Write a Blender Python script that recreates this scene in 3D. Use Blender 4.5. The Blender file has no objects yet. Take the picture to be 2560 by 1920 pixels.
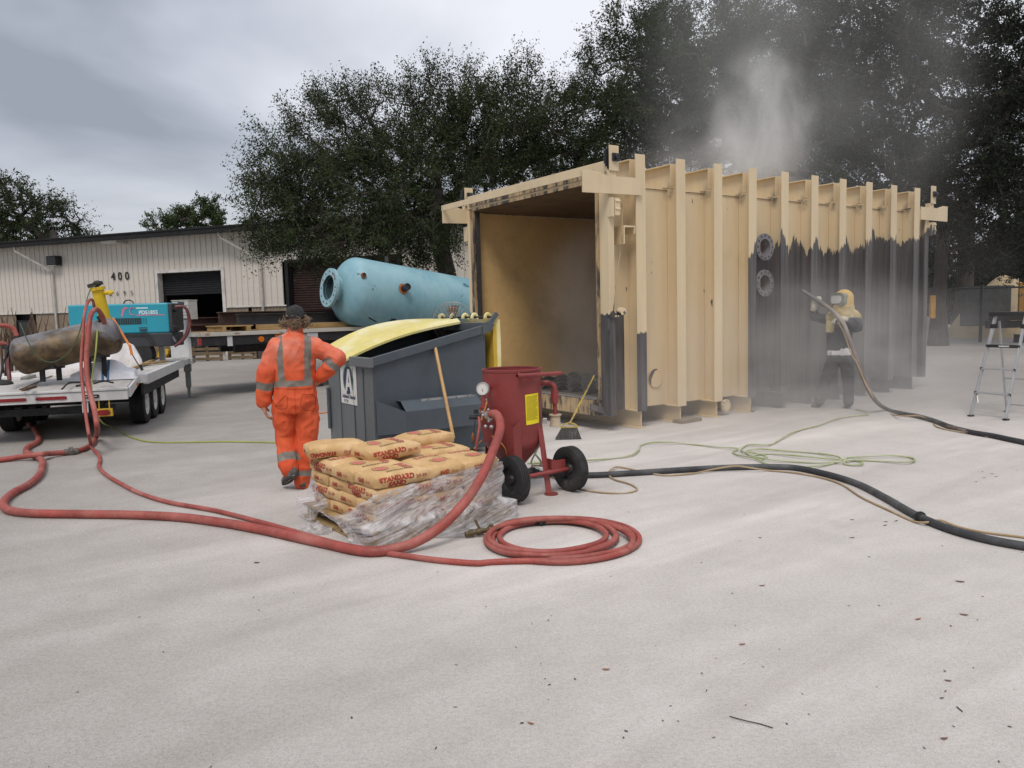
import bpy, bmesh, math, random
import numpy as np
from mathutils import Vector, Matrix, noise as mnoise

SC = bpy.context.scene
COL = SC.collection

# ------------------------------------------------------------------ camera
F_PX, CX, CY, EYE = 1940.0, 1280.0, 960.0, 1.65
PITCH, ROLL = math.atan(184 / 1940.0), math.atan(0.0264)
_fw = Vector((0, math.cos(PITCH), -math.sin(PITCH)))
_r0 = Vector((1, 0, 0)); _u0 = _r0.cross(_fw)
_r = _r0 * math.cos(ROLL) - _u0 * math.sin(ROLL)
_u = _u0 * math.cos(ROLL) + _r0 * math.sin(ROLL)
CAM_P = Vector((0, 0, EYE))
cam_d = bpy.data.cameras.new('camera')
cam_d.sensor_fit = 'HORIZONTAL'; cam_d.sensor_width = 36.0
cam_d.lens = 36.0 * F_PX / 2560.0
cam_d.clip_start = 0.05; cam_d.clip_end = 2000
cam = bpy.data.objects.new('camera', cam_d); COL.objects.link(cam)
m4 = Matrix.Identity(4)
for i in range(3):
    m4[i][0] = _r[i]; m4[i][1] = _u[i]; m4[i][2] = -_fw[i]; m4[i][3] = CAM_P[i]
cam.matrix_world = m4
SC.camera = cam

# ------------------------------------------------------------------ light
SUN_EL, SUN_ROT = math.radians(54), math.radians(192)     # behind the camera, a little to the left
wd = bpy.data.worlds.new('World'); SC.world = wd; wd.use_nodes = True
nt = wd.node_tree; N = nt.nodes; L = nt.links; N.clear()
out = N.new('ShaderNodeOutputWorld')
sky = N.new('ShaderNodeTexSky'); sky.sky_type = 'NISHITA'; sky.sun_disc = False
sky.sun_elevation = SUN_EL; sky.sun_rotation = SUN_ROT
bg1 = N.new('ShaderNodeBackground'); bg1.inputs['Strength'].default_value = 0.10
L.new(sky.outputs[0], bg1.inputs[0])
tc = N.new('ShaderNodeTexCoord')
sep = N.new('ShaderNodeSeparateXYZ'); L.new(tc.outputs['Generated'], sep.inputs[0])
def wmath(op, a, b=None, clamp=False):
    n = N.new('ShaderNodeMath'); n.operation = op; n.use_clamp = clamp
    for k, v in enumerate((a, b)):
        if v is None: continue
        if isinstance(v, (int, float)): n.inputs[k].default_value = v
        else: L.new(v, n.inputs[k])
    return n.outputs[0]
zc = wmath('MAXIMUM', sep.outputs[2], 0.0)
den = wmath('ADD', zc, 0.28)
cx_ = wmath('DIVIDE', sep.outputs[0], den); cy_ = wmath('DIVIDE', sep.outputs[1], den)
cmb = N.new('ShaderNodeCombineXYZ'); L.new(cx_, cmb.inputs[0]); L.new(cy_, cmb.inputs[1])
mp = N.new('ShaderNodeMapping'); L.new(cmb.outputs[0], mp.inputs[0])
mp.inputs['Location'].default_value = (1.23, 2.42, 0.0); mp.inputs['Scale'].default_value = (0.62, 0.62, 1)
n1 = N.new('ShaderNodeTexNoise'); L.new(mp.outputs[0], n1.inputs['Vector'])
n1.inputs['Scale'].default_value = 0.95; n1.inputs['Detail'].default_value = 6; n1.inputs['Roughness'].default_value = 0.5
n1.inputs['Distortion'].default_value = 0.35
cr = N.new('ShaderNodeValToRGB'); L.new(n1.outputs[0], cr.inputs[0])
e = cr.color_ramp.elements
e[0].position = 0.41; e[0].color = (0.315, 0.34, 0.395, 1)
e[1].position = 0.60; e[1].color = (0.84, 0.85, 0.90, 1)
e2 = cr.color_ramp.elements.new(0.49); e2.color = (0.53, 0.555, 0.62, 1)
hz = wmath('SUBTRACT', 1.0, wmath('MULTIPLY', zc, 5.0), True)
mixh = N.new('ShaderNodeMix'); mixh.data_type = 'RGBA'
L.new(wmath('MULTIPLY', hz, 0.75), mixh.inputs[0]); L.new(cr.outputs[0], mixh.inputs[6])
mixh.inputs[7].default_value = (0.85, 0.845, 0.86, 1)
bg2 = N.new('ShaderNodeBackground'); L.new(mixh.outputs[2], bg2.inputs[0])
L.new(wmath('ADD', wmath('MULTIPLY', zc, 0.35), 0.78), bg2.inputs[1])
mixs = N.new('ShaderNodeMixShader'); mixs.inputs[0].default_value = 0.9
L.new(bg1.outputs[0], mixs.inputs[1]); L.new(bg2.outputs[0], mixs.inputs[2]); L.new(mixs.outputs[0], out.inputs[0])

sun_d = bpy.data.lights.new('sun', 'SUN'); sun_d.energy = 1.5; sun_d.angle = math.radians(22); sun_d.color = (1.0, 0.93, 0.85)
sun = bpy.data.objects.new('sun', sun_d); COL.objects.link(sun)
sd = Vector((math.sin(SUN_ROT) * math.cos(SUN_EL), math.cos(SUN_ROT) * math.cos(SUN_EL), math.sin(SUN_EL)))
sun.rotation_euler = sd.to_track_quat('Z', 'Y').to_euler()
sun.location = (0, 0, 30)
SC.view_settings.view_transform = 'Standard'; SC.view_settings.look = 'None'
SC.view_settings.exposure = 0.34; SC.view_settings.gamma = 1.0
SC.view_settings.use_curve_mapping = False
SC.cycles.max_bounces = 6; SC.cycles.transparent_max_bounces = 16
SC.cycles.volume_bounces = 2; SC.cycles.volume_step_rate = 2.0; SC.cycles.volume_max_steps = 96

# ------------------------------------------------------------------ layout helpers
def ray(px, py): return _fw + _r * ((px - CX) / F_PX) - _u * ((py - CY) / F_PX)
def G(px, py, z=0.0):
    d = ray(px, py); return CAM_P + d * ((z - EYE) / d.z)
def D(px, py, y):
    d = ray(px, py); return CAM_P + d * (y / d.y)

# ------------------------------------------------------------------ materials
MATS = {}
def _nodes(name):
    m = bpy.data.materials.new(name); m.use_nodes = True
    t = m.node_tree; b = t.nodes['Principled BSDF']
    return m, t, b
def c4(c): return (c[0], c[1], c[2], 1.0)
def mk(t, typ, **kw):
    n = t.nodes.new(typ)
    for k, v in kw.items():
        if k.startswith('i_'):
            n.inputs[k[2:].replace('_', ' ')].default_value = v
        else: setattr(n, k, v)
    return n
def noise_fac(t, vec, scale, detail=5, rough=0.55, lo=0.4, hi=0.6):
    n = mk(t, 'ShaderNodeTexNoise', i_Scale=scale, i_Detail=detail, i_Roughness=rough)
    t.links.new(vec, n.inputs['Vector'])
    r = mk(t, 'ShaderNodeMapRange', clamp=True); r.interpolation_type = 'SMOOTHSTEP'
    r.inputs[1].default_value = lo; r.inputs[2].default_value = hi
    t.links.new(n.outputs[0], r.inputs[0])
    return r.outputs[0]
def mixc(t, f, a, b):
    n = mk(t, 'ShaderNodeMix', data_type='RGBA')
    for s, v in ((0, f), (6, a), (7, b)):
        if isinstance(v, (int, float)): n.inputs[s].default_value = v
        elif isinstance(v, tuple): n.inputs[s].default_value = c4(v)
        else: t.links.new(v, n.inputs[s])
    return n.outputs[2]
def tmath(t, op, a, b=None, clamp=False):
    n = mk(t, 'ShaderNodeMath', operation=op, use_clamp=clamp)
    for k, v in enumerate((a, b)):
        if v is None: continue
        if isinstance(v, (int, float)): n.inputs[k].default_value = v
        else: t.links.new(v, n.inputs[k])
    return n.outputs[0]
def coords(t, kind='Object', obj=None, scale=(1, 1, 1)):
    n = mk(t, 'ShaderNodeTexCoord')
    if obj is not None: n.object = obj
    o = n.outputs[kind]
    if scale != (1, 1, 1):
        mpn = mk(t, 'ShaderNodeMapping'); mpn.inputs['Scale'].default_value = scale
        t.links.new(o, mpn.inputs[0]); o = mpn.outputs[0]
    return o
def bump(t, b, h, strength=0.3, dist=0.01):
    n = mk(t, 'ShaderNodeBump', i_Strength=strength, i_Distance=dist)
    t.links.new(h, n.inputs['Height']); t.links.new(n.outputs[0], b.inputs['Normal'])
def pm(name, col, rough=0.6, metal=0.0, var=0.18, scale=4.0, dirt=None, dirt_s=2.5, dirt_lo=0.52, dirt_hi=0.72,
       bmp=0.0, bs=60.0, sc=(1, 1, 1), spec=None, fine=0.12):
    """one general procedural surface: tone variation, wear of a second colour, fine relief"""
    if name in MATS: return MATS[name]
    m, t, b = _nodes(name)
    v = coords(t, 'Object', None, sc)
    dark = tuple(c * (1 - var) for c in col); lite = tuple(min(1, c * (1 + var)) for c in col)
    o = mixc(t, noise_fac(t, v, scale, 6, 0.6, 0.3, 0.7), dark, lite)
    if fine:
        o = mixc(t, tmath(t, 'MULTIPLY', noise_fac(t, v, scale * 14, 3, 0.7, 0.35, 0.7), fine), o, tuple(c * 0.45 for c in col))
    if dirt is not None:
        o = mixc(t, noise_fac(t, v, dirt_s, 8, 0.68, dirt_lo, dirt_hi), o, dirt)
    t.links.new(o, b.inputs['Base Color'])
    rr = mk(t, 'ShaderNodeMapRange'); rr.inputs[3].default_value = max(0.05, rough - 0.1); rr.inputs[4].default_value = min(1, rough + 0.12)
    t.links.new(noise_fac(t, v, scale * 3, 4, 0.6, 0.3, 0.7), rr.inputs[0]); t.links.new(rr.outputs[0], b.inputs['Roughness'])
    b.inputs['Metallic'].default_value = metal
    if spec is not None: b.inputs['Specular IOR Level'].default_value = spec
    if bmp:
        n = mk(t, 'ShaderNodeTexNoise', i_Scale=bs, i_Detail=5.0); t.links.new(v, n.inputs['Vector'])
        bump(t, b, n.outputs[0], bmp, 0.01)
    MATS[name] = m
    return m

# ------------------------------------------------------------------ mesh builder
class MB:
    def __init__(s): s.v = []; s.f = []; s.m = []
    def add(s, vs, fs, m=0):
        b = len(s.v); s.v.extend([tuple(p) for p in vs])
        for f in fs: s.f.append(tuple(b + i for i in f)); s.m.append(m)
        return s
    def box(s, x0, x1, y0, y1, z0, z1, m=0, M=None):
        vs = [Vector((x, y, z)) for z in (z0, z1) for y in (y0, y1) for x in (x0, x1)]
        if M is not None: vs = [M @ p for p in vs]
        return s.add(vs, [(0, 2, 3, 1), (4, 5, 7, 6), (0, 1, 5, 4), (2, 6, 7, 3), (0, 4, 6, 2), (1, 3, 7, 5)], m)
    def bar(s, p0, p1, w, h, m=0, up=(0, 0, 1)):
        """rectangular bar from p0 to p1, w sideways, h along up"""
        p0 = Vector(p0); p1 = Vector(p1); d = (p1 - p0); l = d.length; d.normalize()
        sd = d.cross(Vector(up))
        if sd.length < 1e-4: sd = d.cross(Vector((1, 0, 0)))
        sd.normalize(); u = sd.cross(d)
        M = Matrix(((d.x, sd.x, u.x, p0.x), (d.y, sd.y, u.y, p0.y), (d.z, sd.z, u.z, p0.z), (0, 0, 0, 1)))
        return s.box(0, l, -w / 2, w / 2, -h / 2, h / 2, m, M)
    def cyl(s, p0, p1, r0, r1=None, n=14, m=0, caps=True):
        p0 = Vector(p0); p1 = Vector(p1); r1 = r0 if r1 is None else r1
        d = (p1 - p0).normalized(); a = d.orthogonal().normalized(); b = d.cross(a)
        vs = []
        for p, r in ((p0, r0), (p1, r1)):
            for i in range(n):
                t = 2 * math.pi * i / n; vs.append(p + a * (r * math.cos(t)) + b * (r * math.sin(t)))
        fs = [(i, (i + 1) % n, n + (i + 1) % n, n + i) for i in range(n)]
        if caps: fs += [tuple(range(n - 1, -1, -1)), tuple(range(n, 2 * n))]
        return s.add(vs, fs, m)
    def rings(s, rings, m=0, caps=True, closed=False):
        n = len(rings[0]); vs = [p for r in rings for p in r]; fs = []
        k = len(rings)
        for j in range(k if closed else k - 1):
            a = j * n; b = ((j + 1) % k) * n
            fs += [(a + i, a + (i + 1) % n, b + (i + 1) % n, b + i) for i in range(n)]
        if caps and not closed: fs += [tuple(range(n - 1, -1, -1)), tuple(range((k - 1) * n, k * n))]
        return s.add(vs, fs, m)
    def lathe(s, prof, origin=(0, 0, 0), axis=(0, 0, 1), n=28, m=0, caps=False):
        """prof: (radius, distance along the axis)"""
        o = Vector(origin); d = Vector(axis).normalized(); a = d.orthogonal().normalized(); b = d.cross(a)
        rs = [[o + d * h + a * (r * math.cos(2 * math.pi * i / n)) + b * (r * math.sin(2 * math.pi * i / n)) for i in range(n)] for r, h in prof]
        return s.rings(rs, m, caps)
    def tube(s, pts, r, n=8, m=0, caps=True, closed=False):
        pts = [Vector(p) for p in pts]; k = len(pts); rs = []
        rad = r if hasattr(r, '__len__') else [r] * k
        t0 = (pts[1] - pts[0]).normalized(); a = t0.orthogonal().normalized()
        for i, p in enumerate(pts):
            if closed: t = pts[(i + 1) % k] - pts[i - 1]
            else: t = pts[min(i + 1, k - 1)] - pts[max(i - 1, 0)]
            t.normalize(); a = (a - t * a.dot(t))
            if a.length < 1e-6: a = t.orthogonal()
            a.normalize(); b = t.cross(a)
            rs.append([p + a * (rad[i] * math.cos(2 * math.pi * j / n)) + b * (rad[i] * math.sin(2 * math.pi * j / n)) for j in range(n)])
        return s.rings(rs, m, caps, closed)
    def prism(s, poly, M, depth, m=0):
        """polygon in the local xy plane of M, pushed out along its z"""
        n = len(poly)
        vs = [M @ Vector((x, y, 0)) for x, y in poly] + [M @ Vector((x, y, depth)) for x, y in poly]
        fs = [tuple(range(n - 1, -1, -1)), tuple(range(n, 2 * n))] + [(i, (i + 1) % n, n + (i + 1) % n, n + i) for i in range(n)]
        return s.add(vs, fs, m)
    def ball(s, c, r, nu=12, nv=8, m=0):
        c = Vector(c); r = Vector(r) if hasattr(r, '__len__') else Vector((r, r, r))
        rs = []
        for j in range(nv + 1):
            th = math.pi * (0.02 + 0.96 * j / nv)
            rs.append([c + Vector((r.x * math.sin(th) * math.cos(2 * math.pi * i / nu), r.y * math.sin(th) * math.sin(2 * math.pi * i / nu), -r.z * math.cos(th))) for i in range(nu)])
        return s.rings(rs, m, True)
    def build(s, name, mats, parent=None, smooth=False, bevel=0.0, loc=None, rotz=None, **props):
        me = bpy.data.meshes.new(name)
        me.from_pydata(s.v, [], s.f); me.validate(); 
        bm = bmesh.new(); bm.from_mesh(me); bmesh.ops.recalc_face_normals(bm, faces=bm.faces); bm.to_mesh(me); bm.free()
        if not isinstance(mats, (list, tuple)): mats = [mats]
        for mm in mats: me.materials.append(mm)
        if len(mats) > 1 and len(me.polygons) == len(s.m): me.polygons.foreach_set('material_index', s.m)
        if smooth:
            me.polygons.foreach_set('use_smooth', [True] * len(me.polygons)); me.set_sharp_from_angle(angle=math.radians(38))
        ob = bpy.data.objects.new(name, me); COL.objects.link(ob)
        if parent is not None: ob.parent = parent
        if loc is not None: ob.location = loc
        if rotz is not None: ob.rotation_euler = (0, 0, rotz)
        if bevel:
            b = ob.modifiers.new('bevel', 'BEVEL'); b.width = bevel; b.segments = 2; b.limit_method = 'ANGLE'
        for k, v in props.items(): ob[k] = v
        return ob
def frame(o, x, y):
    x = Vector(x).normalized(); y = Vector(y); z = x.cross(y).normalized(); y = z.cross(x)
    return Matrix(((x.x, y.x, z.x, o[0]), (x.y, y.y, z.y, o[1]), (x.z, y.z, z.z, o[2]), (0, 0, 0, 1)))
def thing(name, label, cat, loc=(0, 0, 0), rotz=0.0, group=None):
    o = bpy.data.objects.new(name, None); COL.objects.link(o); o.empty_display_size = 0.2
    o.location = loc; o.rotation_euler = (0, 0, rotz); o['label'] = label; o['category'] = cat
    if group: o['group'] = group
    return o
def tag(o, label=None, cat=None, group=None, kind=None):
    for k, v in (('label', label), ('category', cat), ('group', group), ('kind', kind)):
        if v: o[k] = v
    return o
def copy_tree(o, parent=None):
    c = o.copy(); COL.objects.link(c); c.parent = parent
    for ch in o.children: copy_tree(ch, c)
    return c
def dup(o, parent, loc=None, rot=None, scale=None):
    c = o.copy(); COL.objects.link(c); c.parent = parent
    if loc is not None: c.location = loc
    if rot is not None: c.rotation_euler = rot
    if scale is not None: c.scale = scale
    return c
def spline(pts, step=0.05):
    """Catmull-Rom through the points, resampled"""
    P = [Vector(p) for p in pts]; P = [P[0] * 2 - P[1]] + P + [P[-1] * 2 - P[-2]]; o = []
    for i in range(1, len(P) - 2):
        a, b, c, d = P[i - 1:i + 3]; n = max(2, int((c - b).length / step))
        ta = max((b - a).length, 1e-4) ** .5; tb = max((c - b).length, 1e-4) ** .5; tcx = max((d - c).length, 1e-4) ** .5
        m1 = ((b - a) / ta - (c - a) / (ta + tb) + (c - b) / tb) * tb
        m2 = ((c - b) / tb - (d - b) / (tb + tcx) + (d - c) / tcx) * tb
        for k in range(n):
            t = k / n; t2 = t * t; t3 = t2 * t
            o.append(b * (2 * t3 - 3 * t2 + 1) + m1 * (t3 - 2 * t2 + t) + c * (-2 * t3 + 3 * t2) + m2 * (t3 - t2))
    o.append(P[-2]); return o
_TX = {}
def text_mesh(s, size=1.0, bold=0.0, xs=1.0):
    k = (s, size, bold, xs)
    if k not in _TX:
        cu = bpy.data.curves.new('lettering', 'FONT'); cu.body = s; cu.size = size; cu.offset = bold; cu.align_x = 'CENTER'; cu.align_y = 'CENTER'
        cu.resolution_u = 3
        ob = bpy.data.objects.new('lettering', cu); COL.objects.link(ob)
        me = ob.to_mesh(); v = [(p.co.x * xs, p.co.y) for p in me.vertices]; f = [tuple(p.vertices) for p in me.polygons]
        ob.to_mesh_clear(); bpy.data.objects.remove(ob); bpy.data.curves.remove(cu)
        _TX[k] = (v, f)
    return _TX[k]
def put_text(mb, s, M, size, m=0, bold=0.0, xs=1.0, lift=0.0015):
    v, f = text_mesh(s, size, bold, xs)
    mb.add([M @ Vector((x, y, lift)) for x, y in v], f, m)
R = math.radians
# ================================================================== GROUND
def ground_mat():
    m, t, b = _nodes('concrete')
    v = coords(t, 'Object')
    big = noise_fac(t, v, 0.22, 5, 0.6, 0.35, 0.68)
    vs = coords(t, 'Object', None, (0.25, 1.0, 1.0))
    mpn = mk(t, 'ShaderNodeMapping'); mpn.vector_type = 'TEXTURE'; mpn.inputs['Rotation'].default_value = (0, 0, R(30)); mpn.inputs['Scale'].default_value = (9.0, 1.5, 1)
    t.links.new(v, mpn.inputs[0])
    streak = noise_fac(t, mpn.outputs[0], 1.0, 6, 0.6, 0.42, 0.62)
    col = mixc(t, big, (0.300, 0.280, 0.257), (0.40, 0.378, 0.353))
    # settled blasting dust, thick round the enclosure and thinning out to the far left and near ground
    sp = mk(t, 'ShaderNodeVectorMath', operation='SUBTRACT'); t.links.new(v, sp.inputs[0]); sp.inputs[1].default_value = (2.6, 7.0, 0)
    sc_ = mk(t, 'ShaderNodeVectorMath', operation='MULTIPLY'); t.links.new(sp.outputs[0], sc_.inputs[0]); sc_.inputs[1].default_value = (0.20, 0.20, 0)
    ln = mk(t, 'ShaderNodeVectorMath', operation='LENGTH'); t.links.new(sc_.outputs[0], ln.inputs[0])
    fall = mk(t, 'ShaderNodeMapRange', clamp=True); fall.interpolation_type = 'SMOOTHSTEP'
    fall.inputs[1].default_value = 1.85; fall.inputs[2].default_value = 0.45; t.links.new(ln.outputs[1], fall.inputs[0])
    dust = tmath(t, 'MULTIPLY', fall.outputs[0], tmath(t, 'ADD', 0.78, tmath(t, 'MULTIPLY', streak, 0.24)), True)
    col = mixc(t, dust, col, (0.70, 0.655, 0.618))
    col = mixc(t, tmath(t, 'MULTIPLY', tmath(t, 'SUBTRACT', 1.0, streak), 0.16), col, (0.39, 0.36, 0.33))
    # worn tyre streaks and stains
    mp2 = mk(t, 'ShaderNodeMapping'); mp2.vector_type = 'TEXTURE'; mp2.inputs['Rotation'].default_value = (0, 0, R(40)); mp2.inputs['Scale'].default_value = (8.0, .62, 1); t.links.new(v, mp2.inputs[0])
    st2 = noise_fac(t, mp2.outputs[0], 1.0, 7, 0.55, 0.47, 0.66)
    col = mixc(t, tmath(t, 'MULTIPLY', st2, 0.25), col, (0.29, 0.258, 0.230))
    stain = noise_fac(t, v, 0.55, 6, 0.65, 0.60, 0.74)
    col = mixc(t, tmath(t, 'MULTIPLY', stain, 0.20), col, (0.30, 0.24, 0.19))
    gr = mk(t, 'ShaderNodeTexNoise', i_Scale=170.0, i_Detail=2.0, i_Roughness=0.8); t.links.new(v, gr.inputs['Vector'])
    grr = mk(t, 'ShaderNodeMapRange'); grr.inputs[1].default_value = .3; grr.inputs[2].default_value = .7; grr.inputs[3].default_value = .80; grr.inputs[4].default_value = 1.18; t.links.new(gr.outputs[0], grr.inputs[0])
    gm_ = mk(t, 'ShaderNodeVectorMath', operation='SCALE'); t.links.new(col, gm_.inputs[0]); t.links.new(grr.outputs[0], gm_.inputs['Scale']); col = gm_.outputs[0]
    bare = tmath(t, 'SUBTRACT', 1.0, tmath(t, 'MULTIPLY', dust, 0.72))
    pt = noise_fac(t, v, 2.6, 6, .68, .38, .64); col = mixc(t, tmath(t, 'MULTIPLY', tmath(t, 'MULTIPLY', pt, bare), .26), col, (0.24, 0.215, 0.19))
    g2 = noise_fac(t, v, 46.0, 3, .7, .42, .62); col = mixc(t, tmath(t, 'MULTIPLY', tmath(t, 'MULTIPLY', g2, bare), .30), col, (0.19, 0.172, 0.155))
    # exposed aggregate: fine speckle, less where dust fills it
    sp1 = mk(t, 'ShaderNodeTexNoise', i_Scale=95.0, i_Detail=3.0, i_Roughness=0.75); t.links.new(v, sp1.inputs['Vector'])
    r1 = mk(t, 'ShaderNodeMapRange', clamp=True); r1.inputs[1].default_value = 0.56; r1.inputs[2].default_value = 0.70; t.links.new(sp1.outputs[0], r1.inputs[0])
    bare = tmath(t, 'SUBTRACT', 1.0, tmath(t, 'MULTIPLY', dust, 0.72))
    col = mixc(t, tmath(t, 'MULTIPLY', tmath(t, 'MULTIPLY', r1.outputs[0], 0.75), bare), col, (0.15, 0.135, 0.12))
    vo = mk(t, 'ShaderNodeTexVoronoi', i_Scale=62.0); t.links.new(v, vo.inputs['Vector'])
    r2 = mk(t, 'ShaderNodeMapRange', clamp=True); r2.inputs[1].default_value = 0.24; r2.inputs[2].default_value = 0.12; t.links.new(vo.outputs['Distance'], r2.inputs[0])
    pick = mk(t, 'ShaderNodeSeparateColor'); t.links.new(vo.outputs['Color'], pick.inputs[0])
    sel = tmath(t, 'GREATER_THAN', pick.outputs[0], 0.48)
    col = mixc(t, tmath(t, 'MULTIPLY', tmath(t, 'MULTIPLY', tmath(t, 'MULTIPLY', r2.outputs[0], sel), bare), 0.62), col, (0.60, 0.575, 0.545))
    sel2 = tmath(t, 'LESS_THAN', pick.outputs[0], 0.24)
    col = mixc(t, tmath(t, 'MULTIPLY', tmath(t, 'MULTIPLY', tmath(t, 'MULTIPLY', r2.outputs[0], sel2), bare), 0.6), col, (0.12, 0.10, 0.09))
    t.links.new(col, b.inputs['Base Color']); b.inputs['Roughness'].default_value = 0.92; b.inputs['Specular IOR Level'].default_value = 0.2
    hn = mk(t, 'ShaderNodeTexNoise', i_Scale=70.0, i_Detail=6.0, i_Roughness=0.7); t.links.new(v, hn.inputs['Vector'])
    bump(t, b, hn.outputs[0], 0.8, 0.010)
    return m
gm = MB(); S_ = 600.0
gm.add([(-S_, -40, 0), (S_, -40, 0), (S_, 900, 0), (-S_, 900, 0)], [(0, 1, 2, 3)])
gm.build('ground', ground_mat(), kind='structure', label='pale dusty concrete yard with dark speckles')
# saw-cut joints in the slab, thin recessed lines of dirt
jm = pm('joint_dirt', (0.21, 0.185, 0.16), 0.95)
jb = MB()
for (a, c) in (((370, 1440), (960, 1905)),):
    p0 = G(*a); p1 = G(*c)
    pts = [p0.lerp(p1, k / 40) for k in range(41)]; sd = (p1 - p0).cross(Vector((0, 0, 1))).normalized()
    rnd = random.Random(3)
    for i in range(40):
        if rnd.random() < 0.55: continue
        w = 0.0011 * rnd.uniform(0.3, 1.3); j0 = sd * rnd.uniform(-.002, .002); q0, q1 = pts[i] + j0, pts[i + 1] + j0
        z = Vector((0, 0, .003)); jb.add([q0 - sd * w + z, q1 - sd * w + z, q1 + sd * w + z, q0 + sd * w + z], [(0, 1, 2, 3)])


# ================================================================== WAREHOUSE
WB = Vector((-11.141, 34.424, 0)); WDIR = R(180 - 19.45) + math.pi   # local x runs right along the wall, y goes into the building
wh = thing('warehouse_building', 'long low cream metal warehouse with dark gutter and roll-up doors', 'building', WB, WDIR)
cream = pm('cream_siding', (0.60, 0.56, 0.50), 0.55, 0, 0.08, 0.6, dirt=(0.33, 0.30, 0.265), dirt_s=0.8, dirt_lo=0.5, dirt_hi=0.9)
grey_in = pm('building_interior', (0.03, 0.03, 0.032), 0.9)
dgut = pm('dark_gutter', (0.022, 0.022, 0.023), 0.7, spec=.15)
brn = pm('brown_door', (0.036, 0.022, 0.019), 0.65, dirt=(0.05, 0.033, 0.028), spec=.2)
slate = pm('slate_door', (0.020, 0.021, 0.024), 0.7, spec=.2)
tanblk = pm('tan_block', (0.235, 0.185, 0.135), 0.9, 0, 0.15, 3.0, bmp=0.3, bs=40)
trimw = pm('white_trim', (0.55, 0.53, 0.50), 0.5)
PW = 0.305; EAVE = 5.5; WTOP = 2.15
def panel(h):
    p = MB(); prof = [(0, 0), (PW - .06, 0), (PW - .045, -.035), (PW - .015, -.035), (PW, 0)]
    vs = [(x, y, 0) for x, y in prof] + [(x, y, h) for x, y in prof]; n = len(prof)
    p.add(vs, [(i, i + 1, n + i + 1, n + i) for i in range(n - 1)])
    return p
X0, X1 = -30.0, 16.0
doors = [(-5.38, -1.80, 3.78, slate), (1.72, 7.0, 3.95, brn)]
base_full = base_s1 = base_s2 = None
x = X0; made = {}
while x < X1 - PW:
    lo = WTOP
    for (d0, d1, dh, _) in doors:
        if x + PW > d0 - 0.02 and x < d1 + 0.02: lo = dh + 0.06
    key = round(lo, 2)
    if key not in made:
        made[key] = panel(EAVE - .1 - lo).build('wall_panel', cream, wh, loc=(x, 0, lo)); 
    else: dup(made[key], wh, (x, 0, lo))
    x += PW
# fluted block wainscot between the doors
def wains(xa, xb, parent):
    p = MB(); n = max(2, int((xb - xa) / 0.085)); pts = []
    for i in range(n + 1):
        xx = xa + (xb - xa) * i / n; pts += [(xx, 0.03 if i % 2 else 0.0)]
    k = len(pts)
    p.add([(a, c, 0) for a, c in pts] + [(a, c, WTOP - .02) for a, c in pts], [(i, i + 1, k + i + 1, k + i) for i in range(k - 1)])
    return p.build('wainscot_block', tanblk, parent)
for xa, xb in ((X0, -14.6), (-13.2, -5.55), (-1.62, -0.5), (-0.3, 1.55), (7.2, X1)): wains(xa, xb, wh)
for xa, xb in ((X0, -5.56), (-1.62, 1.55), (7.2, X1)): MB().box(xa, xb, -.05, .02, WTOP - .05, WTOP, 0).build('sill_flashing', trimw, wh)
rf = MB(); rf.add([(X0, -.7, EAVE + .05), (X1, -.7, EAVE + .05), (X1, 14, EAVE + 1.5), (X0, 14, EAVE + 1.5), (X0, -.7, EAVE), (X1, -.7, EAVE), (X1, 14, EAVE + 1.4), (X0, 14, EAVE + 1.4)],
       [(0, 1, 2, 3), (7, 6, 5, 4), (0, 4, 5, 1), (1, 5, 6, 2), (2, 6, 7, 3), (3, 7, 4, 0)])
roof_o = rf.build('roof', pm('roof_metal', (0.20, 0.20, 0.195), 0.5), wh)
gu = MB(); gu.box(X0, X1, -.86, -.703, EAVE - .16, EAVE + .10, 0); gu.box(X0, X1, -.70, -.03, EAVE - .06, EAVE - .03, 0)
gu.box(X0, X1, -.9, -.863, EAVE + .04, EAVE + .12, 0)
gu.build('gutter', dgut, wh, bevel=.01)
for (d0, d1, dh, dm) in doors:
    f = MB(); f.box(d0 - .16, d0, -.06, .25, 0, dh + .12, 0); f.box(d1, d1 + .16, -.06, .25, 0, dh + .12, 0); f.box(d0, d1, -.06, .25, dh, dh + .12, 0)
    f.build('door_frame', trimw if dm is slate else dgut, wh)
    zb = 2.75 if dm is slate else 0.0
    p = MB(); pts = []; z = zb
    while z < dh - .02: pts += [(.32, z), (.29, z + .03), (.29, z + .07), (.32, z + .10)]; z += .105
    k = len(pts); p.add([(d0, y, zz) for y, zz in pts] + [(d1, y, zz) for y, zz in pts], [(i, i + 1, k + i + 1, k + i) for i in range(k - 1)])
    p.build('roll_door', dm, wh)
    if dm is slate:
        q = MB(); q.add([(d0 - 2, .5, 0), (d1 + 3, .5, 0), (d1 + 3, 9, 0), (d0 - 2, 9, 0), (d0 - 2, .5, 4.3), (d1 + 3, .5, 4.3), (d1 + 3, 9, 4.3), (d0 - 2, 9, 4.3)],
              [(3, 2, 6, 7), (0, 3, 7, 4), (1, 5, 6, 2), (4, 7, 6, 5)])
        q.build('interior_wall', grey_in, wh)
# closed shell behind the wall so no sky shows through
sh = MB(); sh.box(X0 + .02, d0 - 6, .40, .5, 0, EAVE - .1, 0) if False else None
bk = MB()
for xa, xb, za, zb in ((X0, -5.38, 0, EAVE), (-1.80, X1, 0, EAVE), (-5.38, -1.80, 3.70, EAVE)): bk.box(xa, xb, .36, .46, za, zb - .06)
bk.build('inner_wall', grey_in, wh)
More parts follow.
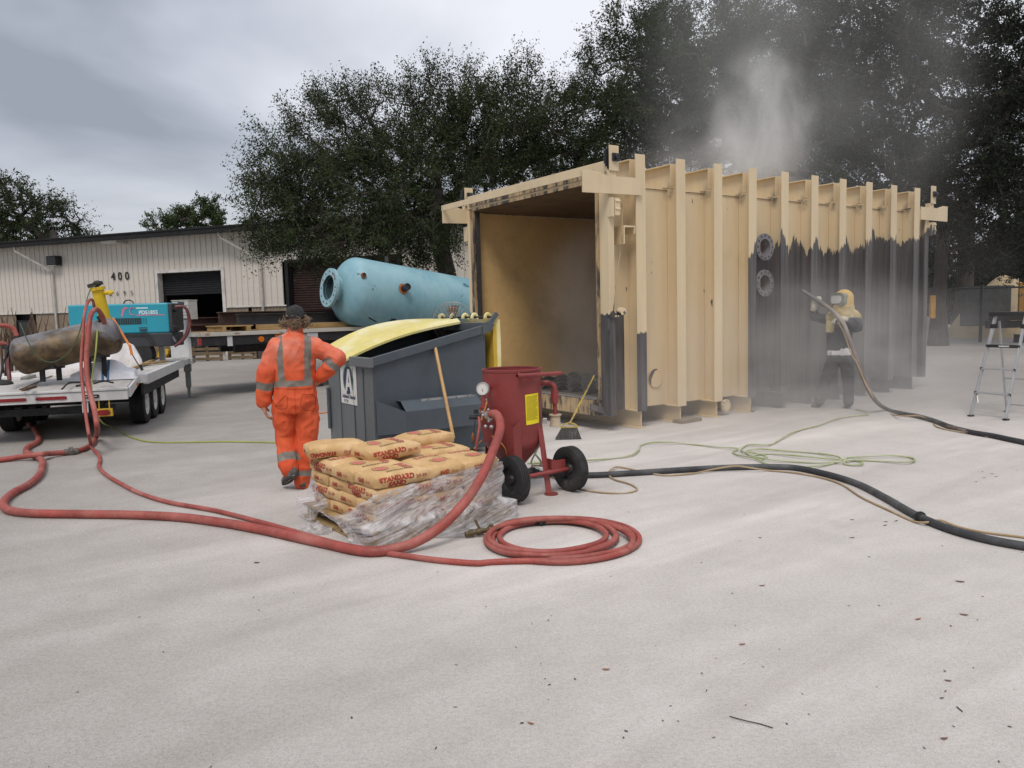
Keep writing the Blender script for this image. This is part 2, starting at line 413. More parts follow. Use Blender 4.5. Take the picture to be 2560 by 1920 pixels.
# dark low window on the left
wn = MB(); wn.box(-14.5, -13.3, .02, .06, 0.55, 1.72)
wn_o = wn.build('window', pm('dark_glass', (0.012, 0.012, 0.014), 0.15), wh)
wf = MB(); wf.box(-14.58, -14.5, -.02, .06, .5, 1.8); wf.box(-13.3, -13.22, -.02, .06, .5, 1.8); wf.box(-14.5, -13.3, -.02, .06, 1.72, 1.8); wf.build('window_frame', dgut, wn_o)
for xa in (-13.35, -1.22):
    d = MB(); pts = [(xa, -.74, EAVE - .15), (xa, -.70, EAVE - .35), (xa + 1.55, -.12, EAVE - 1.35), (xa + 1.6, -.12, EAVE - 1.6), (xa + 1.62, -.12, 0.1)]
    d.tube(pts, .055, 8); d.build('downspout', pm('pipe_paint', (0.42, 0.40, 0.37), .5), wh, smooth=True)
for xa in (-8.0, 0.6):
    MB().box(xa, xa + .95, -.66, -.02, EAVE - .28, EAVE - .075).build('eave_bracket', trimw, wh)
lm = MB(); lm.box(-11.75, -11.15, -.42, -.04, 4.40, 4.85); 
lo_ = lm.build('wall_lamp', pm('lamp_black', (0.015, 0.015, 0.016), .5), wh, bevel=.03)
MB().box(-11.70, -11.20, -.40, -.06, 4.36, 4.398).build('lens', pm('lamp_lens', (0.3, 0.29, 0.26), .2), lo_)
blk = pm('black_print', (0.012, 0.012, 0.013), .6)
nb = MB()
for ch, xx in (('4', -8.02), ('0', -7.60), ('0', -7.18)): put_text(nb, ch, frame((xx, -.05, 3.72), (1, 0, 0), (0, 0, 1)), .52, 0, .012)
for ch, xx in (('6', -8.25), ('6', -7.83), ('9', -7.40), ('5', -6.97)): put_text(nb, ch, frame((xx, -.05, 2.92), (1, 0, 0), (0, 0, 1)), .32)
nb.build('house_number', blk, wh, kind='stuff')

# ================================================================== STEEL ENCLOSURE
CO = Vector((2.4732, 10.9597, 0)); CANG = math.atan2(.5572, .8303)
enc = thing('steel_enclosure', 'huge tan steel box with ribbed walls, half its paint blasted to bare grey metal', 'steel box', CO, CANG)
def enclosure_mat(name, tan, rough=.5):
    """tan paint; where it has been blasted away the grey steel shows, with a ragged upper edge"""
    m, t, b = _nodes(name)
    v = coords(t, 'Object', enc)
    sp = mk(t, 'ShaderNodeSeparateXYZ'); t.links.new(v, sp.inputs[0])
    u, w, z = sp.outputs
    # ragged edge: broad waves along the wall, fine saw teeth
    mpa = mk(t, 'ShaderNodeMapping'); mpa.inputs['Scale'].default_value = (1.1, .3, 0.0); t.links.new(v, mpa.inputs[0])
    na = mk(t, 'ShaderNodeTexNoise', i_Scale=1.6, i_Detail=2.0); t.links.new(mpa.outputs[0], na.inputs['Vector'])
    mpb = mk(t, 'ShaderNodeMapping'); mpb.inputs['Scale'].default_value = (5.5, 4.0, 0.30); t.links.new(v, mpb.inputs[0])
    nb_ = mk(t, 'ShaderNodeTexNoise', i_Scale=1.0, i_Detail=6.0, i_Roughness=.7); t.links.new(mpb.outputs[0], nb_.inputs['Vector'])
    edge = tmath(t, 'ADD', tmath(t, 'ADD', 2.68, tmath(t, 'MULTIPLY', tmath(t, 'SUBTRACT', u, 4.0), 0.055)),
                 tmath(t, 'ADD', tmath(t, 'MULTIPLY', tmath(t, 'SUBTRACT', na.outputs[0], .5), .9), tmath(t, 'MULTIPLY', tmath(t, 'SUBTRACT', nb_.outputs[0], .5), 1.15)))
    a1 = tmath(t, 'MULTIPLY', tmath(t, 'GREATER_THAN', edge, z), tmath(t, 'MAXIMUM', tmath(t, 'GREATER_THAN', u, 1.432), tmath(t, 'MULTIPLY', tmath(t, 'GREATER_THAN', u, 1.335), tmath(t, 'LESS_THAN', w, 0.016))))
    # bare corner by the opening
    nc = mk(t, 'ShaderNodeTexNoise', i_Scale=7.0, i_Detail=5.0); t.links.new(v, nc.inputs['Vector'])
    edge2 = tmath(t, 'ADD', 1.58, tmath(t, 'MULTIPLY', tmath(t, 'SUBTRACT', nc.outputs[0], .5), .35))
    a2 = tmath(t, 'MULTIPLY', tmath(t, 'GREATER_THAN', edge2, z), tmath(t, 'LESS_THAN', u, -0.945))
    edge3 = tmath(t, 'ADD', 1.30, tmath(t, 'MULTIPLY', tmath(t, 'SUBTRACT', nc.outputs[0], .5), .3))
    a3 = tmath(t, 'MULTIPLY', tmath(t, 'MULTIPLY', tmath(t, 'GREATER_THAN', edge3, z), tmath(t, 'LESS_THAN', u, -0.70)), tmath(t, 'LESS_THAN', w, 0.012))
    mask = tmath(t, 'MAXIMUM', tmath(t, 'MAXIMUM', a1, a2), a3)
    # chips
    mpc = mk(t, 'ShaderNodeMapping'); mpc.inputs['Scale'].default_value = (5.5, 5.5, 2.0); t.links.new(v, mpc.inputs[0])
    nd = mk(t, 'ShaderNodeTexNoise', i_Scale=1.0, i_Detail=7.0, i_Roughness=.62); t.links.new(mpc.outputs[0], nd.inputs['Vector'])
    mask = tmath(t, 'MAXIMUM', mask, tmath(t, 'GREATER_THAN', nd.outputs[0], .70))
    mps = mk(t, 'ShaderNodeMapping'); mps.inputs['Scale'].default_value = (4.0, 4.0, .35); t.links.new(v, mps.inputs[0])
    paint = mixc(t, noise_fac(t, mps.outputs[0], 1.2, 6, .6, .3, .7), tuple(c * .93 for c in tan), tuple(min(1, c * 1.04) for c in tan))
    paint = mixc(t, tmath(t, 'MULTIPLY', noise_fac(t, v, 1.1, 6, .65, .5, .75), .22), paint, (0.44, 0.32, 0.18))
    mpr = mk(t, 'ShaderNodeMapping'); mpr.inputs['Scale'].default_value = (14, 14, .8); t.links.new(v, mpr.inputs[0])
    steel = mixc(t, noise_fac(t, mpr.outputs[0], 1.0, 5, .6, .3, .7), (0.055, 0.051, 0.052), (0.125, 0.119, 0.121))
    steel = mixc(t, tmath(t, 'MULTIPLY', noise_fac(t, mpr.outputs[0], .5, 6, .7, .5, .75), .5), steel, (0.13, 0.085, 0.075))
    # scorched weld marks where the roof beams meet the webs
    fu = tmath(t, 'ABSOLUTE', tmath(t, 'SUBTRACT', tmath(t, 'FRACT', tmath(t, 'ADD', tmath(t, 'DIVIDE', tmath(t, 'ADD', u, .842), .757), 20.5)), .5))
    sm = tmath(t, 'SUBTRACT', 1.0, tmath(t, 'DIVIDE', tmath(t, 'ABSOLUTE', tmath(t, 'SUBTRACT', z, 3.27)), .17), True)
    sm = tmath(t, 'MULTIPLY', sm, tmath(t, 'LESS_THAN', fu, .10)); sm = tmath(t, 'MULTIPLY', sm, tmath(t, 'SUBTRACT', 1.0, tmath(t, 'DIVIDE', tmath(t, 'ABSOLUTE', tmath(t, 'SUBTRACT', w, .20)), .10), True))
    paint = mixc(t, tmath(t, 'MULTIPLY', tmath(t, 'MULTIPLY', sm, noise_fac(t, v, 9, 5, .6, .36, .62)), .95, True), paint, (0.055, 0.045, 0.04))
    t.links.new(mixc(t, mask, paint, steel), b.inputs['Base Color'])
    t.links.new(tmath(t, 'ADD', rough, tmath(t, 'MULTIPLY', mask, .1)), b.inputs['Roughness'])
    t.links.new(tmath(t, 'MULTIPLY', mask, .15), b.inputs['Metallic'])
    bn = mk(t, 'ShaderNodeBump', i_Strength=.5, i_Distance=.004); t.links.new(tmath(t, 'SUBTRACT', 1.0, mask), bn.inputs['Height']); t.links.new(bn.outputs[0], b.inputs['Normal'])
    return m
tan_p = enclosure_mat('tan_paint', (0.655, 0.525, 0.338))
inner_p = pm('tan_inside', (0.74, 0.49, 0.215), .75, 0, .10, .8, dirt=(0.46, 0.31, 0.15), dirt_s=.9, dirt_lo=.5, dirt_hi=.85)
gasket = pm('worn_gasket', (0.40, 0.29, 0.16), .8, 0, .3, 6, dirt=(0.05, 0.045, 0.045), dirt_s=9, dirt_lo=.45, dirt_hi=.6, sc=(1, 1, .25))
rub = pm('black_rubber', (0.022, 0.022, 0.023), .75, dirt=(0.09, 0.085, 0.08), dirt_s=6, dirt_lo=.5, dirt_hi=.9)
dmet = pm('dark_metal', (0.045, 0.048, 0.055), .45, .6)
bmet = pm('bright_metal', (0.45, 0.44, 0.43), .35, .8)
SPC = .757; CD = .265; ZB, ZT = .25, 3.66; UF, UE = -1.40, 6.12; WI = 3.2
cols = []
for k in range(10):
    u1 = -.757 + SPC * k                                    # right edge of the outer flange
    uc = u1 - .085
    c = MB()
    c.box(u1 - .17, u1, 0, .014, ZB, ZT)                       # outer flange
    pw_l = [(.014, ZB), (CD - .003, ZB), (CD - .003, ZT - .37), (.115, ZT - .36), (.115, ZT - .075), (.014, ZT - .02)]
    c.prism(pw_l, frame((uc - .005, 0, 0), (0, 1, 0), (0, 0, 1)), .010)
    c.box(u1 - .17, u1, .0, CD, ZB - .014, ZB - .001)
    if k == 0: first_col = c.build('wall_column', tan_p, enc)
    else: dup(first_col, enc, (SPC * k, 0, 0))
# wall panels bay by bay, right side; the plate stands at CD
bay_p = MB().box(0, SPC - .013, CD, CD + .012, ZB, ZT - .39).build('wall_panel', tan_p, enc, loc=(-.757 - .085 + .007, 0, 0))
for k in range(1, 9): dup(bay_p, enc, (-.757 - .085 + .007 + SPC * k, 0, 0))
MB().box(UF, -.85, CD - .02, CD + .012, ZB, ZT - .39).build('wall_panel', tan_p, enc)
MB().box(UE - .13, UE + .22, CD, CD + .012, ZB, ZT - .39).build('wall_panel', tan_p, enc)
# eave angle along the top of the wall
ea = MB(); ea.box(0, SPC - .004, CD - .018, CD + .012, ZT - .385, ZT - .372); ea0 = ea.build('eave_angle', tan_p, enc, loc=(-.757 - .085 + .002, 0, 0))
for k in range(1, 9): dup(ea0, enc, (-.757 - .085 + .002 + SPC * k, 0, 0))
# far side, roof, back, floor
MB().box(UF, UE, CD + WI, CD + WI + .012, ZB, ZT - .39).build('side_wall', inner_p, enc)
MB().box(UF, UE, CD + .012, CD + WI, ZT - .385, ZT - .38).build('ceiling_plate', pm('shade_dark_ceiling', (0.16, 0.10, 0.05), .85, 0, .2, 1.2, dirt=(0.07, 0.05, 0.035), dirt_s=1.2), enc)  # ceiling colour darkened to paint in the shade under the roof
MB().box(UF + .12, UE, CD + .013, CD + WI + .012, ZT - .372, ZT - .362).build('roof_plate', tan_p, enc)
MB().box(UE, UE + .012, CD - .0, CD + WI, ZB, ZT - .40).build('end_wall', tan_p, enc)
MB().box(UF + .1, UE, CD + .012, CD + .016, ZB, ZT - .41).build('lining_plate', inner_p, enc)
MB().box(UF + .12, UE, CD + .02, CD + WI - .01, .40, .43).build('floor_plate', pm('floor_plate_steel', (0.05, 0.045, 0.04), .7), enc)
rbm = MB()
rbm.box(-.085, .085, .118, CD + WI, ZT - .062, ZT - .048); rbm.box(-.006, .006, .118, CD + WI, ZT - .345, ZT - .062); rbm.box(-.085, .085, CD, CD + WI, ZT - .360, ZT - .346); rbm.box(-.083, .083, .117, .127, ZT - .345, ZT - .063)
rb0 = rbm.build('roof_beam', tan_p, enc, loc=(-.84, 0, 0))
for k in range(1, 10): dup(rb0, enc, (-.84 + SPC * k, 0, 0))
# skid beams under the box, standing on the concrete
fb = MB(); fb.box(-.006, .006, .03, CD + WI, .012, ZB - .015); fb.box(-.08, .08, 0.02, CD + WI, 0.002, .012)
fb0 = fb.build('skid_beam', tan_p, enc, loc=(-.842, 0, 0))
for k in range(1, 10): dup(fb0, enc, (-.842 + SPC * k, 0, 0))
# door frame at the open end
def post(v0, v1, name='door_post'):
    p = MB(); p.box(UF, UF + .10, v0, v1, .21, 3.32); return p.build(name, tan_p, enc, bevel=.004)
post(.02, .20); MB().box(UF - .02, UF + .02, .205, .25, .42, 3.30).build('door_seal', gasket, enc)
MB().box(UF + .02, UF + .035, .25, CD + .02, .42, 3.30).build('door_jamb', bmet, enc)
MB().box(UF - .02, UF + .02, CD + WI - .12, CD + WI - .02, .42, 3.30).build('door_seal', gasket, enc)
post(CD + WI - .02, CD + WI + .10)
dark_ch = MB(); dark_ch.box(UF + .03, UF + .10, CD + WI - .14, CD + WI - .02, .42, 3.3); dark_ch.build('door_channel', pm('channel_dark', (0.05, 0.045, 0.045), .7), enc)
hd = MB(); hd.box(UF - .01, UF + .12, .02, CD + WI + .06, 3.33, ZT - .12); hd.build('door_header', tan_p, enc, bevel=.004)
MB().box(UF - .03, UF - .012, .26, CD + WI - .02, 3.36, 3.41).build('header_seal', gasket, enc)
MB().box(UF - .034, UF - .012, .26, CD + WI - .02, 3.43, 3.455).build('header_strip', bmet, enc)
MB().box(UF - .02, UF + .10, .22, CD + WI - .02, 3.29, 3.33).build('header_lip', gasket, enc)
sl = MB(); sl.box(UF - .05, UF + .10, .24, CD + WI, .20, .42); sl.build('door_sill', gasket, enc, bevel=.006)
MB().box(UF - .056, UF + .09, .24, CD + WI, .424, .445).build('sill_strip', bmet, enc)
sp_ = MB(); sp_.cyl((UF - .12, .30, .33), (UF + .12, .12, .235), .055, n=4); sp_.build('sill_spout', tan_p, enc)
# arms that carry the lifting door, front and rear, with the sprockets above
def arm(u0, u1, vv, flip):
    zb, zt = 3.10, 3.38
    if not flip: poly = [(u0, zb), (u1, zb + .02), (u1, zt - .04), (u0 + .42, zt - .05), (u0 + .22, zt), (u0, zt)]
    else: poly = [(u0, zb), (u1, zb), (u1, zt), (u1 - .16, zt), (u1 - .36, zt - .05), (u0, zt - .05)]
    p = MB(); p.prism(poly, frame((0, vv, 0), (1, 0, 0), (0, 0, 1)), .02); return p.build('door_arm', tan_p, enc)
def tower(uc, vv, ztop=3.72):
    p = MB(); p.box(uc - .055, uc + .10, vv - .02, vv + .0, 3.40, ztop); p.box(uc - .05, uc + .07, vv + .003, vv + .10, 3.14, 3.41)
    tw = p.build('sprocket_tower', tan_p, enc, bevel=.003)
    q = MB(); q.box(uc - .02, uc + .08, vv - .05, vv - .021, 3.52, 3.62); q.cyl((uc + .035, vv - .085, 3.57), (uc + .035, vv - .05, 3.57), .035, n=16)
    q.build('bearing', dmet, tw, smooth=True, bevel=.004)
    s = MB(); n = 36
    for i in range(n):
        a = 2 * math.pi * i / n; r = .145 if i % 2 else .125
        s.v.append((uc + .0 + r * math.cos(a) * .8, vv + .03, 3.57 + r * math.sin(a))); s.v.append((uc + r * math.cos(a) * .8, vv + .05, 3.57 + r * math.sin(a)))
    s.add([], []); fs = [(2 * i, 2 * ((i + 1) % n), 2 * ((i + 1) % n) + 1, 2 * i + 1) for i in range(n)] + [tuple(range(0, 2 * n, 2)), tuple(range(2 * n - 1, 0, -2))]
    for f in fs: s.f.append(f); s.m.append(0)
    s.build('sprocket', dmet, tw)
    k = MB(); k.box(uc - .045, uc - .0, vv - .03, vv + .08, 2.82, 3.06); k.box(uc + .015, uc + .10, vv - .03, vv - .01, 2.84, 3.06); k.cyl((uc + .02, vv - .025, 2.92), (uc + .1, vv - .025, 2.92), .018); k.cyl((uc + .02, vv - .025, 3.02), (uc + .1, vv - .025, 3.02), .018)
    k.build('chain_bracket', tan_p, enc)
arm(-1.86, -.86, -.022, False); tower(-1.36, -.025)
arm(-1.86, -1.1, CD + WI + .12, False); tower(-1.36, CD + WI + .14, 3.70)
arm(UE - .05, 6.99, -.0, True); tower(6.42, -.025)
MB().box(6.30, 6.42, .02, .16, .2, 3.12).build('door_post', tan_p, enc, bevel=.004)
MB().box(UE + .22, 6.30, .04, CD, .25, 3.3).build('end_frame', tan_p, enc)
MB().box(-1.86, -1.845, -.0, CD + WI + .14, 3.30, 3.385).build('front_rail', tan_p, enc)
bx = MB(); bx.box(-1.03, -.86, -.04, -.024, 3.13, 3.34); bx.build('junction_cover', tan_p, enc, bevel=.008)
hk = MB(); hk.box(-1.17, -1.15, -.02, CD, 2.48, 2.72); hk.box(-1.15, -.98, -.02, CD, 2.70, 2.72); hk.box(-.98, -.965, -.02, CD, 2.62, 2.72); hk.build('lug', tan_p, enc)
br = MB(); br.box(-1.44, -1.2, -.01, .02, 1.52, 1.55); br.box(-1.44, -1.415, -.01, .02, 1.36, 1.62); br.cyl((-1.22, -.05, 1.6), (-1.22, .03, 1.6), .05); br.build('latch_bracket', tan_p, enc, smooth=True)
cb = MB(); cb.tube(spline([(-1.2, -.03, 3.0), (-1.22, -.035, 2.5), (-1.30, -.03, 2.1), (-1.36, -.03, 1.7), (-1.385, -.03, 1.5)], .1), .008, 6); cb.build('cable', gasket, enc, smooth=True)
# nozzles with bolted flanges
def nozzle(u, z, v0, r=.215, L_=.12):
    p = MB(); n = 28
    p.lathe([(r * .68, 0), (r * .68, L_ - .03), (r, L_ - .03), (r, L_), (r * .60, L_), (r * .60, 0)], (u, v0, z), (0, -1, 0), n); o = p.build('nozzle', pm('nozzle_steel', (0.19, 0.18, 0.19), .6, .2, dirt=(0.1, 0.09, 0.09), dirt_s=8), enc, smooth=True)
    b = MB()
    for i in range(12):
        a = 2 * math.pi * i / 12; b.cyl((u + r * .84 * math.cos(a), v0 - L_ - .002, z + r * .84 * math.sin(a)), (u + r * .84 * math.cos(a), v0 - L_ - .006, z + r * .84 * math.sin(a)), .014, n=8)
    b.build('bolt_hole', rub, o, kind='stuff')
    q = MB(); q.cyl((u, v0 - .02, z), (u, v0 - .022, z), r * .60, n=24); q.build('bore', inner_p, o)
nozzle(1.80, 2.515, CD, .205, .20); nozzle(1.80, 1.965, CD, .205, .20)
pl = MB(); pl.cyl((-.36, CD - .025, .64), (-.36, CD - .001, .64), .13, n=28); pl.build('cover_plate', enclosure_mat('plate_paint', (0.64, 0.49, 0.29)), enc, smooth=True)
cr_ = MB(); rgc = random.Random(6); na = 22
for i in range(na + 1):
    a = R(75 + 150 * i / na); wv = .055 * math.sin(math.pi * i / na) + rgc.uniform(0, .014)
    for r_ in (.133, .133 - wv): cr_.v.append((-.36 + r_ * math.cos(a), CD - .0265, .64 + r_ * math.sin(a)))
for i in range(na): cr_.f.append((2 * i, 2 * i + 1, 2 * i + 3, 2 * i + 2)); cr_.m.append(0)
cr_.build('scraped_patch', pm('scraped_steel', (0.075, 0.072, 0.073), .7, .1, .2, 8), enc)
bf = MB(); bf.lathe([(.0, 0), (.10, 0), (.10, .03), (.0, .03)], (.93, .10, .14), (0, -1, 0), 22); bfo = bf.build('blind_flange', tan_p, enc, smooth=True)
bb = MB()
for i in range(8):
    a = 2 * math.pi * i / 8; bb.cyl((.93 + .08 * math.cos(a), .068, .14 + .08 * math.sin(a)), (.93 + .08 * math.cos(a), .055, .14 + .08 * math.sin(a)), .012, n=6)
bb.build('bolt', bmet, bfo, kind='stuff')
# conveyor rollers: rubber discs on shafts
rl = MB(); rl.cyl((0, CD + .04, .38), (0, CD + WI - .04, .38), .03, n=8)
one = MB(); one.cyl((0, 0, 0), (0, .08, 0), .125, n=18); many = MB()
for i in range(9): many.cyl((0, .36 * i, 0), (0, .36 * i + .08, 0), .125, n=18)
for k in range(14):
    uu = UF + .36 + .42 * k; sh_y = .18 if k % 2 else 0
    if k == 0: ra = rl.build('roller', dmet, enc, smooth=True, loc=(uu, 0, 0)); rr_k = ra
    else: rr_k = dup(ra, enc, (uu, 0, 0))
    if k < 6:
        for i in range(9 if not sh_y else 8):
            if k == 0 and i == 0: d0_ = one.build('disc', rub, ra, smooth=True, loc=(0, CD + .18, .38))
            else: dup(d0_, rr_k, (0, CD + .18 + sh_y + .36 * i, .38))
    elif k == 6: dm_ = many.build('disc_row', rub, rr_k, smooth=True, loc=(0, CD + .18, .38)); dm_['kind'] = 'stuff'
    else: dup(dm_, rr_k, (0, CD + .18, .38))
# wooden cribbing block under a skid
wood = pm('grey_wood', (0.26, 0.21, 0.15), .85, 0, .25, 3, sc=(1, 6, 6), dirt=(0.13, 0.10, 0.075))
tag(MB().box(-.3, .12, -.09, .09, 0.0, .05).build('wood_block', wood, loc=enc.matrix_basis @ Vector((.1, .0, 0)), rotz=CANG + .06), 'weathered timber block lying under the second column of the tan box', 'timber block')
# ================================================================== DUMPSTER
dgrey = pm('dumpster_paint', (0.066, 0.082, 0.098), .5, 0, .10, 1.5, dirt=(0.12, 0.115, 0.11), dirt_s=2.0, dirt_lo=.56, dirt_hi=.82)
dface = pm('dumpster_lit_front', (0.13, 0.14, 0.145), .55, 0, .14, 1.2, dirt=(0.20, 0.18, 0.16), dirt_s=3, dirt_lo=.6, dirt_hi=.8, sc=(1, 1, .35))  # front paint lightened to carry the brighter light on that side; streaks are dirt
yel = pm('yellow_plastic', (0.68, 0.585, 0.20), .6, 0, .08, 2, dirt=(0.74, 0.69, 0.48), dirt_s=2.2, dirt_lo=.42, dirt_hi=.72)
yel2 = pm('yellow_inside', (0.55, 0.36, 0.04), .6, 0, .1, 2)
inner_d = pm('dumpster_inside', (0.03, 0.03, 0.03), .9)
dn = D(934, 1000, 8.3)
dum = thing('dumpster', 'slate grey slant-top dumpster with one yellow lid closed and the other flipped back', 'dumpster', (dn.x, dn.y, 0), R(33.9))
DX, DY, ZF, ZK = 1.43, 1.31, 1.154, 1.47
def dz(x): return ZF + (ZK - ZF) * x / DX
T_ = .006
side = [(0, .05), (DX, .05), (DX, ZK), (0, ZF)]
b = MB(); b.prism(side, frame((0, 0, 0), (1, 0, 0), (0, 0, 1)), T_)   # z of frame = -y
b.prism(side, frame((0, DY, 0), (1, 0, 0), (0, 0, 1)), -T_)
b.box(T_, DX - T_, 0.001, DY - .001, .05, .06); b.box(DX - T_, DX, .001, DY - .001, .06, ZK - .003)
b.build('body', dgrey, dum)
b = MB()
b.box(-.003, .004, -.005, .24, .05, ZF); b.box(-.001, .004, .244, .52, .05, ZF); b.box(-.004, .004, .524, .92, .05, ZF); b.box(-.001, .004, .924, DY, .05, ZF)
b.build('front_panel', dface, dum)
b = MB()
for y in (.242, .522, .922): b.box(-.012, -.0045, y - .008, y + .008, .06, ZF - .1)
b.build('front_seam', dgrey, dum, kind='stuff')
def rimbar(p0, p1): 
    q = MB(); q.bar(p0, p1, .055, .095); return q.build('rim', dgrey, dum, bevel=.006)
rimbar((-.03, -.022, dz(0) - .02), (DX + .02, -.022, dz(DX) - .02)); rimbar((-.03, DY + .02, dz(0) - .02), (DX + .02, DY + .02, dz(DX) - .02))
rf_ = MB(); rf_.box(-.055, -.002, -.05, DY + .05, ZF - .075, ZF + .03); rf_.build('rim', dface, dum, bevel=.006)
rimbar((DX, 0, ZK + .0), (DX, DY, ZK + .0))
q = MB(); q.prism([(DX - .06, ZK - .09), (DX + .06, ZK - .05), (DX + .10, ZK + .02), (DX + .02, ZK + .06), (DX - .06, ZK + .04)], frame((0, -.052, 0), (1, 0, 0), (0, 0, 1)), .012); q.bar((DX + .02, -.045, ZK), (DX + .15, -.045, ZK + .15), .03, .05); q.build('hinge_plate', dgrey, dum)
q = MB()
for s in (side,): q.prism([(x if 0 < x < DX else (x + .01 if x == 0 else x - .01), z + .0) for x, z in s], frame((0, .008, 0), (1, 0, 0), (0, 0, 1)), -.003)
q.box(.012, .016, .012, DY - .012, .06, ZF - .01); q.box(DX - .016, DX - .012, .012, DY - .012, .06, ZK - .02)
q.build('inner_lining', inner_d, dum)
# near fork pocket
fp = MB(); prof = [(0, .36), (-.24, .37), (-.24, .60), (-.12, .70), (0, .70)]
for xa, xb in ((.26, 1.22),):
    vs = [(xa, y, z) for y, z in prof] + [(xb, y, z) for y, z in prof]; n = len(prof)
    fp.add(vs, [(i, (i + 1) % n, n + (i + 1) % n, n + i) for i in range(n)] + [tuple(range(n, 2 * n))])
fp.add([(.26, -.24, .37), (.02, -.02, .34), (.02, -.02, .72), (.26, -.24, .60)], [(0, 1, 2, 3)])
fp.add([(.02, -.02, .72), (.26, -.24, .60), (.26, -.235, .59), (.03, -.01, .71)], [(0, 1, 2, 3)])
fp.build('fork_pocket', dgrey, dum)
MB().box(.5, 1.18, -.14, -.125, .68, .705).build('dust_layer', pm('pale_dust', (0.33, 0.33, 0.33), .9, dirt=(0.07, 0.085, 0.1), dirt_s=14, dirt_lo=.5, dirt_hi=.6), dum)
MB().box(-.035, -.015, DY - .06, DY + .0, .28, .78).build('latch', dgrey, dum)
def lidsheet(y0, y1, pts, th, tw=0.0):
    q = MB(); m_ = 12; n = len(pts); top = []; 
    for i, (x, z) in enumerate(pts):
        for j in range(m_ + 1):
            y = y0 + (y1 - y0) * j / m_; top.append((x, y, z + (.012 if j % 3 == 1 else 0) - (.03 if j in (0, m_) else 0) + tw * (j / m_) * math.sin(math.pi * min(1, .18 + i / (n - 1) * .82))))
    k = m_ + 1; vs = top + [(x, y, z - th) for x, y, z in top]; o = len(top); fs = []
    for i in range(n - 1):
        for j in range(m_):
            a = i * k + j; fs.append((a, a + 1, a + k + 1, a + k)); fs.append((o + a + k, o + a + k + 1, o + a + 1, o + a))
        a = i * k; fs += [(a + k, a, o + a, o + a + k), (a + m_, a + k + m_, o + a + k + m_, o + a + m_)]
    for j in range(m_): fs += [(j + 1, j, o + j, o + j + 1), ((n - 1) * k + j, (n - 1) * k + j + 1, o + (n - 1) * k + j + 1, o + (n - 1) * k + j)]
    q.add(vs, fs); return q
lx = [(-.10 + 1.50 * t, ZF + .03 + (ZK + .06 - ZF) * t + .065 * math.sin(math.pi * t ** .9)) for t in [i / 12 for i in range(13)]]
lidsheet(.50, DY + .04, lx, .026, .10).build('lid', yel, dum, smooth=True)
fl_ = [(DX + .13 + .008 * math.sin(i * .6), ZK + .08 - 1.15 * i / 10) for i in range(11)]
q = MB()
for i in range(10):
    (xa, za), (xb, zb) = fl_[i], fl_[i + 1]
    q.add([(xa, -.02, za), (xa, .66, za), (xb, .66, zb), (xb, -.02, zb), (xa + .055, -.05, za), (xa + .055, .66, za), (xb + .055, .66, zb), (xb + .055, -.05, zb)],
          [(0, 1, 2, 3), (7, 6, 5, 4), (0, 3, 7, 4)] + ([(0, 4, 5, 1)] if i == 0 else []))
q.build('lid', yel, dum, label='flipped back yellow lid hanging behind the dumpster')
q = MB(); q.box(DX + .10, DX + .15, -.03, .6, .30, ZK + .02); q.build('lid_liner', yel2, dum)
q = MB(); q.cyl((DX + .10, -.05, ZK + .11), (DX + .10, DY, ZK + .11), .011); q.build('hinge_rod', dmet, dum)
for y in (.08, .38, .60, .9, 1.2):
    q = MB(); q.tube([(DX + .10 + .035 * math.cos(a), y, ZK + .10 + .045 * math.sin(a)) for a in [i * math.pi / 7 - .3 for i in range(9)]], .022, 6); q.build('hinge_loop', yel, dum, smooth=True)
# company sign on the front, facing the camera's left
white_p = pm('sign_white', (0.66, 0.65, 0.63), .5, 0, .06, 5)
navy = pm('sign_navy', (0.03, 0.04, 0.085), .6); green = pm('sign_green', (0.03, 0.22, 0.08), .6); dred = pm('print_red', (0.42, 0.045, 0.035), .7)
sg = MB().box(-.012, -.0055, .43, .89, .63, 1.085).build('sign', white_p, dum)
FS = frame((-.0125, .66, .88), (0, -1, 0), (0, 0, 1))
def ell(rx, ry, n=32, z=.001, m=0, mb=None, M=FS, cy=0.0, rin=None):
    if rin is None: mb.add([M @ Vector((rx * math.cos(2 * math.pi * i / n), cy + ry * math.sin(2 * math.pi * i / n), z)) for i in range(n)], [tuple(range(n))], m)
    else:
        vs = []
        for i in range(n):
            a = 2 * math.pi * i / n; vs += [M @ Vector((rx * math.cos(a), cy + ry * math.sin(a), z)), M @ Vector(((rx - rin) * math.cos(a), cy + (ry - rin) * math.sin(a), z))]
        mb.add(vs, [(2 * i, 2 * ((i + 1) % n), 2 * ((i + 1) % n) + 1, 2 * i + 1) for i in range(n)], m)
lg = MB()
ell(.155, .165, mb=lg, m=1, cy=.03, rin=.012)
ell(.135, .15, mb=lg, m=0, cy=.03, z=.0015)
lg.add([FS @ Vector((x, y, .0025)) for x, y in [(-.10, -.135), (-.01, .155), (.055, .155), (.115, -.10), (.06, -.13), (.04, -.05), (-.025, -.055), (-.04, -.135)]], [tuple(range(8))], 2)
lg.add([FS @ Vector((x, y, .0035)) for x, y in [(.005, .0), (.035, 0.0), (.022, .09)]], [(0, 1, 2)], 0)
lg.add([FS @ Vector((x, y, .0035)) for x, y in [(-.05, -.14), (.03, -.13), (.045, -.075), (.0, -.07), (-.01, -.10), (-.05, -.10)]], [tuple(range(6))], 0)
put_text(lg, 'Advanced Disposal', frame((-.0125, .66, .715), (0, -1, 0), (0, 0, 1)), .062, 0, .002, .80)
put_text(lg, '877 780', frame((-.0125, .74, .66), (0, -1, 0), (0, 0, 1)), .045, 0, 0, .8)
lg.build('logo_print', [navy, green, white_p], sg, kind='stuff')

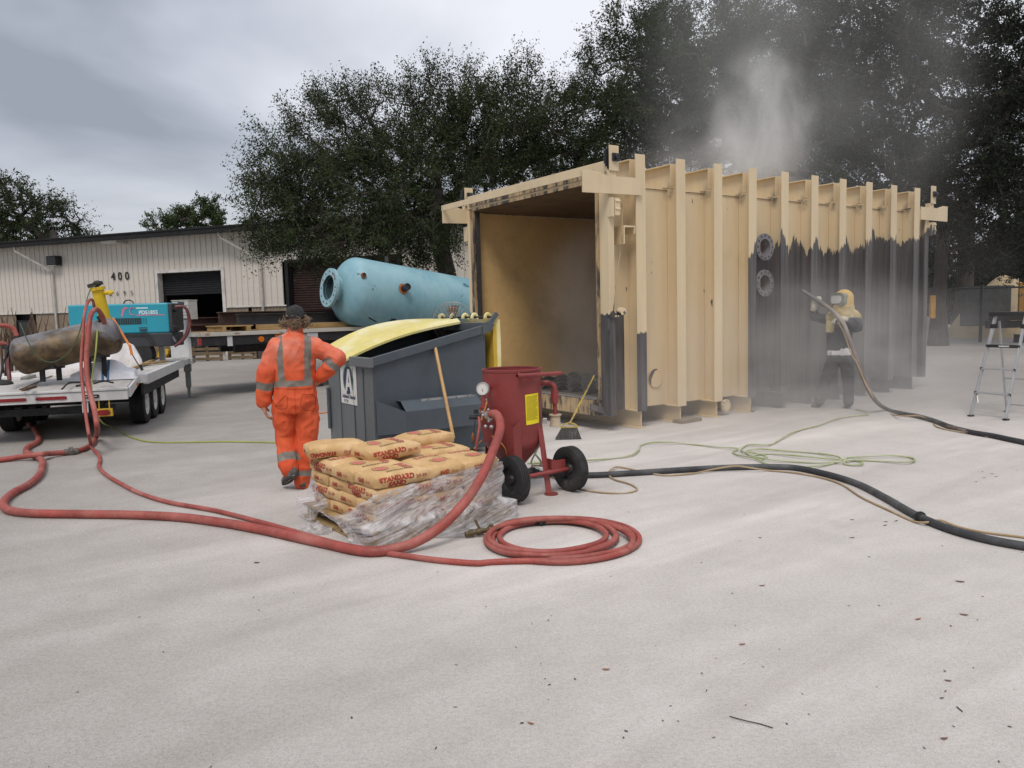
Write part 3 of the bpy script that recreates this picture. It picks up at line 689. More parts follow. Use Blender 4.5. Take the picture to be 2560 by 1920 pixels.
# pole leaning on the dumpster
pw_ = pm('pale_wood', (0.50, 0.30, 0.12), .5, 0, .15, 3, sc=(4, 4, .5))
pk = MB(); p0 = D(1134, 1096, 8.2); p1 = D(1086, 858, 8.72); pk.cyl(p0, p1, .019, n=10); pk.cyl(p0 + (p1 - p0).normalized() * -.30, p0, .015, n=8, m=1)
tag(pk.build('wooden_pole', [pw_, rub], smooth=True), 'plain wooden pole handle leaning against the grey dumpster side', 'pole')

# ================================================================== BLAST POT
potred = pm('pot_red', (0.23, 0.038, 0.034), .48, 0, .14, 2.2, dirt=(0.28, 0.085, 0.075), dirt_s=2.2, dirt_lo=.5, dirt_hi=.85, bmp=.08, bs=25)
pot = thing('blast_pot', 'dark red abrasive blast pot on two black wheels with yellow placard and gauge', 'blast pot', (0.0, 7.05, 0))
PR, PT, PB = .268, 1.125, .47
q = MB(); q.lathe([(.05, .16), (.06, .20), (PR - .03, PB - .07), (PR - .008, PB - .03), (PR, PB + .01), (PR, PT), (PR - .008, PT), (PR - .008, .98), (PR - .06, .93), (.03, .88)], n=48); q.build('tank', potred, pot, smooth=True)
q = MB(); q.lathe([(PR + .006, PT - .018), (PR + .006, PT), (PR - .010, PT + .002), (PR - .012, PT - .01)], n=48); q.build('rim', potred, pot, smooth=True)
q = MB(); q.lathe([(PR + .003, PB + .10), (PR + .003, PB + .108), (PR - .002, PB + .108)], n=48); q.build('weld_seam', potred, pot, smooth=True)
q = MB(); q.lathe([(.0, .02), (.045, .02), (.045, .17), (.0, .17)], n=14); q.build('outlet_valve', dmet, pot, smooth=True)
def angle_leg(top, foot, w, nrm):
    t, f_ = Vector(top), Vector(foot); n = Vector(nrm).normalized(); s_ = (f_ - t).cross(n).normalized(); p = MB()
    th = .008
    for sg_ in (-1, 1):
        e_ = s_ * sg_ * w * .72 - n * w * .55
        a0, a1 = t, f_; b0, b1 = t + e_ + Vector((0, 0, .03)), f_ + e_
        o = n * th
        p.add([a0 - Vector((0, 0, .035)), a1, b1, b0, a0 + o - Vector((0, 0, .035)), a1 + o, b1 + o, b0 + o], [(0, 1, 2, 3), (7, 6, 5, 4), (0, 4, 5, 1), (1, 5, 6, 2), (2, 6, 7, 3), (3, 7, 4, 0)])
    p.cyl((foot[0], foot[1], 0.002), (foot[0], foot[1], .012), .062, n=18)
    return p.build('leg', potred, pot)
angle_leg((.0, -.30, .66), (.01, -.325, .012), .095, (0, -1, 0))
angle_leg((.262, -.11, .60), (.325, -.225, .012), .06, (.9, -.4, 0))
angle_leg((-.245, .13, .64), (-.29, .16, .012), .085, (-.85, .5, 0))
# axle and wheels
wc0 = Vector((-.02, 6.56, .205)) - Vector((0, 7.05, 0)); ax = Vector((.80, .60, 0)).normalized(); wc1 = wc0 + ax * .66
q = MB(); q.cyl(wc0 - ax * .03, wc1 + ax * .03, .019, n=12); q.bar(wc0 + ax * .48 + Vector((0, 0, .05)), wc0 + ax * .48 + Vector((-.06, .10, .05)), .012, .1); q.bar(wc0 + ax * .44 + Vector((0, 0, .05)), wc0 + ax * .60 + Vector((0, 0, .05)), .012, .09); q.build('axle', potred, pot, smooth=True)
tyre_m = pm('pot_tyre', (0.02, 0.02, 0.021), .8, 0, .15, 5, dirt=(0.075, 0.07, 0.066), dirt_s=3, dirt_lo=.5, dirt_hi=.8)
def small_wheel(c, a):
    w = MB(); prof = [(.105, -.038), (.13, -.052), (.175, -.055), (.195, -.045)]
    for k in range(5): x = -.036 + k * .018; prof += [(.203, x - .007), (.203, x + .006), (.197, x + .008), (.197, x + .010)]
    prof += [(.195, .045), (.175, .055), (.13, .052), (.105, .038)]
    w.lathe(prof, c, a, 40); wo = w.build('wheel', tyre_m, pot, smooth=True)
    h = MB(); h.lathe([(.106, -.036), (.10, -.01), (.05, -.005), (.035, -.03), (.0, -.03)], c, a, 24); h.lathe([(.106, .036), (.10, .01), (.05, .005), (.035, .05), (.0, .05)], c, a, 24); h.build('hub', pm('hub_black', (0.03, 0.03, 0.032), .5, dirt=(0.12, 0.11, 0.1), dirt_s=8), wo, smooth=True)
small_wheel(wc0, ax); small_wheel(wc1, ax)
# handle pipe, exhaust pipe
q = MB(); h0 = D(1293, 940, 6.70) - Vector((0, 7.05, 0)); h1 = D(1402, 933, 7.02) - Vector((0, 7.05, 0))
q.lathe([(.016, 0), (.019, 0), (.019, (h1 - h0).length), (.016, (h1 - h0).length)], h0, h1 - h0, 14); q.cyl(h0 + Vector((.02, .02, .01)), h0 + Vector((.02, .08, .01)), .016); q.cyl(h0.lerp(h1, .55), h0.lerp(h1, .55) + Vector((0, .10, 0)), .016); q.build('handle', potred, pot, smooth=True)
q = MB(); ep = spline([(.255, -.03, .985), (.33, -.04, .985), (.375, -.05, .965), (.385, -.05, .91), (.385, -.05, .80)], .015); q.tube(ep, .024, 12)
q.cyl((.385, -.05, .92), (.385, -.05, .80), .034, n=14); q.cyl((.385, -.05, .80), (.385, -.05, .70), .02, n=10); q.cyl((.345, -.05, .86), (.425, -.05, .86), .012); q.build('exhaust_pipe', potred, pot, smooth=True)
q = MB(); q.lathe([(.015, .70), (.058, .70), (.058, .69), (.046, .685), (.046, .61), (.052, .60), (.052, .59), (.0, .585)], (.385, -.05, 0), n=20); q.build('muffler', pm('muffler_tan', (0.42, 0.34, 0.24), .6), pot, smooth=True)
# yellow placard wrapped on the tank
ypl = pm('placard_yellow', (0.80, 0.66, 0.01), .5, 0, .05, 3)
def on_pot(a, z, r=PR): return Vector((r * math.cos(a), r * math.sin(a), z))
pa0, pa1, pz0, pz1 = R(-66), R(-32), .635, .905
q = MB(); n = 10
for i in range(n + 1):
    a = pa0 + (pa1 - pa0) * i / n; sk = .016 * i / n
    q.v += [tuple(on_pot(a + R(1.5), pz0 + sk * .4, PR + .004)), tuple(on_pot(a, pz1 + sk * .4, PR + .004 + (.004 if i == 0 else 0)))]
q.f += [(2 * i, 2 * i + 2, 2 * i + 3, 2 * i + 1) for i in range(n)]; q.m += [0] * n
plo = q.build('placard', ypl, pot, smooth=True)
q = MB(); rg = random.Random(5); z = pz1 - .02
while z > pz0 + .03:
    a = pa0 + R(3); 
    end = pa1 - R(rg.choice((3, 3, 4, 9)))
    if rg.random() < .18: z -= .012; a += R(5); end -= R(5)
    while a < end:
        w = R(rg.uniform(.8, 2.6)); a2 = min(a + w, end)
        tt = (a - pa0) / (pa1 - pa0); s0 = .0064 * tt
        q.add([on_pot(a, z + s0, PR + .0055), on_pot(a2, z + s0, PR + .0055), on_pot(a2, z + .0042 + s0, PR + .0055), on_pot(a, z + .0042 + s0, PR + .0055)], [(0, 1, 2, 3)]); a = a2 + R(.55)
    z -= .0088
q.build('small_print', pm('placard_ink', (0.30, 0.22, 0.01), .6), plo, kind='stuff')
# pressure gauge
gp = D(1207, 972, 6.72) - Vector((0, 7.05, 0)); gd = Vector((-.28, -.95, .05)).normalized()
q = MB(); q.lathe([(.0, -.03), (.05, -.03), (.058, -.02), (.058, .012), (.054, .016), (.050, .012)], gp, gd, 30); go = q.build('gauge', pm('gauge_case', (0.40, 0.40, 0.40), .35, .3), pot, smooth=True)
q = MB(); q.cyl(gp + gd * .009, gp + gd * .0105, .05, n=28); q.build('dial', white_p, go)
MG = frame(gp + gd * .011, gd.cross(Vector((0, 0, 1))) * -1, (0, 0, 1))
if (MG @ Vector((0, 0, 1)) - gp).dot(gd) < 0: MG = frame(gp + gd * .011, gd.cross(Vector((0, 0, 1))), (0, 0, 1))
q = MB()
for i in range(25):
    a = R(-45 + 270 * i / 24); r0 = .040 if i % 4 else .035
    q.add([MG @ Vector((r * math.cos(a + s * .02), r * math.sin(a + s * .02), .0005)) for r, s in ((r0, -1), (r0, 1), (.044, 1), (.044, -1))], [(0, 1, 2, 3)])
q.add([MG @ Vector(p) for p in ((-.0025, -.0, .001), (.0035, -.005, .001), (.006, -.028, .001), (.0015, -.028, .001), (-.008, .032, .001))], [(0, 1, 2, 3, 4)])
q.build('needle_and_scale', blk, go, kind='stuff')
q = MB(); q.cyl(gp + Vector((.02, .03, .02)), Vector((-.2, -.16, .97)), .022, n=10); q.cyl(gp + Vector((0, 0.01, -.06)), gp + Vector((0, .01, -.17)), .02, n=10); q.build('gauge_pipe', potred, pot, smooth=True)
# control panel, valves, fittings at left
def PX(px, py, y): return D(px, py, y) - Vector((0, 7.05, 0))
q = MB(); c0 = PX(1211, 1013, 6.78); c1 = PX(1222, 1103, 6.80); q.bar(c0, c1, .09, .03, up=(.3, -1, 0)); q.build('control_panel', potred, pot, bevel=.004)
q = MB(); q.bar(PX(1190, 1024, 6.80), PX(1190, 1034, 6.80), .035, .04); q.cyl(PX(1173, 1043, 6.8), PX(1200, 1043, 6.8), .02, n=12); q.cyl(PX(1198, 1043, 6.8), PX(1198, 1060, 6.8), .008); q.build('black_valve', rub, pot, smooth=True)
q = MB(); fc = PX(1222, 1038, 6.70); q.cyl(fc + Vector((-.06, .1, .02)), fc, .035, n=12); q.lathe([(.03, -.02), (.045, -.015), (.045, .02), (.03, .025)], fc, (.7, -.7, .1), 12)
for a in (0, 1.6, 3.1, 4.7): q.ball(fc + Vector((.05 * math.cos(a), -.02, .05 * math.sin(a))), .014, 6, 5)
q.ball(fc + Vector((.02, -.02, -.10)), .02, 8, 6); q.ball(fc + Vector((-.03, -.02, -.095)), .018, 8, 6); q.ball(PX(1214, 1000, 6.76), .018, 8, 6); q.build('hose_coupling', bmet, pot, smooth=True)
q = MB(); q.tube(spline([PX(1217, 1004, 6.74), PX(1212, 1022, 6.72), PX(1204, 1050, 6.72)], .02), .009, 6); q.tube(spline([PX(1230, 1090, 6.72), PX(1250, 1105, 6.70), PX(1262, 1120, 6.72), PX(1268, 1140, 6.8)], .02), .006, 6); q.tube(spline([PX(1205, 1100, 6.76), PX(1192, 1114, 6.76), PX(1185, 1122, 6.75)], .02), .005, 6)
q.build('orange_tube', pm('orange_line', (0.55, 0.22, 0.04), .5), pot, smooth=True)
q = MB(); q.tube(spline([PX(1197, 1042, 6.76), PX(1199, 1060, 6.74), PX(1194, 1095, 6.74), PX(1190, 1125, 6.76)], .02), .011, 6); q.build('red_tube', pm('red_line', (0.45, 0.12, 0.10), .5), pot, smooth=True)
q = MB(); q.tube([PX(1188, 1050, 6.78), PX(1184, 1082, 6.78)], .004, 5); q.ball(PX(1182.5, 1095, 6.78), (.016, .016, .05), 8, 6, 1); q.build('tag', [rub, pm('tag_leather', (0.22, 0.085, 0.03), .6)], pot, smooth=True)
q = MB(); q.bar(PX(1362, 1045, 6.96), PX(1362, 1058, 6.96), .03, .04); q.build('side_fitting', bmet, pot, bevel=.005)

# ================================================================== PALLET, SAND BAGS, WRAP
PANG = R(38); FC = Vector((-.985, 5.40, 0)); FR = Vector((math.cos(PANG), math.sin(PANG), 0)); FL = Vector((-math.sin(PANG), math.cos(PANG), 0))
def S3(a, b_, z): return FC + FR * a + FL * b_ + Vector((0, 0, z))
palw = pm('pallet_wood', (0.36, 0.24, 0.105), .85, 0, .22, 3, sc=(1, 5, 5), dirt=(0.20, 0.15, 0.09))
pal = thing('wooden_pallet', 'worn wooden pallet under the wrapped stack of sand bags', 'pallet', FC, PANG)
PL = 1.08
for i in range(7):
    x = -.06 + i * (PL + .03) / 6 * .97
    if i == 0: bd = MB().box(0, .10, -.06, PL + .08, .100, .118).build('board', palw, pal, loc=(x, 0, 0), bevel=.003)
    else: dup(bd, pal, (x, 0, 0))
for i in range(3):
    MB().box(-.06, PL + .08, -.06 + i * .57 - (.04 if i else 0), -.02 + i * .57 - (.04 if i else 0), .020, .099).build('stringer', palw, pal, bevel=.003)
for x in (-.06, .5, 1.0): MB().box(x, x + .10, -.06, PL + .08, .002, .019).build('bottom_board', palw, pal, bevel=.003)
kraft = None
def kraft_mat():
    m, t, b = _nodes('kraft_paper'); v = coords(t, 'Object')
    o = mixc(t, noise_fac(t, v, 6, 6, .6, .3, .7), (0.50, 0.310, 0.130), (0.64, 0.425, 0.205))
    o = mixc(t, tmath(t, 'MULTIPLY', noise_fac(t, v, 3, 7, .7, .52, .75), .5), o, (0.66, 0.53, 0.36))
    t.links.new(o, b.inputs['Base Color']); b.inputs['Roughness'].default_value = .75
    n = mk(t, 'ShaderNodeTexNoise', i_Scale=22.0, i_Detail=5.0, i_Distortion=.6); t.links.new(v, n.inputs['Vector']); bump(t, b, n.outputs[0], .55, .012)
    return m
kraft = kraft_mat(); ink = pm('red_ink', (0.34, 0.035, 0.022), .75, 0, .2, 20, dirt=(0.5, 0.33, 0.17), dirt_s=30, dirt_lo=.58, dirt_hi=.75); pink = pm('pink_ink', (0.52, 0.15, 0.11), .75, 0, .15, 12, dirt=(0.55, 0.36, 0.2), dirt_s=14, dirt_lo=.5, dirt_hi=.75); bink = pm('black_ink', (0.10, 0.07, 0.045), .75)
BL, BW, BH = .455, .31, .098
def bag(o, ux, label, seed, end_text=True, side_text=True, top=True, tilt=(0, 0), flip=False, L_=BL, W_=BW, H_=BH, zup=None):
    """a filled paper sack: pillow of paper; ux is its long direction"""
    rg = random.Random(seed); x = Vector(ux).normalized(); y = Vector((-x.y, x.x, 0))
    M = frame(o, x, y) @ Matrix.Rotation(tilt[0], 4, 'X') @ Matrix.Rotation(tilt[1], 4, 'Y')
    ob_o = Vector((rg.random() * 50, rg.random() * 50, 0))
    def surf(p):
        # p in the unit box -> pillow shape
        a, c, h = p
        e = lambda q_, k: math.copysign(abs(q_) ** k, q_)
        X = a * L_ / 2; Y = c * W_ / 2; Z = (h * .5 + .5) * H_
        bulge = (1 - a ** 4) * (1 - c ** 4)
        Z += (.017 if h > 0 else .0) * bulge * max(0, h)
        edge = (abs(a) ** 6 + abs(c) ** 6) * .5
        Z -= max(0, h) * .010 * edge * 2 if h > 0 else 0
        Z += max(0, -h) * .010 * edge
        mid = 1 - h * h
        X += math.copysign(.012 * mid * (1 - c ** 4), a) * abs(a) ** 3; Y += math.copysign(.012 * mid * (1 - a ** 4), c) * abs(c) ** 3
        X *= 1 - .012 * (1 - mid) * (1 - abs(c) ** 3); Y *= 1 - .02 * (1 - mid) * (1 - abs(a) ** 3)
        q_ = Vector((X, Y, Z)); n_ = mnoise.noise_vector(q_ * 7 + ob_o) * .0075 + mnoise.noise_vector(q_ * 24 + ob_o) * .0028
        return q_ + n_
    q = MB(); nx, ny, nz = 18, 12, 5
    idx = {}
    def vid(i, j, k):
        if (i, j, k) not in idx:
            idx[(i, j, k)] = len(q.v); q.v.append(tuple(surf((2 * i / nx - 1, 2 * j / ny - 1, 2 * k / nz - 1))))
        return idx[(i, j, k)]
    F_ = []
    for i in range(nx):
        for j in range(ny): F_ += [(vid(i, j, 0), vid(i, j + 1, 0), vid(i + 1, j + 1, 0), vid(i + 1, j, 0)), (vid(i, j, nz), vid(i + 1, j, nz), vid(i + 1, j + 1, nz), vid(i, j + 1, nz))]
        for k in range(nz): F_ += [(vid(i, 0, k), vid(i + 1, 0, k), vid(i + 1, 0, k + 1), vid(i, 0, k + 1)), (vid(i, ny, k), vid(i, ny, k + 1), vid(i + 1, ny, k + 1), vid(i + 1, ny, k))]
    for j in range(ny):
        for k in range(nz): F_ += [(vid(0, j, k), vid(0, j, k + 1), vid(0, j + 1, k + 1), vid(0, j + 1, k)), (vid(nx, j, k), vid(nx, j + 1, k), vid(nx, j + 1, k + 1), vid(nx, j, k + 1))]
    q.f = F_; q.m = [0] * len(F_)
    root = thing('sand_bag', label, 'sand bag', (0, 0, 0), 0, 'paper bags of sand stacked on the pallet'); root.matrix_world = M; root.matrix_basis = M
    q.build('paper_sack', kraft, root, smooth=True)
    def print_on(mb, s, fx, cu, cv, size, m, bold=.0, xs=1.0, rot=0):
        """lettering laid on a face: fx maps (u,v) metres on the face to a unit box point"""
        v, f = text_mesh(s, size, bold, xs); out = []
        cr_, sr = math.cos(rot), math.sin(rot)
        for (u0, v0) in v:
            u_, v_ = cu + u0 * cr_ - v0 * sr, cv + u0 * sr + v0 * cr_
            p = fx(u_, v_); out.append(surf(p[0]) + Vector(p[1]) * .0028)
        mb.add(out, f, m)
    fs = lambda u, v: ((max(-1, min(1, u / (L_ / 2))), -1, max(-.95, min(.95, v / (H_ / 2)))), (0, -1, 0))
    fe = lambda u, v: ((-1, max(-1, min(1, -u / (W_ / 2))), max(-.95, min(.95, v / (H_ / 2)))), (-1, 0, 0))
    ft = lambda u, v: ((max(-1, min(1, u / (L_ / 2))), max(-1, min(1, v / (W_ / 2))), 1), (0, 0, 1))
    pr = MB()
    r0 = math.pi if flip else 0
    if side_text:
        if flip: print_on(pr, '20-30', fs, .07, -.005, .034, 0, .0, 1.0, r0); print_on(pr, 'STANDARD', fs, -.13, -.02, .05, 0, .003, .75, r0)
        else:
            print_on(pr, 'STANDARD', fs, -.06, .017, .058, 0, .0030, .93); print_on(pr, 'SAND', fs, -.06, -.031, .054, 0, .0030, 1.0); print_on(pr, '20-30', fs, .146, .004, .040, 0, .0004, 1.05)
    if end_text: print_on(pr, 'SAND', fe, -.035, -.006, .050, 0, .0026, .60, r0); print_on(pr, '20-30', fe, .055, -.006, .027, 0, .0, .9, r0)
    if top:
        print_on(pr, 'SAND', ft, .085, .0, .088, 1, .0035, .9, math.pi / 2 * (1 if seed % 2 else -1))
        print_on(pr, 'Fused sand, 50 lb', ft, .02, -.02, .026, 2, .0, .7, math.pi / 2 * (1 if seed % 2 else -1)) if False else None
        nn = 30; cxx, rx_, ry_ = -.105, .058, .072
        vs = []
        def T(u, v): p = ft(u, v); return surf(p[0]) + Vector(p[1]) * .0022
        pr.add([T(cxx + rx_ * .78 * math.cos(2 * math.pi * i / nn), ry_ * .78 * math.sin(2 * math.pi * i / nn)) for i in range(nn)] + [T(cxx, 0)], [(i, (i + 1) % nn, nn) for i in range(nn)], 1)
        vs = []
        for i in range(nn):
            a = 2 * math.pi * i / nn; vs += [T(cxx + rx_ * math.cos(a), ry_ * math.sin(a)), T(cxx + (rx_ - .004) * math.cos(a), (ry_ - .004) * math.sin(a))]
        pr.add(vs, [(2 * i, 2 * ((i + 1) % nn), 2 * ((i + 1) % nn) + 1, 2 * i + 1) for i in range(nn)], 2)
        for k_ in range(2):
            yy = -W_ / 2 + .035 + .012 * k_; xx = -.12
            while xx < .10:
                w = rg.uniform(.006, .018); pr.add([T(xx, yy), T(xx + w, yy), T(xx + w, yy + .006), T(xx, yy + .006)], [(0, 1, 2, 3)], 2); xx += w + .006
    if pr.v: pr.build('lettering', [ink, pink, bink], root, kind='stuff')
    return root
def bag_at(a, b_, z, along, label, seed, **k):
    """centre of the sack in stack coordinates; along 'R' or 'L' gives its long direction"""
    ux = {'R': FR, 'L': FL, '-R': -FR, '-L': -FL}[along]
    j = random.Random(seed * 7 + 1); ux = (Matrix.Rotation(j.uniform(-.03, .03), 3, 'Z') @ ux)
    return bag(S3(a, b_, z), ux, label, seed, **k)
hl, hw = BL / 2, BW / 2
# third row from the ground up (top full layer), pinwheel of five
Z = .408
bag_at(hl, hw, Z, 'R', 'sand bag on the front corner of the full layer, STANDARD SAND facing the camera', 11)
bag_at(hl - .02, BW + hw, Z, 'R', 'sand bag behind the front corner bag, only its small SAND end seen', 12, side_text=False)
bag_at(hw - .02, 2 * BW + hl, Z, '-L', 'sand bag at the far left of the full layer, STANDARD on its left side', 13, end_text=False)
bag_at(BL + hw, hl, Z, 'L', 'sand bag in the middle of the right side, SAND end half under plastic', 14, side_text=False)
bag_at(BL + BW + hw + .01, hl - .01, Z, 'L', 'sand bag at the right end of the full layer beside the red hose', 16, side_text=False)
bag_at(BL + .12, BL + hl + .03, Z, 'R', 'sand bag lying flat under the two topmost bags', 18, side_text=False, end_text=False)
bag_at(BL + BL + .05, BL + hl + .0, Z, 'R', 'sand bag at the back right corner of the stack near the dumpster', 20, side_text=False, end_text=False)
# top two, slightly askew
Z = .520
bag(S3(.43, .62, Z), Matrix.Rotation(.05, 3, 'Z') @ FR, 'topmost sand bag with STANDARD SAND 20-30 toward the camera', 21, tilt=(.05, -.03))
bag(S3(.16, .97, Z), Matrix.Rotation(-.25, 3, 'Z') @ FR, 'topmost sand bag at the left with its print upside down', 22, flip=True, top=False)
bag(S3(.98, .92, Z - .02), FR, 'single sand bag lying behind the topmost ones by the wooden pole', 23, end_text=False, side_text=False, W_=.26)
# second layer
Z = .310
bag_at(hw, hl, Z, '-L', 'sand bag of the second layer, STANDARD SAND on its left side', 31, end_text=False, top=False)
bag_at(hl, BL + hw - .01, Z, 'R', 'sand bag of the second layer, larger SAND end left of the STANDARD bag', 32, side_text=False, top=False)
bag_at(hl - .01, BL + BW + hw - .01, Z, 'R', 'sand bag of the second layer at the far left end', 34, side_text=False, top=False)
bag_at(BW + hl + .01, hw, Z, 'R', 'sand bag of the second layer showing faintly behind the plastic on the right', 36, top=False)
bag_at(BW + BL + hw, hl + .02, Z, 'L', 'sand bag of the second layer at the right end behind plastic', 38, side_text=False, top=False)
# first layer and bottom layer
Z = .214
bag_at(hl, hw, Z, 'R', 'sand bag of the third layer down at the front corner behind plastic', 41, top=False)
bag_at(hl, BW + hw, Z, 'R', 'sand bag of the third layer down with a SAND end above the torn plastic', 42, side_text=False, top=False)
bag_at(hw - .01, 2 * BW + hl, Z, '-L', 'sand bag of the third layer down at the far left behind the plastic peak', 43, end_text=False, top=False)
bag_at(BL + hw, hl, Z, 'L', 'sand bag of the third layer down in the middle behind plastic', 44, side_text=False, top=False)
bag_at(BL + BW + hw, hl, Z, 'L', 'sand bag of the third layer down at the right end behind plastic', 46, side_text=False, top=False)
Z = .120
bag_at(hw, hl, Z, '-L', 'sand bag of the bottom layer at the front corner behind plastic', 51, end_text=False, top=False)
bag_at(hl, BL + hw, Z, 'R', 'sand bag of the bottom layer on the left side behind plastic', 52, side_text=False, top=False)
bag_at(hl, BL + BW + hw, Z, 'R', 'sand bag of the bottom layer at the far left behind plastic', 54, side_text=False, top=False)
bag_at(BW + hl, hw, Z, 'R', 'sand bag of the bottom layer in the middle behind plastic', 56, top=False)
bag_at(BW + BL + hw, hl, Z, 'L', 'sand bag of the bottom layer at the right end behind plastic', 58, side_text=False, top=False)
# stretch wrap
def wrap_mat():
    m, t, b = _nodes('stretch_wrap'); o = t.nodes['Material Output']; v = coords(t, 'UV')
    tr = mk(t, 'ShaderNodeBsdfTransparent'); tr.inputs[0].default_value = (.93, .92, .93, 1)
    mpn = mk(t, 'ShaderNodeMapping'); mpn.vector_type = 'TEXTURE'; mpn.inputs['Rotation'].default_value = (0, 0, R(19)); mpn.inputs['Scale'].default_value = (.50, .05, 1); t.links.new(v, mpn.inputs[0])
    n = mk(t, 'ShaderNodeTexNoise', i_Scale=1.6, i_Detail=9.0, i_Roughness=.66, i_Distortion=1.2); t.links.new(mpn.outputs[0], n.inputs['Vector'])
    n2 = mk(t, 'ShaderNodeTexNoise', i_Scale=7.0, i_Detail=6.0, i_Roughness=.6, i_Distortion=1.5); t.links.new(v, n2.inputs['Vector'])
    hsum = tmath(t, 'ADD', n.outputs[0], tmath(t, 'MULTIPLY', n2.outputs[0], .8))
    b.inputs['Base Color'].default_value = (.80, .775, .775, 1); b.inputs['Roughness'].default_value = .18; b.inputs['Specular IOR Level'].default_value = .8
    bump(t, b, hsum, 1.0, .03)
    f1 = mk(t, 'ShaderNodeMapRange', clamp=True); f1.inputs[1].default_value = .74; f1.inputs[2].default_value = 1.12; f1.inputs[3].default_value = .16; f1.inputs[4].default_value = .86; t.links.new(hsum, f1.inputs[0])
    mx = mk(t, 'ShaderNodeMixShader'); t.links.new(f1.outputs[0], mx.inputs[0]); t.links.new(tr.outputs[0], mx.inputs[1]); t.links.new(b.outputs[0], mx.inputs[2]); t.links.new(mx.outputs[0], o.inputs[0])
    return m
wr = MB(); NS, NT = 120, 22
def wtop(s):
    # s along the perimeter: 0 far left corner .. 1.08 front corner .. 2.16 right corner .. 2.6 round the back
    k = [(0, .26), (.06, .335), (.12, .32), (.30, .20), (.42, .15), (.50, .115), (.56, .14), (.66, .165), (.80, .23), (.95, .30), (1.04, .345), (1.10, .385), (1.3, .40), (1.6, .43), (1.9, .455), (2.12, .47), (2.2, .46), (2.7, .40)]
    for (a, x), (c, y) in zip(k, k[1:]):
        if a <= s <= c: return x + (y - x) * (s - a) / (c - a)
    return k[-1][1]
def wbot(s):
    k = [(0, .03), (.12, .012), (.26, .05), (.34, .13), (.55, .105), (.64, .10), (.78, .05), (.92, .01), (1.2, .008), (2.7, .008)]
    for (a, x), (c, y) in zip(k, k[1:]):
        if a <= s <= c: return x + (y - x) * (s - a) / (c - a)
    return .01
PE = 1.10
def wpos(s, z, out):
    kc = lambda d_: out * max(0, 1 - d_ / .18)
    if s < PE: p = S3(-out, PE - s - kc(PE - s) + kc(s), z)
    elif s < 2 * PE: p = S3(s - PE - kc(s - PE) + kc(2 * PE - s), -out, z)
    else: p = S3(PE + out, s - 2 * PE - kc(s - 2 * PE), z)
    c = min(abs(s - PE), .1) / .1
    return p
uvs = []
for i in range(NS + 1):
    s = 2.7 * i / NS; zt, zb = wtop(s), wbot(s)
    zt += .012 * mnoise.noise(Vector((s * 9, 3, 0))); 
    for j in range(NT + 1):
        t_ = j / NT; z = zb + (zt - zb) * t_
        fl = max(0, 1 - z / .14)
        o = .022 + .16 * fl ** 2 * (.55 + .45 * mnoise.noise(Vector((s * 5, 1, 7)))) + .018 * mnoise.noise(Vector((s * 7 - z * 9, z * 3, 2))) + .010 * mnoise.noise(Vector((s * 24 - z * 25, z * 14, 5)))
        o += .035 * (1 - min(1, abs(t_ - 1) * 6)) * max(0, mnoise.noise(Vector((s * 6, 9, 1)))) + (.03 if s < .95 else 0) * (1 - t_)
        o = max(.013, o); 
        if z < .16: o = max(o, .10)
        wr.v.append(tuple(wpos(s, max(.006, z), o))); uvs.append((s, z * 1.0))
for i in range(NS):
    for j in range(NT): a = i * (NT + 1) + j; wr.f.append((a, a + NT + 1, a + NT + 2, a + 1)); wr.m.append(0)
wro = wr.build('plastic_wrap', wrap_mat(), smooth=False)
uvl = wro.data.uv_layers.new(name='uv')
co = [uvs[l.vertex_index] for l in wro.data.loops]; uvl.data.foreach_set('uv', [c for p in co for c in p])
wro.data.polygons.foreach_set('use_smooth', [True] * len(wro.data.polygons))
tag(wro, 'torn clear plastic stretch wrap sagging round the pallet of sand bags', 'plastic wrap')
# crumpled scraps of film on the ground in front
sc_m = wro.data.materials[0]
def scrap(c, rx, ry, h, seed, label):
    q = MB(); n = 14; uv = []
    for i in range(n + 1):
        for j in range(n + 1):
            x, y = 2 * i / n - 1, 2 * j / n - 1; r_ = math.hypot(x, y)
            z = .006 + max(0, h * (1 - r_ * .8) * (.5 + mnoise.noise(Vector((x * 2.5 + seed, y * 2.5, 1))) * 1.2))
            k = 1 + .25 * mnoise.noise(Vector((x * 2, y * 2, seed)))
            q.v.append((c[0] + x * rx * k, c[1] + y * ry * k, z)); uv.append((x * .2, y * .2))
    for i in range(n):
        for j in range(n): a = i * (n + 1) + j; q.f.append((a, a + n + 1, a + n + 2, a + 1)); q.m.append(0)
    o = q.build('plastic_scrap', sc_m, smooth=True); ul = o.data.uv_layers.new(name='uv'); ul.data.foreach_set('uv', [c_ for l in o.data.loops for c_ in uv[l.vertex_index]])
    return tag(o, label, 'plastic scrap')
scrap(G(785, 1330), .14, .10, .11, 3, 'crumpled clear plastic film at the left foot of the pallet')
scrap(G(985, 1352), .20, .09, .09, 8, 'bunched clear plastic film on the ground at the front pallet corner')
scrap(G(1150, 1340), .30, .05, .03, 12, 'flat strip of clear plastic film along the right foot of the pallet')
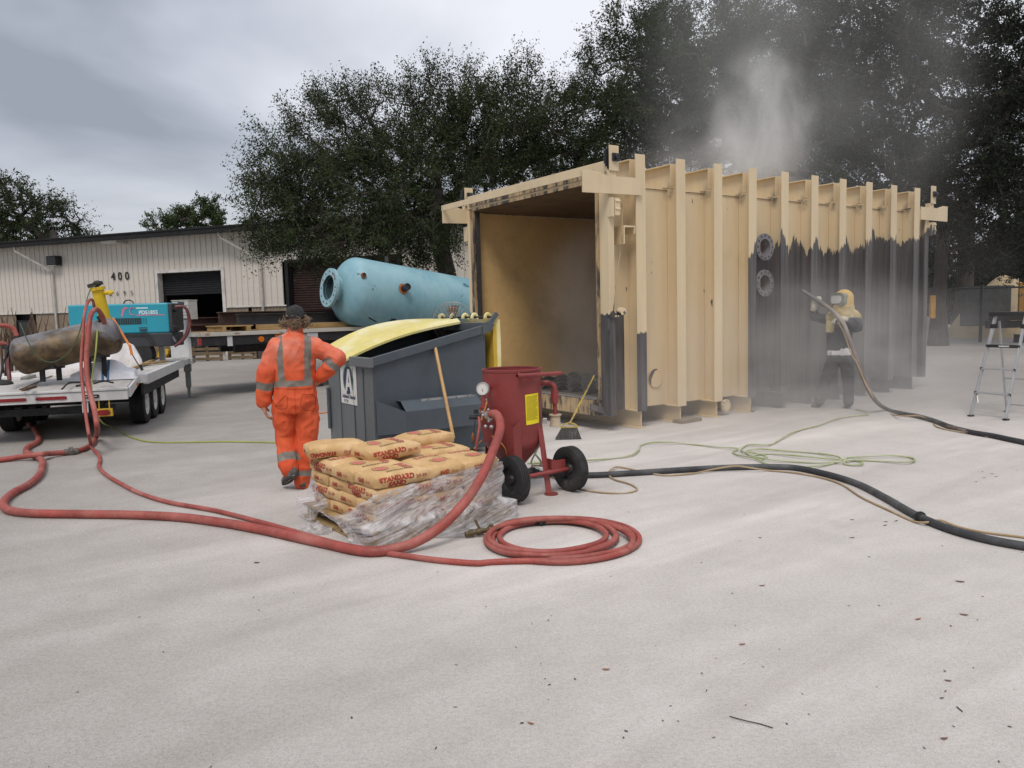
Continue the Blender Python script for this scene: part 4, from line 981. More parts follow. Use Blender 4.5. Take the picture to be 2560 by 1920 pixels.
# ================================================================== TRAILER, LEFT
TO = Vector((-5.406, 10.842, 0)); TANG = math.atan2(.963, -.27)
trl = thing('equipment_trailer', 'white flatbed equipment trailer with triple wheels and red rear lamps', 'trailer', TO, TANG)
twhite = pm('trailer_white', (0.60, 0.60, 0.59), .5, 0, .06, 2, dirt=(0.36, 0.33, 0.30), dirt_s=3.0, dirt_lo=.56, dirt_hi=.8)
tdeck = pm('deck_white', (0.50, 0.48, 0.455), .7, 0, .1, 1.5, dirt=(0.27, 0.24, 0.20), dirt_s=1.6, dirt_lo=.48, dirt_hi=.75)
uder = pm('underframe', (0.022, 0.022, 0.024), .7)
redl = pm('red_lens', (0.22, 0.012, 0.014), .25); amber = pm('amber_lens', (0.6, 0.14, 0.01), .3)
TW = 2.28; ZD = .83; ZR = .72
q = MB()
q.add([(0, 0, ZR), (.70, 0, ZD), (.70, TW, ZD), (0, TW, ZR), (0, 0, ZR - .03), (.70, 0, ZD - .04), (.70, TW, ZD - .04), (0, TW, ZR - .03)], [(0, 3, 2, 1), (4, 5, 6, 7), (0, 1, 5, 4), (2, 3, 7, 6), (0, 4, 7, 3), (1, 2, 6, 5)])
q.box(.703, 6.1, -.10, TW + .1, ZD - .03, ZD); q.build('deck', tdeck, trl)
q = MB(); q.box(-.06, -.002, -.02, TW + .02, ZR - .165, ZR - .035); q.box(-.075, -.002, -.03, TW + .03, ZR - .03, ZR + .004); q.build('rear_bumper', twhite, trl, bevel=.006)
q = MB(); q.add([(0, -.012, ZR - .14), (0, -.012, ZR + .004), (.70, -.012, ZD + .004), (.70, -.012, ZD - .11), (0, -.05, ZR - .14), (0, -.05, ZR + .004), (.70, -.05, ZD + .004), (.70, -.05, ZD - .11)], [(0, 1, 2, 3), (7, 6, 5, 4), (1, 5, 6, 2), (0, 4, 5, 1), (3, 2, 6, 7), (0, 3, 7, 4)])
q.box(.69, 4.8, -.17, -.103, ZD - .13, ZD + .02); q.box(4.85, 6.1, -.19, -.103, ZD - .10, ZD + .0); q.box(.66, .70, -.17, -.013, ZD - .11, ZD + .015); q.build('side_rail', twhite, trl, bevel=.005)
q = MB(); q.box(.1, 6.0, .45, .55, .42, ZR - .04); q.box(.1, 6.0, 1.7, 1.8, .42, ZR - .04); q.box(.72, 4.5, -.095, -.06, ZD - .30, ZD - .035)
for x in (.3, 1.65, 2.3, 2.95, 4.5): q.box(x - .04, x + .04, .22, 2.06, .36, .46)
q.build('chassis', uder, trl)
tyre_t = pm('trailer_tyre', (0.018, 0.018, 0.019), .8, 0, .12, 5, dirt=(0.055, 0.05, 0.046), dirt_s=4, dirt_lo=.5, dirt_hi=.85)
def wheel(par, c, r=.335, w=.22, side=-1, rimm=None):
    m_ = MB(); hw_ = w / 2; prof = [(r * .58, -hw_ * .8), (r * .68, -hw_), (r * .90, -hw_ * .98), (r * .97, -hw_ * .85)]
    for k in range(6): x = -hw_ * .78 + k * w * .78 / 5; prof += [(r, x - .012), (r, x + .010), (r - .010, x + .012), (r - .010, x + .014)]
    prof += [(r * .97, hw_ * .85), (r * .90, hw_ * .98), (r * .68, hw_), (r * .58, hw_ * .8)]
    m_.lathe(prof, c, (0, side, 0), 40); t_ = m_.build('tyre', tyre_t, par, smooth=True)
    h = MB(); h.lathe([(r * .60, hw_ * .8), (r * .585, hw_ * .92), (r * .55, hw_ * .8), (r * .50, hw_ * .35), (r * .25, hw_ * .45), (r * .2, hw_ * .95), (0, hw_ * .98)], c, (0, side, 0), 28); h.lathe([(r * .60, -hw_ * .8), (0, -hw_ * .5)], c, (0, side, 0), 28)
    ho = h.build('rim', rimm or twhite, t_, smooth=True)
for i, a in enumerate((1.65, 2.30, 2.95)):
    wheel(trl, (a, .13 - .02 * i, .335)); wheel(trl, (a, 1.95, .335), side=1)
q = MB(); 
def stadium(mb, cx, cz, w, h, M, z=.004, m=0, n=8):
    vs = [M @ Vector((cx + w / 2 - h / 2 + h / 2 * math.cos(a), cz + h / 2 * math.sin(a), z)) for a in [-math.pi / 2 + math.pi * i / n for i in range(n + 1)]] + [M @ Vector((cx - w / 2 + h / 2 - h / 2 * math.cos(a), cz - h / 2 * math.sin(a), z)) for a in [-math.pi / 2 + math.pi * i / n for i in range(n + 1)]]
    k = len(vs); vs2 = [v - (M.to_3x3() @ Vector((0, 0, 1))) * (z + .002) for v in vs]; mb.add(vs + vs2, [tuple(range(k)), ] + [(i, k + i, k + (i + 1) % k, (i + 1) % k) for i in range(k)], m)
RM = frame((-.06, 0, ZR - .10), (0, -1, 0), (0, 0, 1))
for yy in (.93, 1.42): 
    q = MB(); stadium(q, -yy, .0, .38, .045, RM, .012); q.build('marker_strip', redl, trl)
q = MB(); q.bar((-.07, .34, ZR - .10), (-.07, .54, ZR - .10), .012, .05); nbx = q.build('plate_lamp', rub, trl, bevel=.004)
q = MB()
for i in range(6): q.box(-.078, -.0765, .37 + .024 * i, .385 + .024 * i, ZR - .108, ZR - .094)
q.build('lamp_led', pm('lamp_white', (.6, .58, .5), .3), nbx, kind='stuff')
q = MB(); q.box(-.05, .0, .19, .40, .33, .44); q.box(-.04, -.02, .22, .235, .44, .56); q.box(-.04, -.02, .35, .365, .44, .56); ylh = q.build('lamp_bracket', pm('lamp_yellow', (0.62, 0.40, 0.03), .5), trl, bevel=.004)
q = MB(); stadium(q, -.30, .0, .165, .075, frame((-.05, 0, .385), (0, -1, 0), (0, 0, 1)), .014); q.build('tail_lamp', redl, ylh)
q = MB(); q.tube([(-.03, .50, .55), (-.03, .50, .40), (-.03, .56, .40), (-.03, .56, .55)], .011, 6); q.build('step_loop', twhite, trl, smooth=True)
q = MB(); q.box(.46, .50, -.07, -.052, ZD - .13, ZD - .09); q.build('side_marker', amber, trl)
# parking jack at the front right
q = MB(); q.box(5.56, 5.70, -.19, -.05, .55, .80); q.box(5.58, 5.68, -.17, -.07, .22, .56); q.box(5.60, 5.66, -.15, -.09, .012, .24); q.box(5.50, 5.78, -.26, .02, .0, .014); q.build('jack', pm('jack_grey', (0.20, 0.21, 0.20), .5), trl, bevel=.006)
# white cabinet frame at the front
q = MB(); q.box(5.75, 5.95, -.16, .20, ZD + .002, 1.62); q.build('headboard', pm('cabinet_white', (0.74, 0.75, 0.76), .4, 0, .04, 1), trl, bevel=.01)
MB().box(5.66, 5.74, -.22, -.165, ZD - .1, 1.66).build('upright', twhite, trl, bevel=.006); MB().box(5.5, 6.0, -.24, .25, ZD - .12, ZD - .002).build('front_sill', twhite, trl, bevel=.006); MB().box(4.62, 4.74, .16, .26, ZD + .002, 1.16).build('upright', twhite, trl, bevel=.006)

def TL(a, b_, z): return TO + Vector((-.27, .963, 0)) * a + Vector((-.963, -.27, 0)) * b_ + Vector((0, 0, z))
# crate on the headboard
cp = D(476, 772, 16.3); 
crt = thing('tool_crate', 'grey ribbed metal tool crate tilted on top of the white trailer headboard', 'crate', cp - Vector((0, 0, .24)), R(-16))
crg = pm('crate_grey', (0.50, 0.49, 0.46), .6, 0, .1, 3, dirt=(0.25, 0.23, 0.2), dirt_s=5)
MB().box(-.21, .19, -.3, -.02, .02, .40).build('box', crg, crt, bevel=.012)
rb1 = MB().box(-.17, .20, -.312, -.3015, .05, .085).build('slat', crg, crt)
for i in range(1, 5): dup(rb1, crt, (0, 0, .065 * i))
MB().box(-.22, .20, -.31, -.01, .402, .42).build('lid', crg, crt, bevel=.006); MB().box(-.05, .10, -.318, -.3125, .30, .38).build('latch', dmet, crt)
# compressor
c0 = D(426, 815, 14.75); c1 = D(172, 812, 14.6); cdir = Vector((c0.x - c1.x, c0.y - c1.y, 0)); CL_ = cdir.length; cang = math.atan2(cdir.y, cdir.x)
cmp_ = thing('air_compressor', 'teal portable air compressor with black base on the white trailer', 'compressor', (c1.x, c1.y, ZD), cang)
teal = pm('teal_paint', (0.018, 0.30, 0.40), .35, 0, .05, 1.5, dirt=(0.05, 0.32, 0.40), dirt_s=3, dirt_lo=.55, dirt_hi=.85)
cblk = pm('compressor_black', (0.035, 0.037, 0.042), .5, 0, .2, 3, dirt=(0.10, 0.10, 0.10), dirt_s=3, dirt_lo=.55, dirt_hi=.85)
zt0, zt1 = 1.405 - ZD, 1.965 - ZD
MB().box(0, CL_ - .02, 0, .62, zt0, zt1).build('canopy', teal, cmp_, bevel=.025)
q = MB(); q.box(CL_ - .018, CL_ + .05, -.01, .63, zt0 + .03, zt1 - .01); q.build('end_panel', cblk, cmp_, bevel=.02)
q = MB(); q.box(.02, CL_ + .04, .012, .60, zt0 - .26, zt0 - .002); q.build('base', cblk, cmp_, bevel=.02)
q = MB(); q.add([(CL_ * .47, -.02, zt0 - .10), (CL_ * .52, -.02, zt0 - .04), (CL_ * .74, -.02, zt0 - .04), (CL_ * .80, -.02, zt0 - .22), (CL_ * .84, -.02, zt0 - .22), (CL_ * .77, -.02, zt0 - .0), (CL_ * .50, -.02, zt0 - .0), (CL_ * .44, -.02, zt0 - .1)], [(0, 1, 6, 7), (1, 2, 5, 6), (2, 3, 4, 5)]); q.build('fender', rub, cmp_)
q = MB(); q.cyl((CL_ * .63, .02, .17), (CL_ * .63, .24, .17), .30, n=28); q.build('tyre', tyre_t, cmp_, smooth=True)
q = MB(); q.box(.3, CL_ * .45, .1, .55, .0, zt0 - .27); q.build('skid', uder, cmp_)
q = MB(); q.box(CL_ * .44, CL_ * .71, -.004, .02, zt0 + .17, zt0 + .29); vo_ = q.build('vent', rub, cmp_)
q = MB()
for i in range(15): q.box(CL_ * .44 + .042 * i, CL_ * .44 + .042 * i + .010, -.008, -.0045, zt0 + .172, zt0 + .288)
for i in range(3): q.box(CL_ * .44, CL_ * .71, -.0075, -.0045, zt0 + .20 + .035 * i, zt0 + .205 + .035 * i)
q.build('grille_bars', pm('grille_teal', (0.02, 0.12, 0.15), .5), vo_, kind='stuff')
q = MB(); q.box(CL_ * .69, CL_ * .77, -.012, -.004, zt0 + .055, zt0 + .075); q.box(CL_ * .70, CL_ * .76, -.012, -.004, zt0 + .03, zt0 + .05); q.box(CL_ * .69, CL_ * .77, -.012, -.004, zt0 + .10, zt0 + .11); q.build('latch', cblk, cmp_)
q = MB(); q.tube([(CL_ * .58 + .09 * math.cos(a), .1, zt1 + .0 + .07 * math.sin(a)) for a in [math.pi * i / 8 for i in range(9)]], .012, 6); q.build('lifting_eye', cblk, cmp_, smooth=True)
pnk = pm('logo_pink', (0.55, 0.17, 0.26), .5); lwh = pm('logo_pale', (0.55, 0.68, 0.72), .5)
q = MB(); CMF = frame((CL_ * .79, -.001, zt0 + .385), (1, 0, 0), (0, 0, 1))
put_text(q, 'PDS185S', CMF, .10, 1, .003, .95, .003); 
sw = [(-.50, -.06), (-.47, .08), (-.41, .12), (-.36, .09), (-.42, .075), (-.445, .0), (-.475, -.07)]
q.add([CMF @ Vector((x, y, .003)) for x, y in sw], [tuple(range(len(sw)))], 0)
q.tube([CMF @ Vector((-.28 + .055 * math.cos(a), .03 + .07 * math.sin(a), .004)) for a in [R(50 + 18 * i) for i in range(15)]], .009, 4, 0)
q.add([CMF @ Vector(p) for p in ((-.24, -.055, .003), (.32, -.055, .003), (.28, -.04, .003), (-.20, -.04, .003))], [(0, 1, 2, 3)], 0)
q.add([CMF @ Vector(p) for p in ((-.22, .075, .003), (.0, .075, .003), (.0, .10, .003), (-.22, .10, .003))], [(0, 1, 2, 3)], 1)
q.build('badge', [pnk, lwh], cmp_, kind='stuff')
def in_c(p): return cmp_.matrix_basis.inverted() @ p
q = MB(); q.cyl((CL_ + .05, .1, zt1 - .15), (CL_ + .13, .05, zt1 - .15), .03); q.cyl((CL_ + .04, .0, zt0 - .1), (CL_ + .10, -.05, zt0 - .2), .04); q.cyl((CL_ + .05, 0, zt0 + .02), (CL_ + .08, -.02, zt0 + .12), .045); q.box(CL_ - .0, CL_ + .10, -.03, .1, zt0 - .24, zt0 - .06); q.build('outlet_valve', dmet, cmp_, smooth=True)
hoser = pm('hose_red', (0.31, 0.058, 0.045), .6, 0, .22, 5, dirt=(0.40, 0.155, 0.125), dirt_s=2.4, dirt_lo=.40, dirt_hi=.78, bmp=.15, bs=60, fine=.35)
hosed = pm('hose_maroon', (0.13, 0.032, 0.032), .5, 0, .12, 3, dirt=(0.2, 0.09, 0.08), dirt_s=3)
q = MB()
for o_ in (0, .05): q.tube(spline([D(438, 766 + o_ * 60, 14.62 + o_), D(462, 768, 14.66 + o_), D(474 - o_ * 40, 800, 14.7 + o_), D(470 - o_ * 60, 830, 14.68 + o_), D(455 - o_ * 50, 853, 14.66), D(436, 866, 14.62)], .03), .026, 8)
tag(q.build('air_hose', hosed, smooth=True), 'pair of maroon hoses looping from the end of the teal compressor', 'hose')
# brown receiver tank lying across the rear
ta = D(50, 892, 10.75); tb = D(284, 838, 11.22); td = (tb - ta); tl = td.length; td.normalize()
rcv = thing('receiver_tank', 'scorched brown and grey steel air tank lying across the back of the white trailer', 'air tank', (ta.x, ta.y, ZD))
def tank_mat():
    m, t, b = _nodes('scorched_steel'); v = coords(t, 'Object')
    mpn = mk(t, 'ShaderNodeMapping'); mpn.inputs['Scale'].default_value = (1.2, 2.0, 3.0); t.links.new(v, mpn.inputs[0])
    n = mk(t, 'ShaderNodeTexNoise', i_Scale=1.7, i_Detail=6.0, i_Roughness=.6, i_Distortion=.4); t.links.new(mpn.outputs[0], n.inputs['Vector'])
    sp = mk(t, 'ShaderNodeSeparateXYZ'); t.links.new(v, sp.inputs[0])
    ux = tmath(t, 'ABSOLUTE', tmath(t, 'SUBTRACT', sp.outputs[0], .50))
    f = tmath(t, 'ADD', tmath(t, 'MULTIPLY', n.outputs[0], .9), tmath(t, 'MULTIPLY', ux, .42))
    # upper side is bare grey
    f = tmath(t, 'ADD', f, tmath(t, 'MULTIPLY', tmath(t, 'SUBTRACT', tmath(t, 'SUBTRACT', sp.outputs[2], .42), tmath(t, 'MULTIPLY', sp.outputs[0], .21)), 1.1))
    r = mk(t, 'ShaderNodeMapRange', clamp=True); r.inputs[1].default_value = .60; r.inputs[2].default_value = .70; t.links.new(f, r.inputs[0])
    brown = mixc(t, noise_fac(t, v, 5, 6, .65, .35, .7), (0.045, 0.027, 0.014), (0.165, 0.108, 0.050))
    grey = mixc(t, noise_fac(t, v, 3, 6, .6, .35, .7), (0.10, 0.095, 0.10), (0.24, 0.235, 0.245))
    t.links.new(mixc(t, r.outputs[0], brown, grey), b.inputs['Base Color']); b.inputs['Roughness'].default_value = .5; b.inputs['Metallic'].default_value = .1
    return m
q = MB(); rr_ = .262; pr_ = [(0.02, -.10)] + [(rr_ * math.sin(a), .04 - .15 * math.cos(a)) for a in [math.pi / 2 * i / 8 for i in range(1, 9)]] + [(rr_ * math.sin(a), tl - .04 + .15 * math.cos(a)) for a in [math.pi / 2 * i / 8 for i in range(8, 0, -1)]] + [(.02, tl + .11)]
lo3 = Vector((0, 0, ta.z - ZD)); q.lathe(pr_, lo3, td, 40); q.build('shell', tank_mat(), rcv, smooth=True)
ld = lambda p: p - Vector((ta.x, ta.y, ZD))
for u0 in (.36, tl - .25):
    c = lo3 + td * u0; q = MB()
    for dy in (-.09, .09): q.box(c.x - .03 + dy * .7, c.x + .03 + dy * .7, c.y + dy - .02, c.y + dy + .02, 0.0, c.z - .17)
    q.box(c.x - .13, c.x + .13, c.y - .14, c.y + .14, c.z - .26, c.z - .18); q.build('leg', uder, rcv)
q = MB(); c = ld(D(256, 812, 11.05)); q.cyl(c + Vector((.02, .06, -.10)), c + Vector((-.02, 0, .06)), .036, n=10); q.cyl(c + Vector((-.02, 0, .06)), c + Vector((-.05, 0, .12)), .03, n=10); q.cyl(ld(D(40, 842, 10.75)), ld(D(44, 870, 10.75)), .03); q.cyl(ld(D(8, 868, 10.8)), ld(D(24, 867, 10.8)), .03); q.cyl(ld(D(160, 838, 10.95)), ld(D(160, 846, 10.95)), .04); q.cyl(ld(D(18, 870, 10.7)), ld(D(14, 940, 10.7)), .018); q.build('fitting', dmet, rcv, smooth=True)
# yellow filter pipe
yp0, yp1 = D(262, 795, 11.7), D(243, 722, 11.65); yd = (yp1 - yp0).normalized(); ylt = yp1 - yp0
flt = thing('filter_housing', 'bright yellow filter pipe standing behind the brown air tank', 'filter', (yp0.x, yp0.y, ZD))
fy = pm('filter_yellow', (0.68, 0.47, 0.015), .45, 0, .06, 2)
oz = Vector((yp0.x, yp0.y, ZD)); q = MB(); q.cyl(yp0 - oz - yd * .45, yp1 - oz, .082, n=20); q.cyl(yp1 - oz - yd * .02, yp1 - oz + yd * .025, .11, n=20); q.cyl(yp0 - oz - yd * .47, yp0 - oz - yd * .44, .11, n=20); sp0 = yp0 - oz + yd * .36; q.cyl(sp0, sp0 + Vector((.20, 0, .03)), .03, n=10); q.cyl(sp0 + Vector((.17, 0, .03)), sp0 + Vector((.19, 0, .0)), .045, n=10); q.build('pipe', fy, flt, smooth=True)
q = MB(); g0 = yp1 - oz + yd * .06; q.bar(g0 + Vector((-.12, 0, -.02)), g0 + Vector((.09, 0, .03)), .05, .05); q.ball(g0 + Vector((.02, 0, .02)), (.07, .05, .045), 8, 6); q.cyl(g0 - yd * .04, g0, .03); q.build('regulator', rub, flt, smooth=True)
# white sack with blue stripes, crumpled sheets and small tools on the deck
def cloth_lump(name, c, rx, ry, h, ang, seed, mat, label, cat, stripes=None, pw=.4):
    q = MB(); n, k = 26, 18; rr = Matrix.Rotation(ang, 3, 'Z')
    for i in range(n + 1):
        for j in range(k + 1):
            x, y = 2 * i / n - 1, 2 * j / k - 1
            e = max(0, 1 - abs(x) ** 3.2) ** pw * max(0, 1 - abs(y) ** 2.4) ** pw
            z = h * e * (.82 + .42 * mnoise.noise(Vector((x * 1.9 + seed, y * 1.6, 0)))) + .022 * e * mnoise.noise(Vector((x * 6 + seed, y * 6, 3)))
            kx = 1 + .08 * mnoise.noise(Vector((y * 2, seed, x)))
            p = rr @ Vector((x * rx * kx, y * ry * (1 + .06 * mnoise.noise(Vector((x * 3, seed, 1)))), 0)); q.v.append((p.x, p.y, max(0.003, z)))
    for i in range(n):
        for j in range(k):
            a = i * (k + 1) + j; q.f.append((a, a + k + 1, a + k + 2, a + 1)); xm = 2 * (i + .5) / n - 1; q.m.append(1 if stripes and any(abs(xm - s_) < 1.0 / n * .99 for s_ in stripes) else 0)
    ms = [mat] if not stripes else [mat, stripes_m]
    o = q.build(name, ms, None, smooth=True, loc=c); return tag(o, label, cat)
stripes_m = pm('sack_blue', (0.07, 0.17, 0.32), .7)
swh = pm('sack_white', (0.74, 0.74, 0.78), .8, 0, .05, 3); shw = pm('sheet_white', (0.66, 0.64, 0.63), .7, 0, .12, 2, dirt=(0.36, 0.28, 0.21), dirt_s=3, dirt_lo=.5, dirt_hi=.8)
cloth_lump('fabric_sack', G(263, 948, .80), .44, .22, .27, R(15), 3, swh, 'white woven sack with two blue stripes on the trailer deck', 'sack', stripes=(.02, .22))
cloth_lump('tarpaulin', G(310, 918, .83), .30, .20, .40, R(30), 9, shw, 'crumpled white sheet heaped behind the striped sack on the trailer', 'sheet')
cloth_lump('tarpaulin', G(190, 938, .83), .62, .14, .20, R(22), 14, shw, 'white folded sheet lying under the brown air tank', 'sheet')
cloth_lump('tarpaulin', G(62, 945, .80), .30, .12, .10, R(10), 18, shw, 'small white sheet under the left end of the brown air tank', 'sheet')
q = MB(); p0, p1 = G(50, 978, .75), G(130, 948, .80); q.bar(p0 + Vector((0, 0, .02)), p1 + Vector((0, 0, .05)), .02, .012); q.bar(G(58, 979, .75) + Vector((0, 0, .02)), G(88, 970, .77) + Vector((0, 0, .02)), .05, .03, m=0)
tag(q.build('wooden_stick', [pm('dark_stick', (0.10, 0.06, 0.035), .7)]), 'dark wooden handle lying on the rear deck of the white trailer', 'stick')
q = MB(); q.tube(spline([G(155, 975, .76) + Vector((0, 0, .012)), G(178, 962, .78) + Vector((0, 0, .03)), G(200, 958, .79) + Vector((0, 0, .012)), G(215, 966, .78) + Vector((0, 0, .012))], .03), .012, 6); q.bar(G(190, 968, .77) + Vector((0, 0, .015)), G(222, 963, .79) + Vector((0, 0, .015)), .02, .03); q.tube(spline([G(235, 961, .79) + Vector((0, 0, .012)), G(260, 955, .8) + Vector((0, 0, .012)), G(283, 959, .79) + Vector((0, 0, .012))], .03), .012, 6)
tag(q.build('bungee_strap', rub, smooth=True), 'black rubber straps lying in front of the striped sack on the trailer', 'strap')
q = MB(); q.bar(G(60, 955, .8) + Vector((0, 0, .04)), G(100, 940, .83) + Vector((0, 0, .04)), .09, .06); tag(q.build('steel_tube', pm('galv_tube', (0.3, 0.29, 0.26), .5, .4), bevel=.006), 'short square steel tube on the trailer under the brown tank', 'steel tube')
q = MB(); q.bar(G(300, 923, .83) + Vector((.1, .5, .04)), G(395, 912, .83) + Vector((0, .3, .04)), .09, .04); q.bar(G(320, 928, .83) + Vector((0, .1, .03)), G(385, 904, .83) + Vector((0, .2, .06)), .06, .03); tag(q.build('timber', palw), 'pale timber offcuts lying on the trailer beside the compressor wheel', 'timber')
q = MB(); q.box(-.14, .12, -.08, .08, 0, .17); tag(q.build('battery_box', rub, loc=G(415, 893, .83), bevel=.01), 'small black battery box beside the white upright on the trailer', 'battery')
q = MB(); q.prism([(0, 0), (.22, 0), (.25, .08), (.12, .22), (.06, .22)], frame((0, 0, 0), (1, 0, 0), (0, 0, 1)), .07); q.cyl((.20, -.10, .12), (.20, .02, .12), .07, n=16); tag(q.build('pump', pm('pump_yellow', (0.55, 0.34, 0.02), .5), loc=G(385, 896, .83) + Vector((0, .2, .0)), bevel=.008), 'small yellow pump on the trailer deck below the teal compressor', 'pump')
orng = pm('strap_orange', (0.62, 0.20, 0.05), .7)
q = MB(); q.tube(spline([D(282, 795, 11.3), D(300, 825, 11.2), D(315, 850, 11.1), D(326, 868, 11.0)], .04), .016, 5); q.bar(D(324, 862, 11.0), D(330, 888, 11.0), .035, .01, up=(0, 1, 0)); tag(q.build('ratchet_strap', orng, smooth=True), 'orange ratchet strap hanging from the right end of the brown tank', 'strap')
q = MB(); q.bar(D(384, 925, 12.9), D(392, 962, 12.9), .05, .012, up=(0, 1, 0)); tag(q.build('ratchet_strap', orng), 'orange strap tail hanging over the trailer side above the wheels', 'strap')
q = MB(); q.tube(spline([D(330, 885, 11.6), D(345, 910, 11.6), D(356, 924, 11.5)], .05), .008, 5); q.bar(D(350, 912, 11.4), D(356, 926, 11.4), .03, .03); tag(q.build('chain_binder', dmet), 'thin dark binder chain running down to the trailer deck', 'chain')
q = MB(); q.ball((0, 0, .05), (.16, .10, .06), 10, 6); tag(q.build('work_shoe', rub, smooth=True, loc=G(6, 968, .76)), 'dark lump of gear at the left edge of the trailer deck', 'gear')
# red hose bundle by the jack
q = MB()
for i in range(3): q.tube([G(452, 893, .83) + Vector((.10 * math.cos(a) * (1 + .1 * i), .10 * math.sin(a), .03 + .03 * i + .07 * max(0, math.sin(a)))) for a in [2 * math.pi * k / 18 for k in range(19)]], .012, 5)
tag(q.build('hose_bundle', hoser, smooth=True), 'small coil of thin red line at the foot of the white cabinet', 'hose')
# dry brush plant by the building window
pb = D(105, 845, 24); stk = MB(); rg = random.Random(4); brs = pm('dry_stem', (0.12, 0.075, 0.045), .9)
for i in range(46):
    x = rg.uniform(-1.3, 1.2); p = Vector((x, rg.uniform(-.3, .3), 0)); h = rg.uniform(1.4, 2.15)
    stk.tube([p, p + Vector((rg.uniform(-.1, .1), 0, h * .6)), p + Vector((rg.uniform(-.25, .25), 0, h))], [.025, .02, .008], 5)
sh_ = thing('dry_bush', 'bare brown pruned bush in front of the warehouse window', 'bush', (pb.x, pb.y, 0)); stk.build('stems', brs, sh_, kind='stuff')

# ================================================================== FLATBED SEMI TRAILER BEHIND
fp_ = D(500, 832, 15.9); FZ = fp_.z; FANG = R(90 - 48.9)
fbt = thing('semi_trailer', 'long dark flatbed semi trailer with white deck edge, reflectors and amber lamp', 'trailer', (fp_.x, fp_.y, 0), FANG)
rustw = pm('rusty_white', (0.50, 0.47, 0.42), .6, 0, .08, 2, dirt=(0.25, 0.13, 0.06), dirt_s=2.2, dirt_lo=.58, dirt_hi=.72, sc=(1.5, 1, 3))
fdk = pm('semi_black', (0.016, 0.016, 0.018), .6, 0, .2, 3, dirt=(0.035, 0.03, 0.028), dirt_s=2)
MB().box(0, 13.0, 0, 2.5, FZ - .05, FZ - .012).build('deck', palw, fbt)
MB().box(0, 6.4, -.03, .0, FZ - .085, FZ).build('rub_rail', rustw, fbt, bevel=.006)
MB().box(0, -.03, 0, 2.5, FZ - .085, FZ).build('rub_rail', rustw, fbt)
MB().box(.02, 13.0, .0, .04, FZ - .28, FZ - .09).build('side_beam', fdk, fbt)
q = MB(); q.box(.02, .10, .05, 2.45, FZ - .30, FZ - .06); q.box(1.0, 13, .75, .87, FZ - .48, FZ - .06); q.box(1.0, 13, 1.6, 1.72, FZ - .48, FZ - .06)
for i in range(14): q.box(.4 + .9 * i, .5 + .9 * i, .06, 2.4, FZ - .30, FZ - .2)
q.build('chassis', fdk, fbt)
q = MB()
for y in (.6, 1.9):
    q.box(2.65, 2.8, y - .07, y + .07, .05, FZ - .3); q.box(2.52, 2.92, y - .18, y + .18, .0, .05)
q.box(2.7, 2.75, .6, 1.9, .7, .78); q.build('landing_gear', uder, fbt)
for i, a in enumerate((9.6, 10.9)):
    for y in (.16, 2.3): wheel(fbt, (a, y, .5), .5, .28, -1 if y < 1 else 1)
q = MB(); q.cyl((1.28, -.005, FZ - .185), (1.28, -.032, FZ - .185), .062, n=18); q.build('marker_lamp', amber, fbt, smooth=True)
q = MB(); q.box(1.15, 1.42, -.004, .0, FZ - .27, FZ - .11); q.build('lamp_plate', uder, fbt)
refw = pm('reflector_white', (0.55, 0.55, 0.56), .4); refr = pm('reflector_red', (0.42, 0.03, 0.03), .4)
for a, b_, mm, nm in ((.55, .66, refw, 'white'), (1.6, 1.75, amber, 'amber'), (2.35, 2.62, refw, 'white'), (4.55, 4.85, refw, 'white'), (4.86, 5.30, refr, 'red'), (6.0, 6.2, refw, 'white')):
    MB().box(a, b_, -.006, -.001, FZ - .20 if nm != 'white' or a > 1 else FZ - .30, FZ - .095).build('reflector', mm, fbt)
MB().box(-.04, .02, .0, .06, FZ - .26, FZ - .12).build('reflector', refr, fbt)
q = MB(); q.box(4.4, 4.75, .05, .3, FZ + .0, FZ + .16); tag(q.build('stake_bracket', pm('galv', (.4, .39, .37), .5, .3), fbt, bevel=.01))
# steel beams and timbers on the flatbed
def FL_(a, b_, z): return fbt.matrix_basis @ Vector((a, b_, z))
rsteel = pm('mill_steel', (0.05, 0.05, 0.055), .6, .2, .2, 2, dirt=(0.07, 0.05, 0.04), dirt_s=2); rbrown = pm('rust_brown', (0.065, 0.035, 0.028), .8, 0, .25, 3)
def ibeam(a0, a1, b_, z, h, w, mat, label):
    q = MB(); q.box(a0, a1, -w / 2, w / 2, 0, .018); q.box(a0, a1, -w / 2, w / 2, h - .018, h); q.box(a0, a1, -.007, .007, .018, h - .018)
    tag(q.build('steel_beam', mat, loc=FL_(0, b_, z), rotz=FANG), label, 'steel beam', 'steel beams loaded on the flatbed')
ibeam(1.0, 9.0, .55, FZ + .13, .24, .2, rsteel, 'grey steel beam lying lengthwise nearest on the flatbed behind the orange worker')
ibeam(.75, 6.0, .95, FZ + .15, .27, .2, rbrown, 'brown rusty beam just behind the grey beam on the flatbed')
ibeam(.30, 5.0, 1.5, FZ + .002, .15, .26, rbrown, 'low rusty beam with its end sticking out at the left of the flatbed')
ibeam(.34, 5.2, 1.55, FZ + .155, .16, .24, rbrown, 'rusty beam stacked on the low one at the left end of the flatbed')
q = MB(); q.box(1.35, 4.2, .15, .40, FZ, FZ + .125); 
tag(q.build('timber', palw, loc=fbt.location, rotz=FANG, bevel=.006), 'long pale timber along the edge of the flatbed under the grey beam', 'timber')
q = MB(); q.box(.55, 1.25, .3, 1.2, FZ + .10, FZ + .125); q.box(.58, .66, .3, 1.2, FZ, FZ + .099); q.box(1.1, 1.2, .3, 1.2, FZ, FZ + .099); tag(q.build('wooden_skid', palw, loc=fbt.location, rotz=FANG), 'low wooden skid at the left end of the flatbed', 'skid')
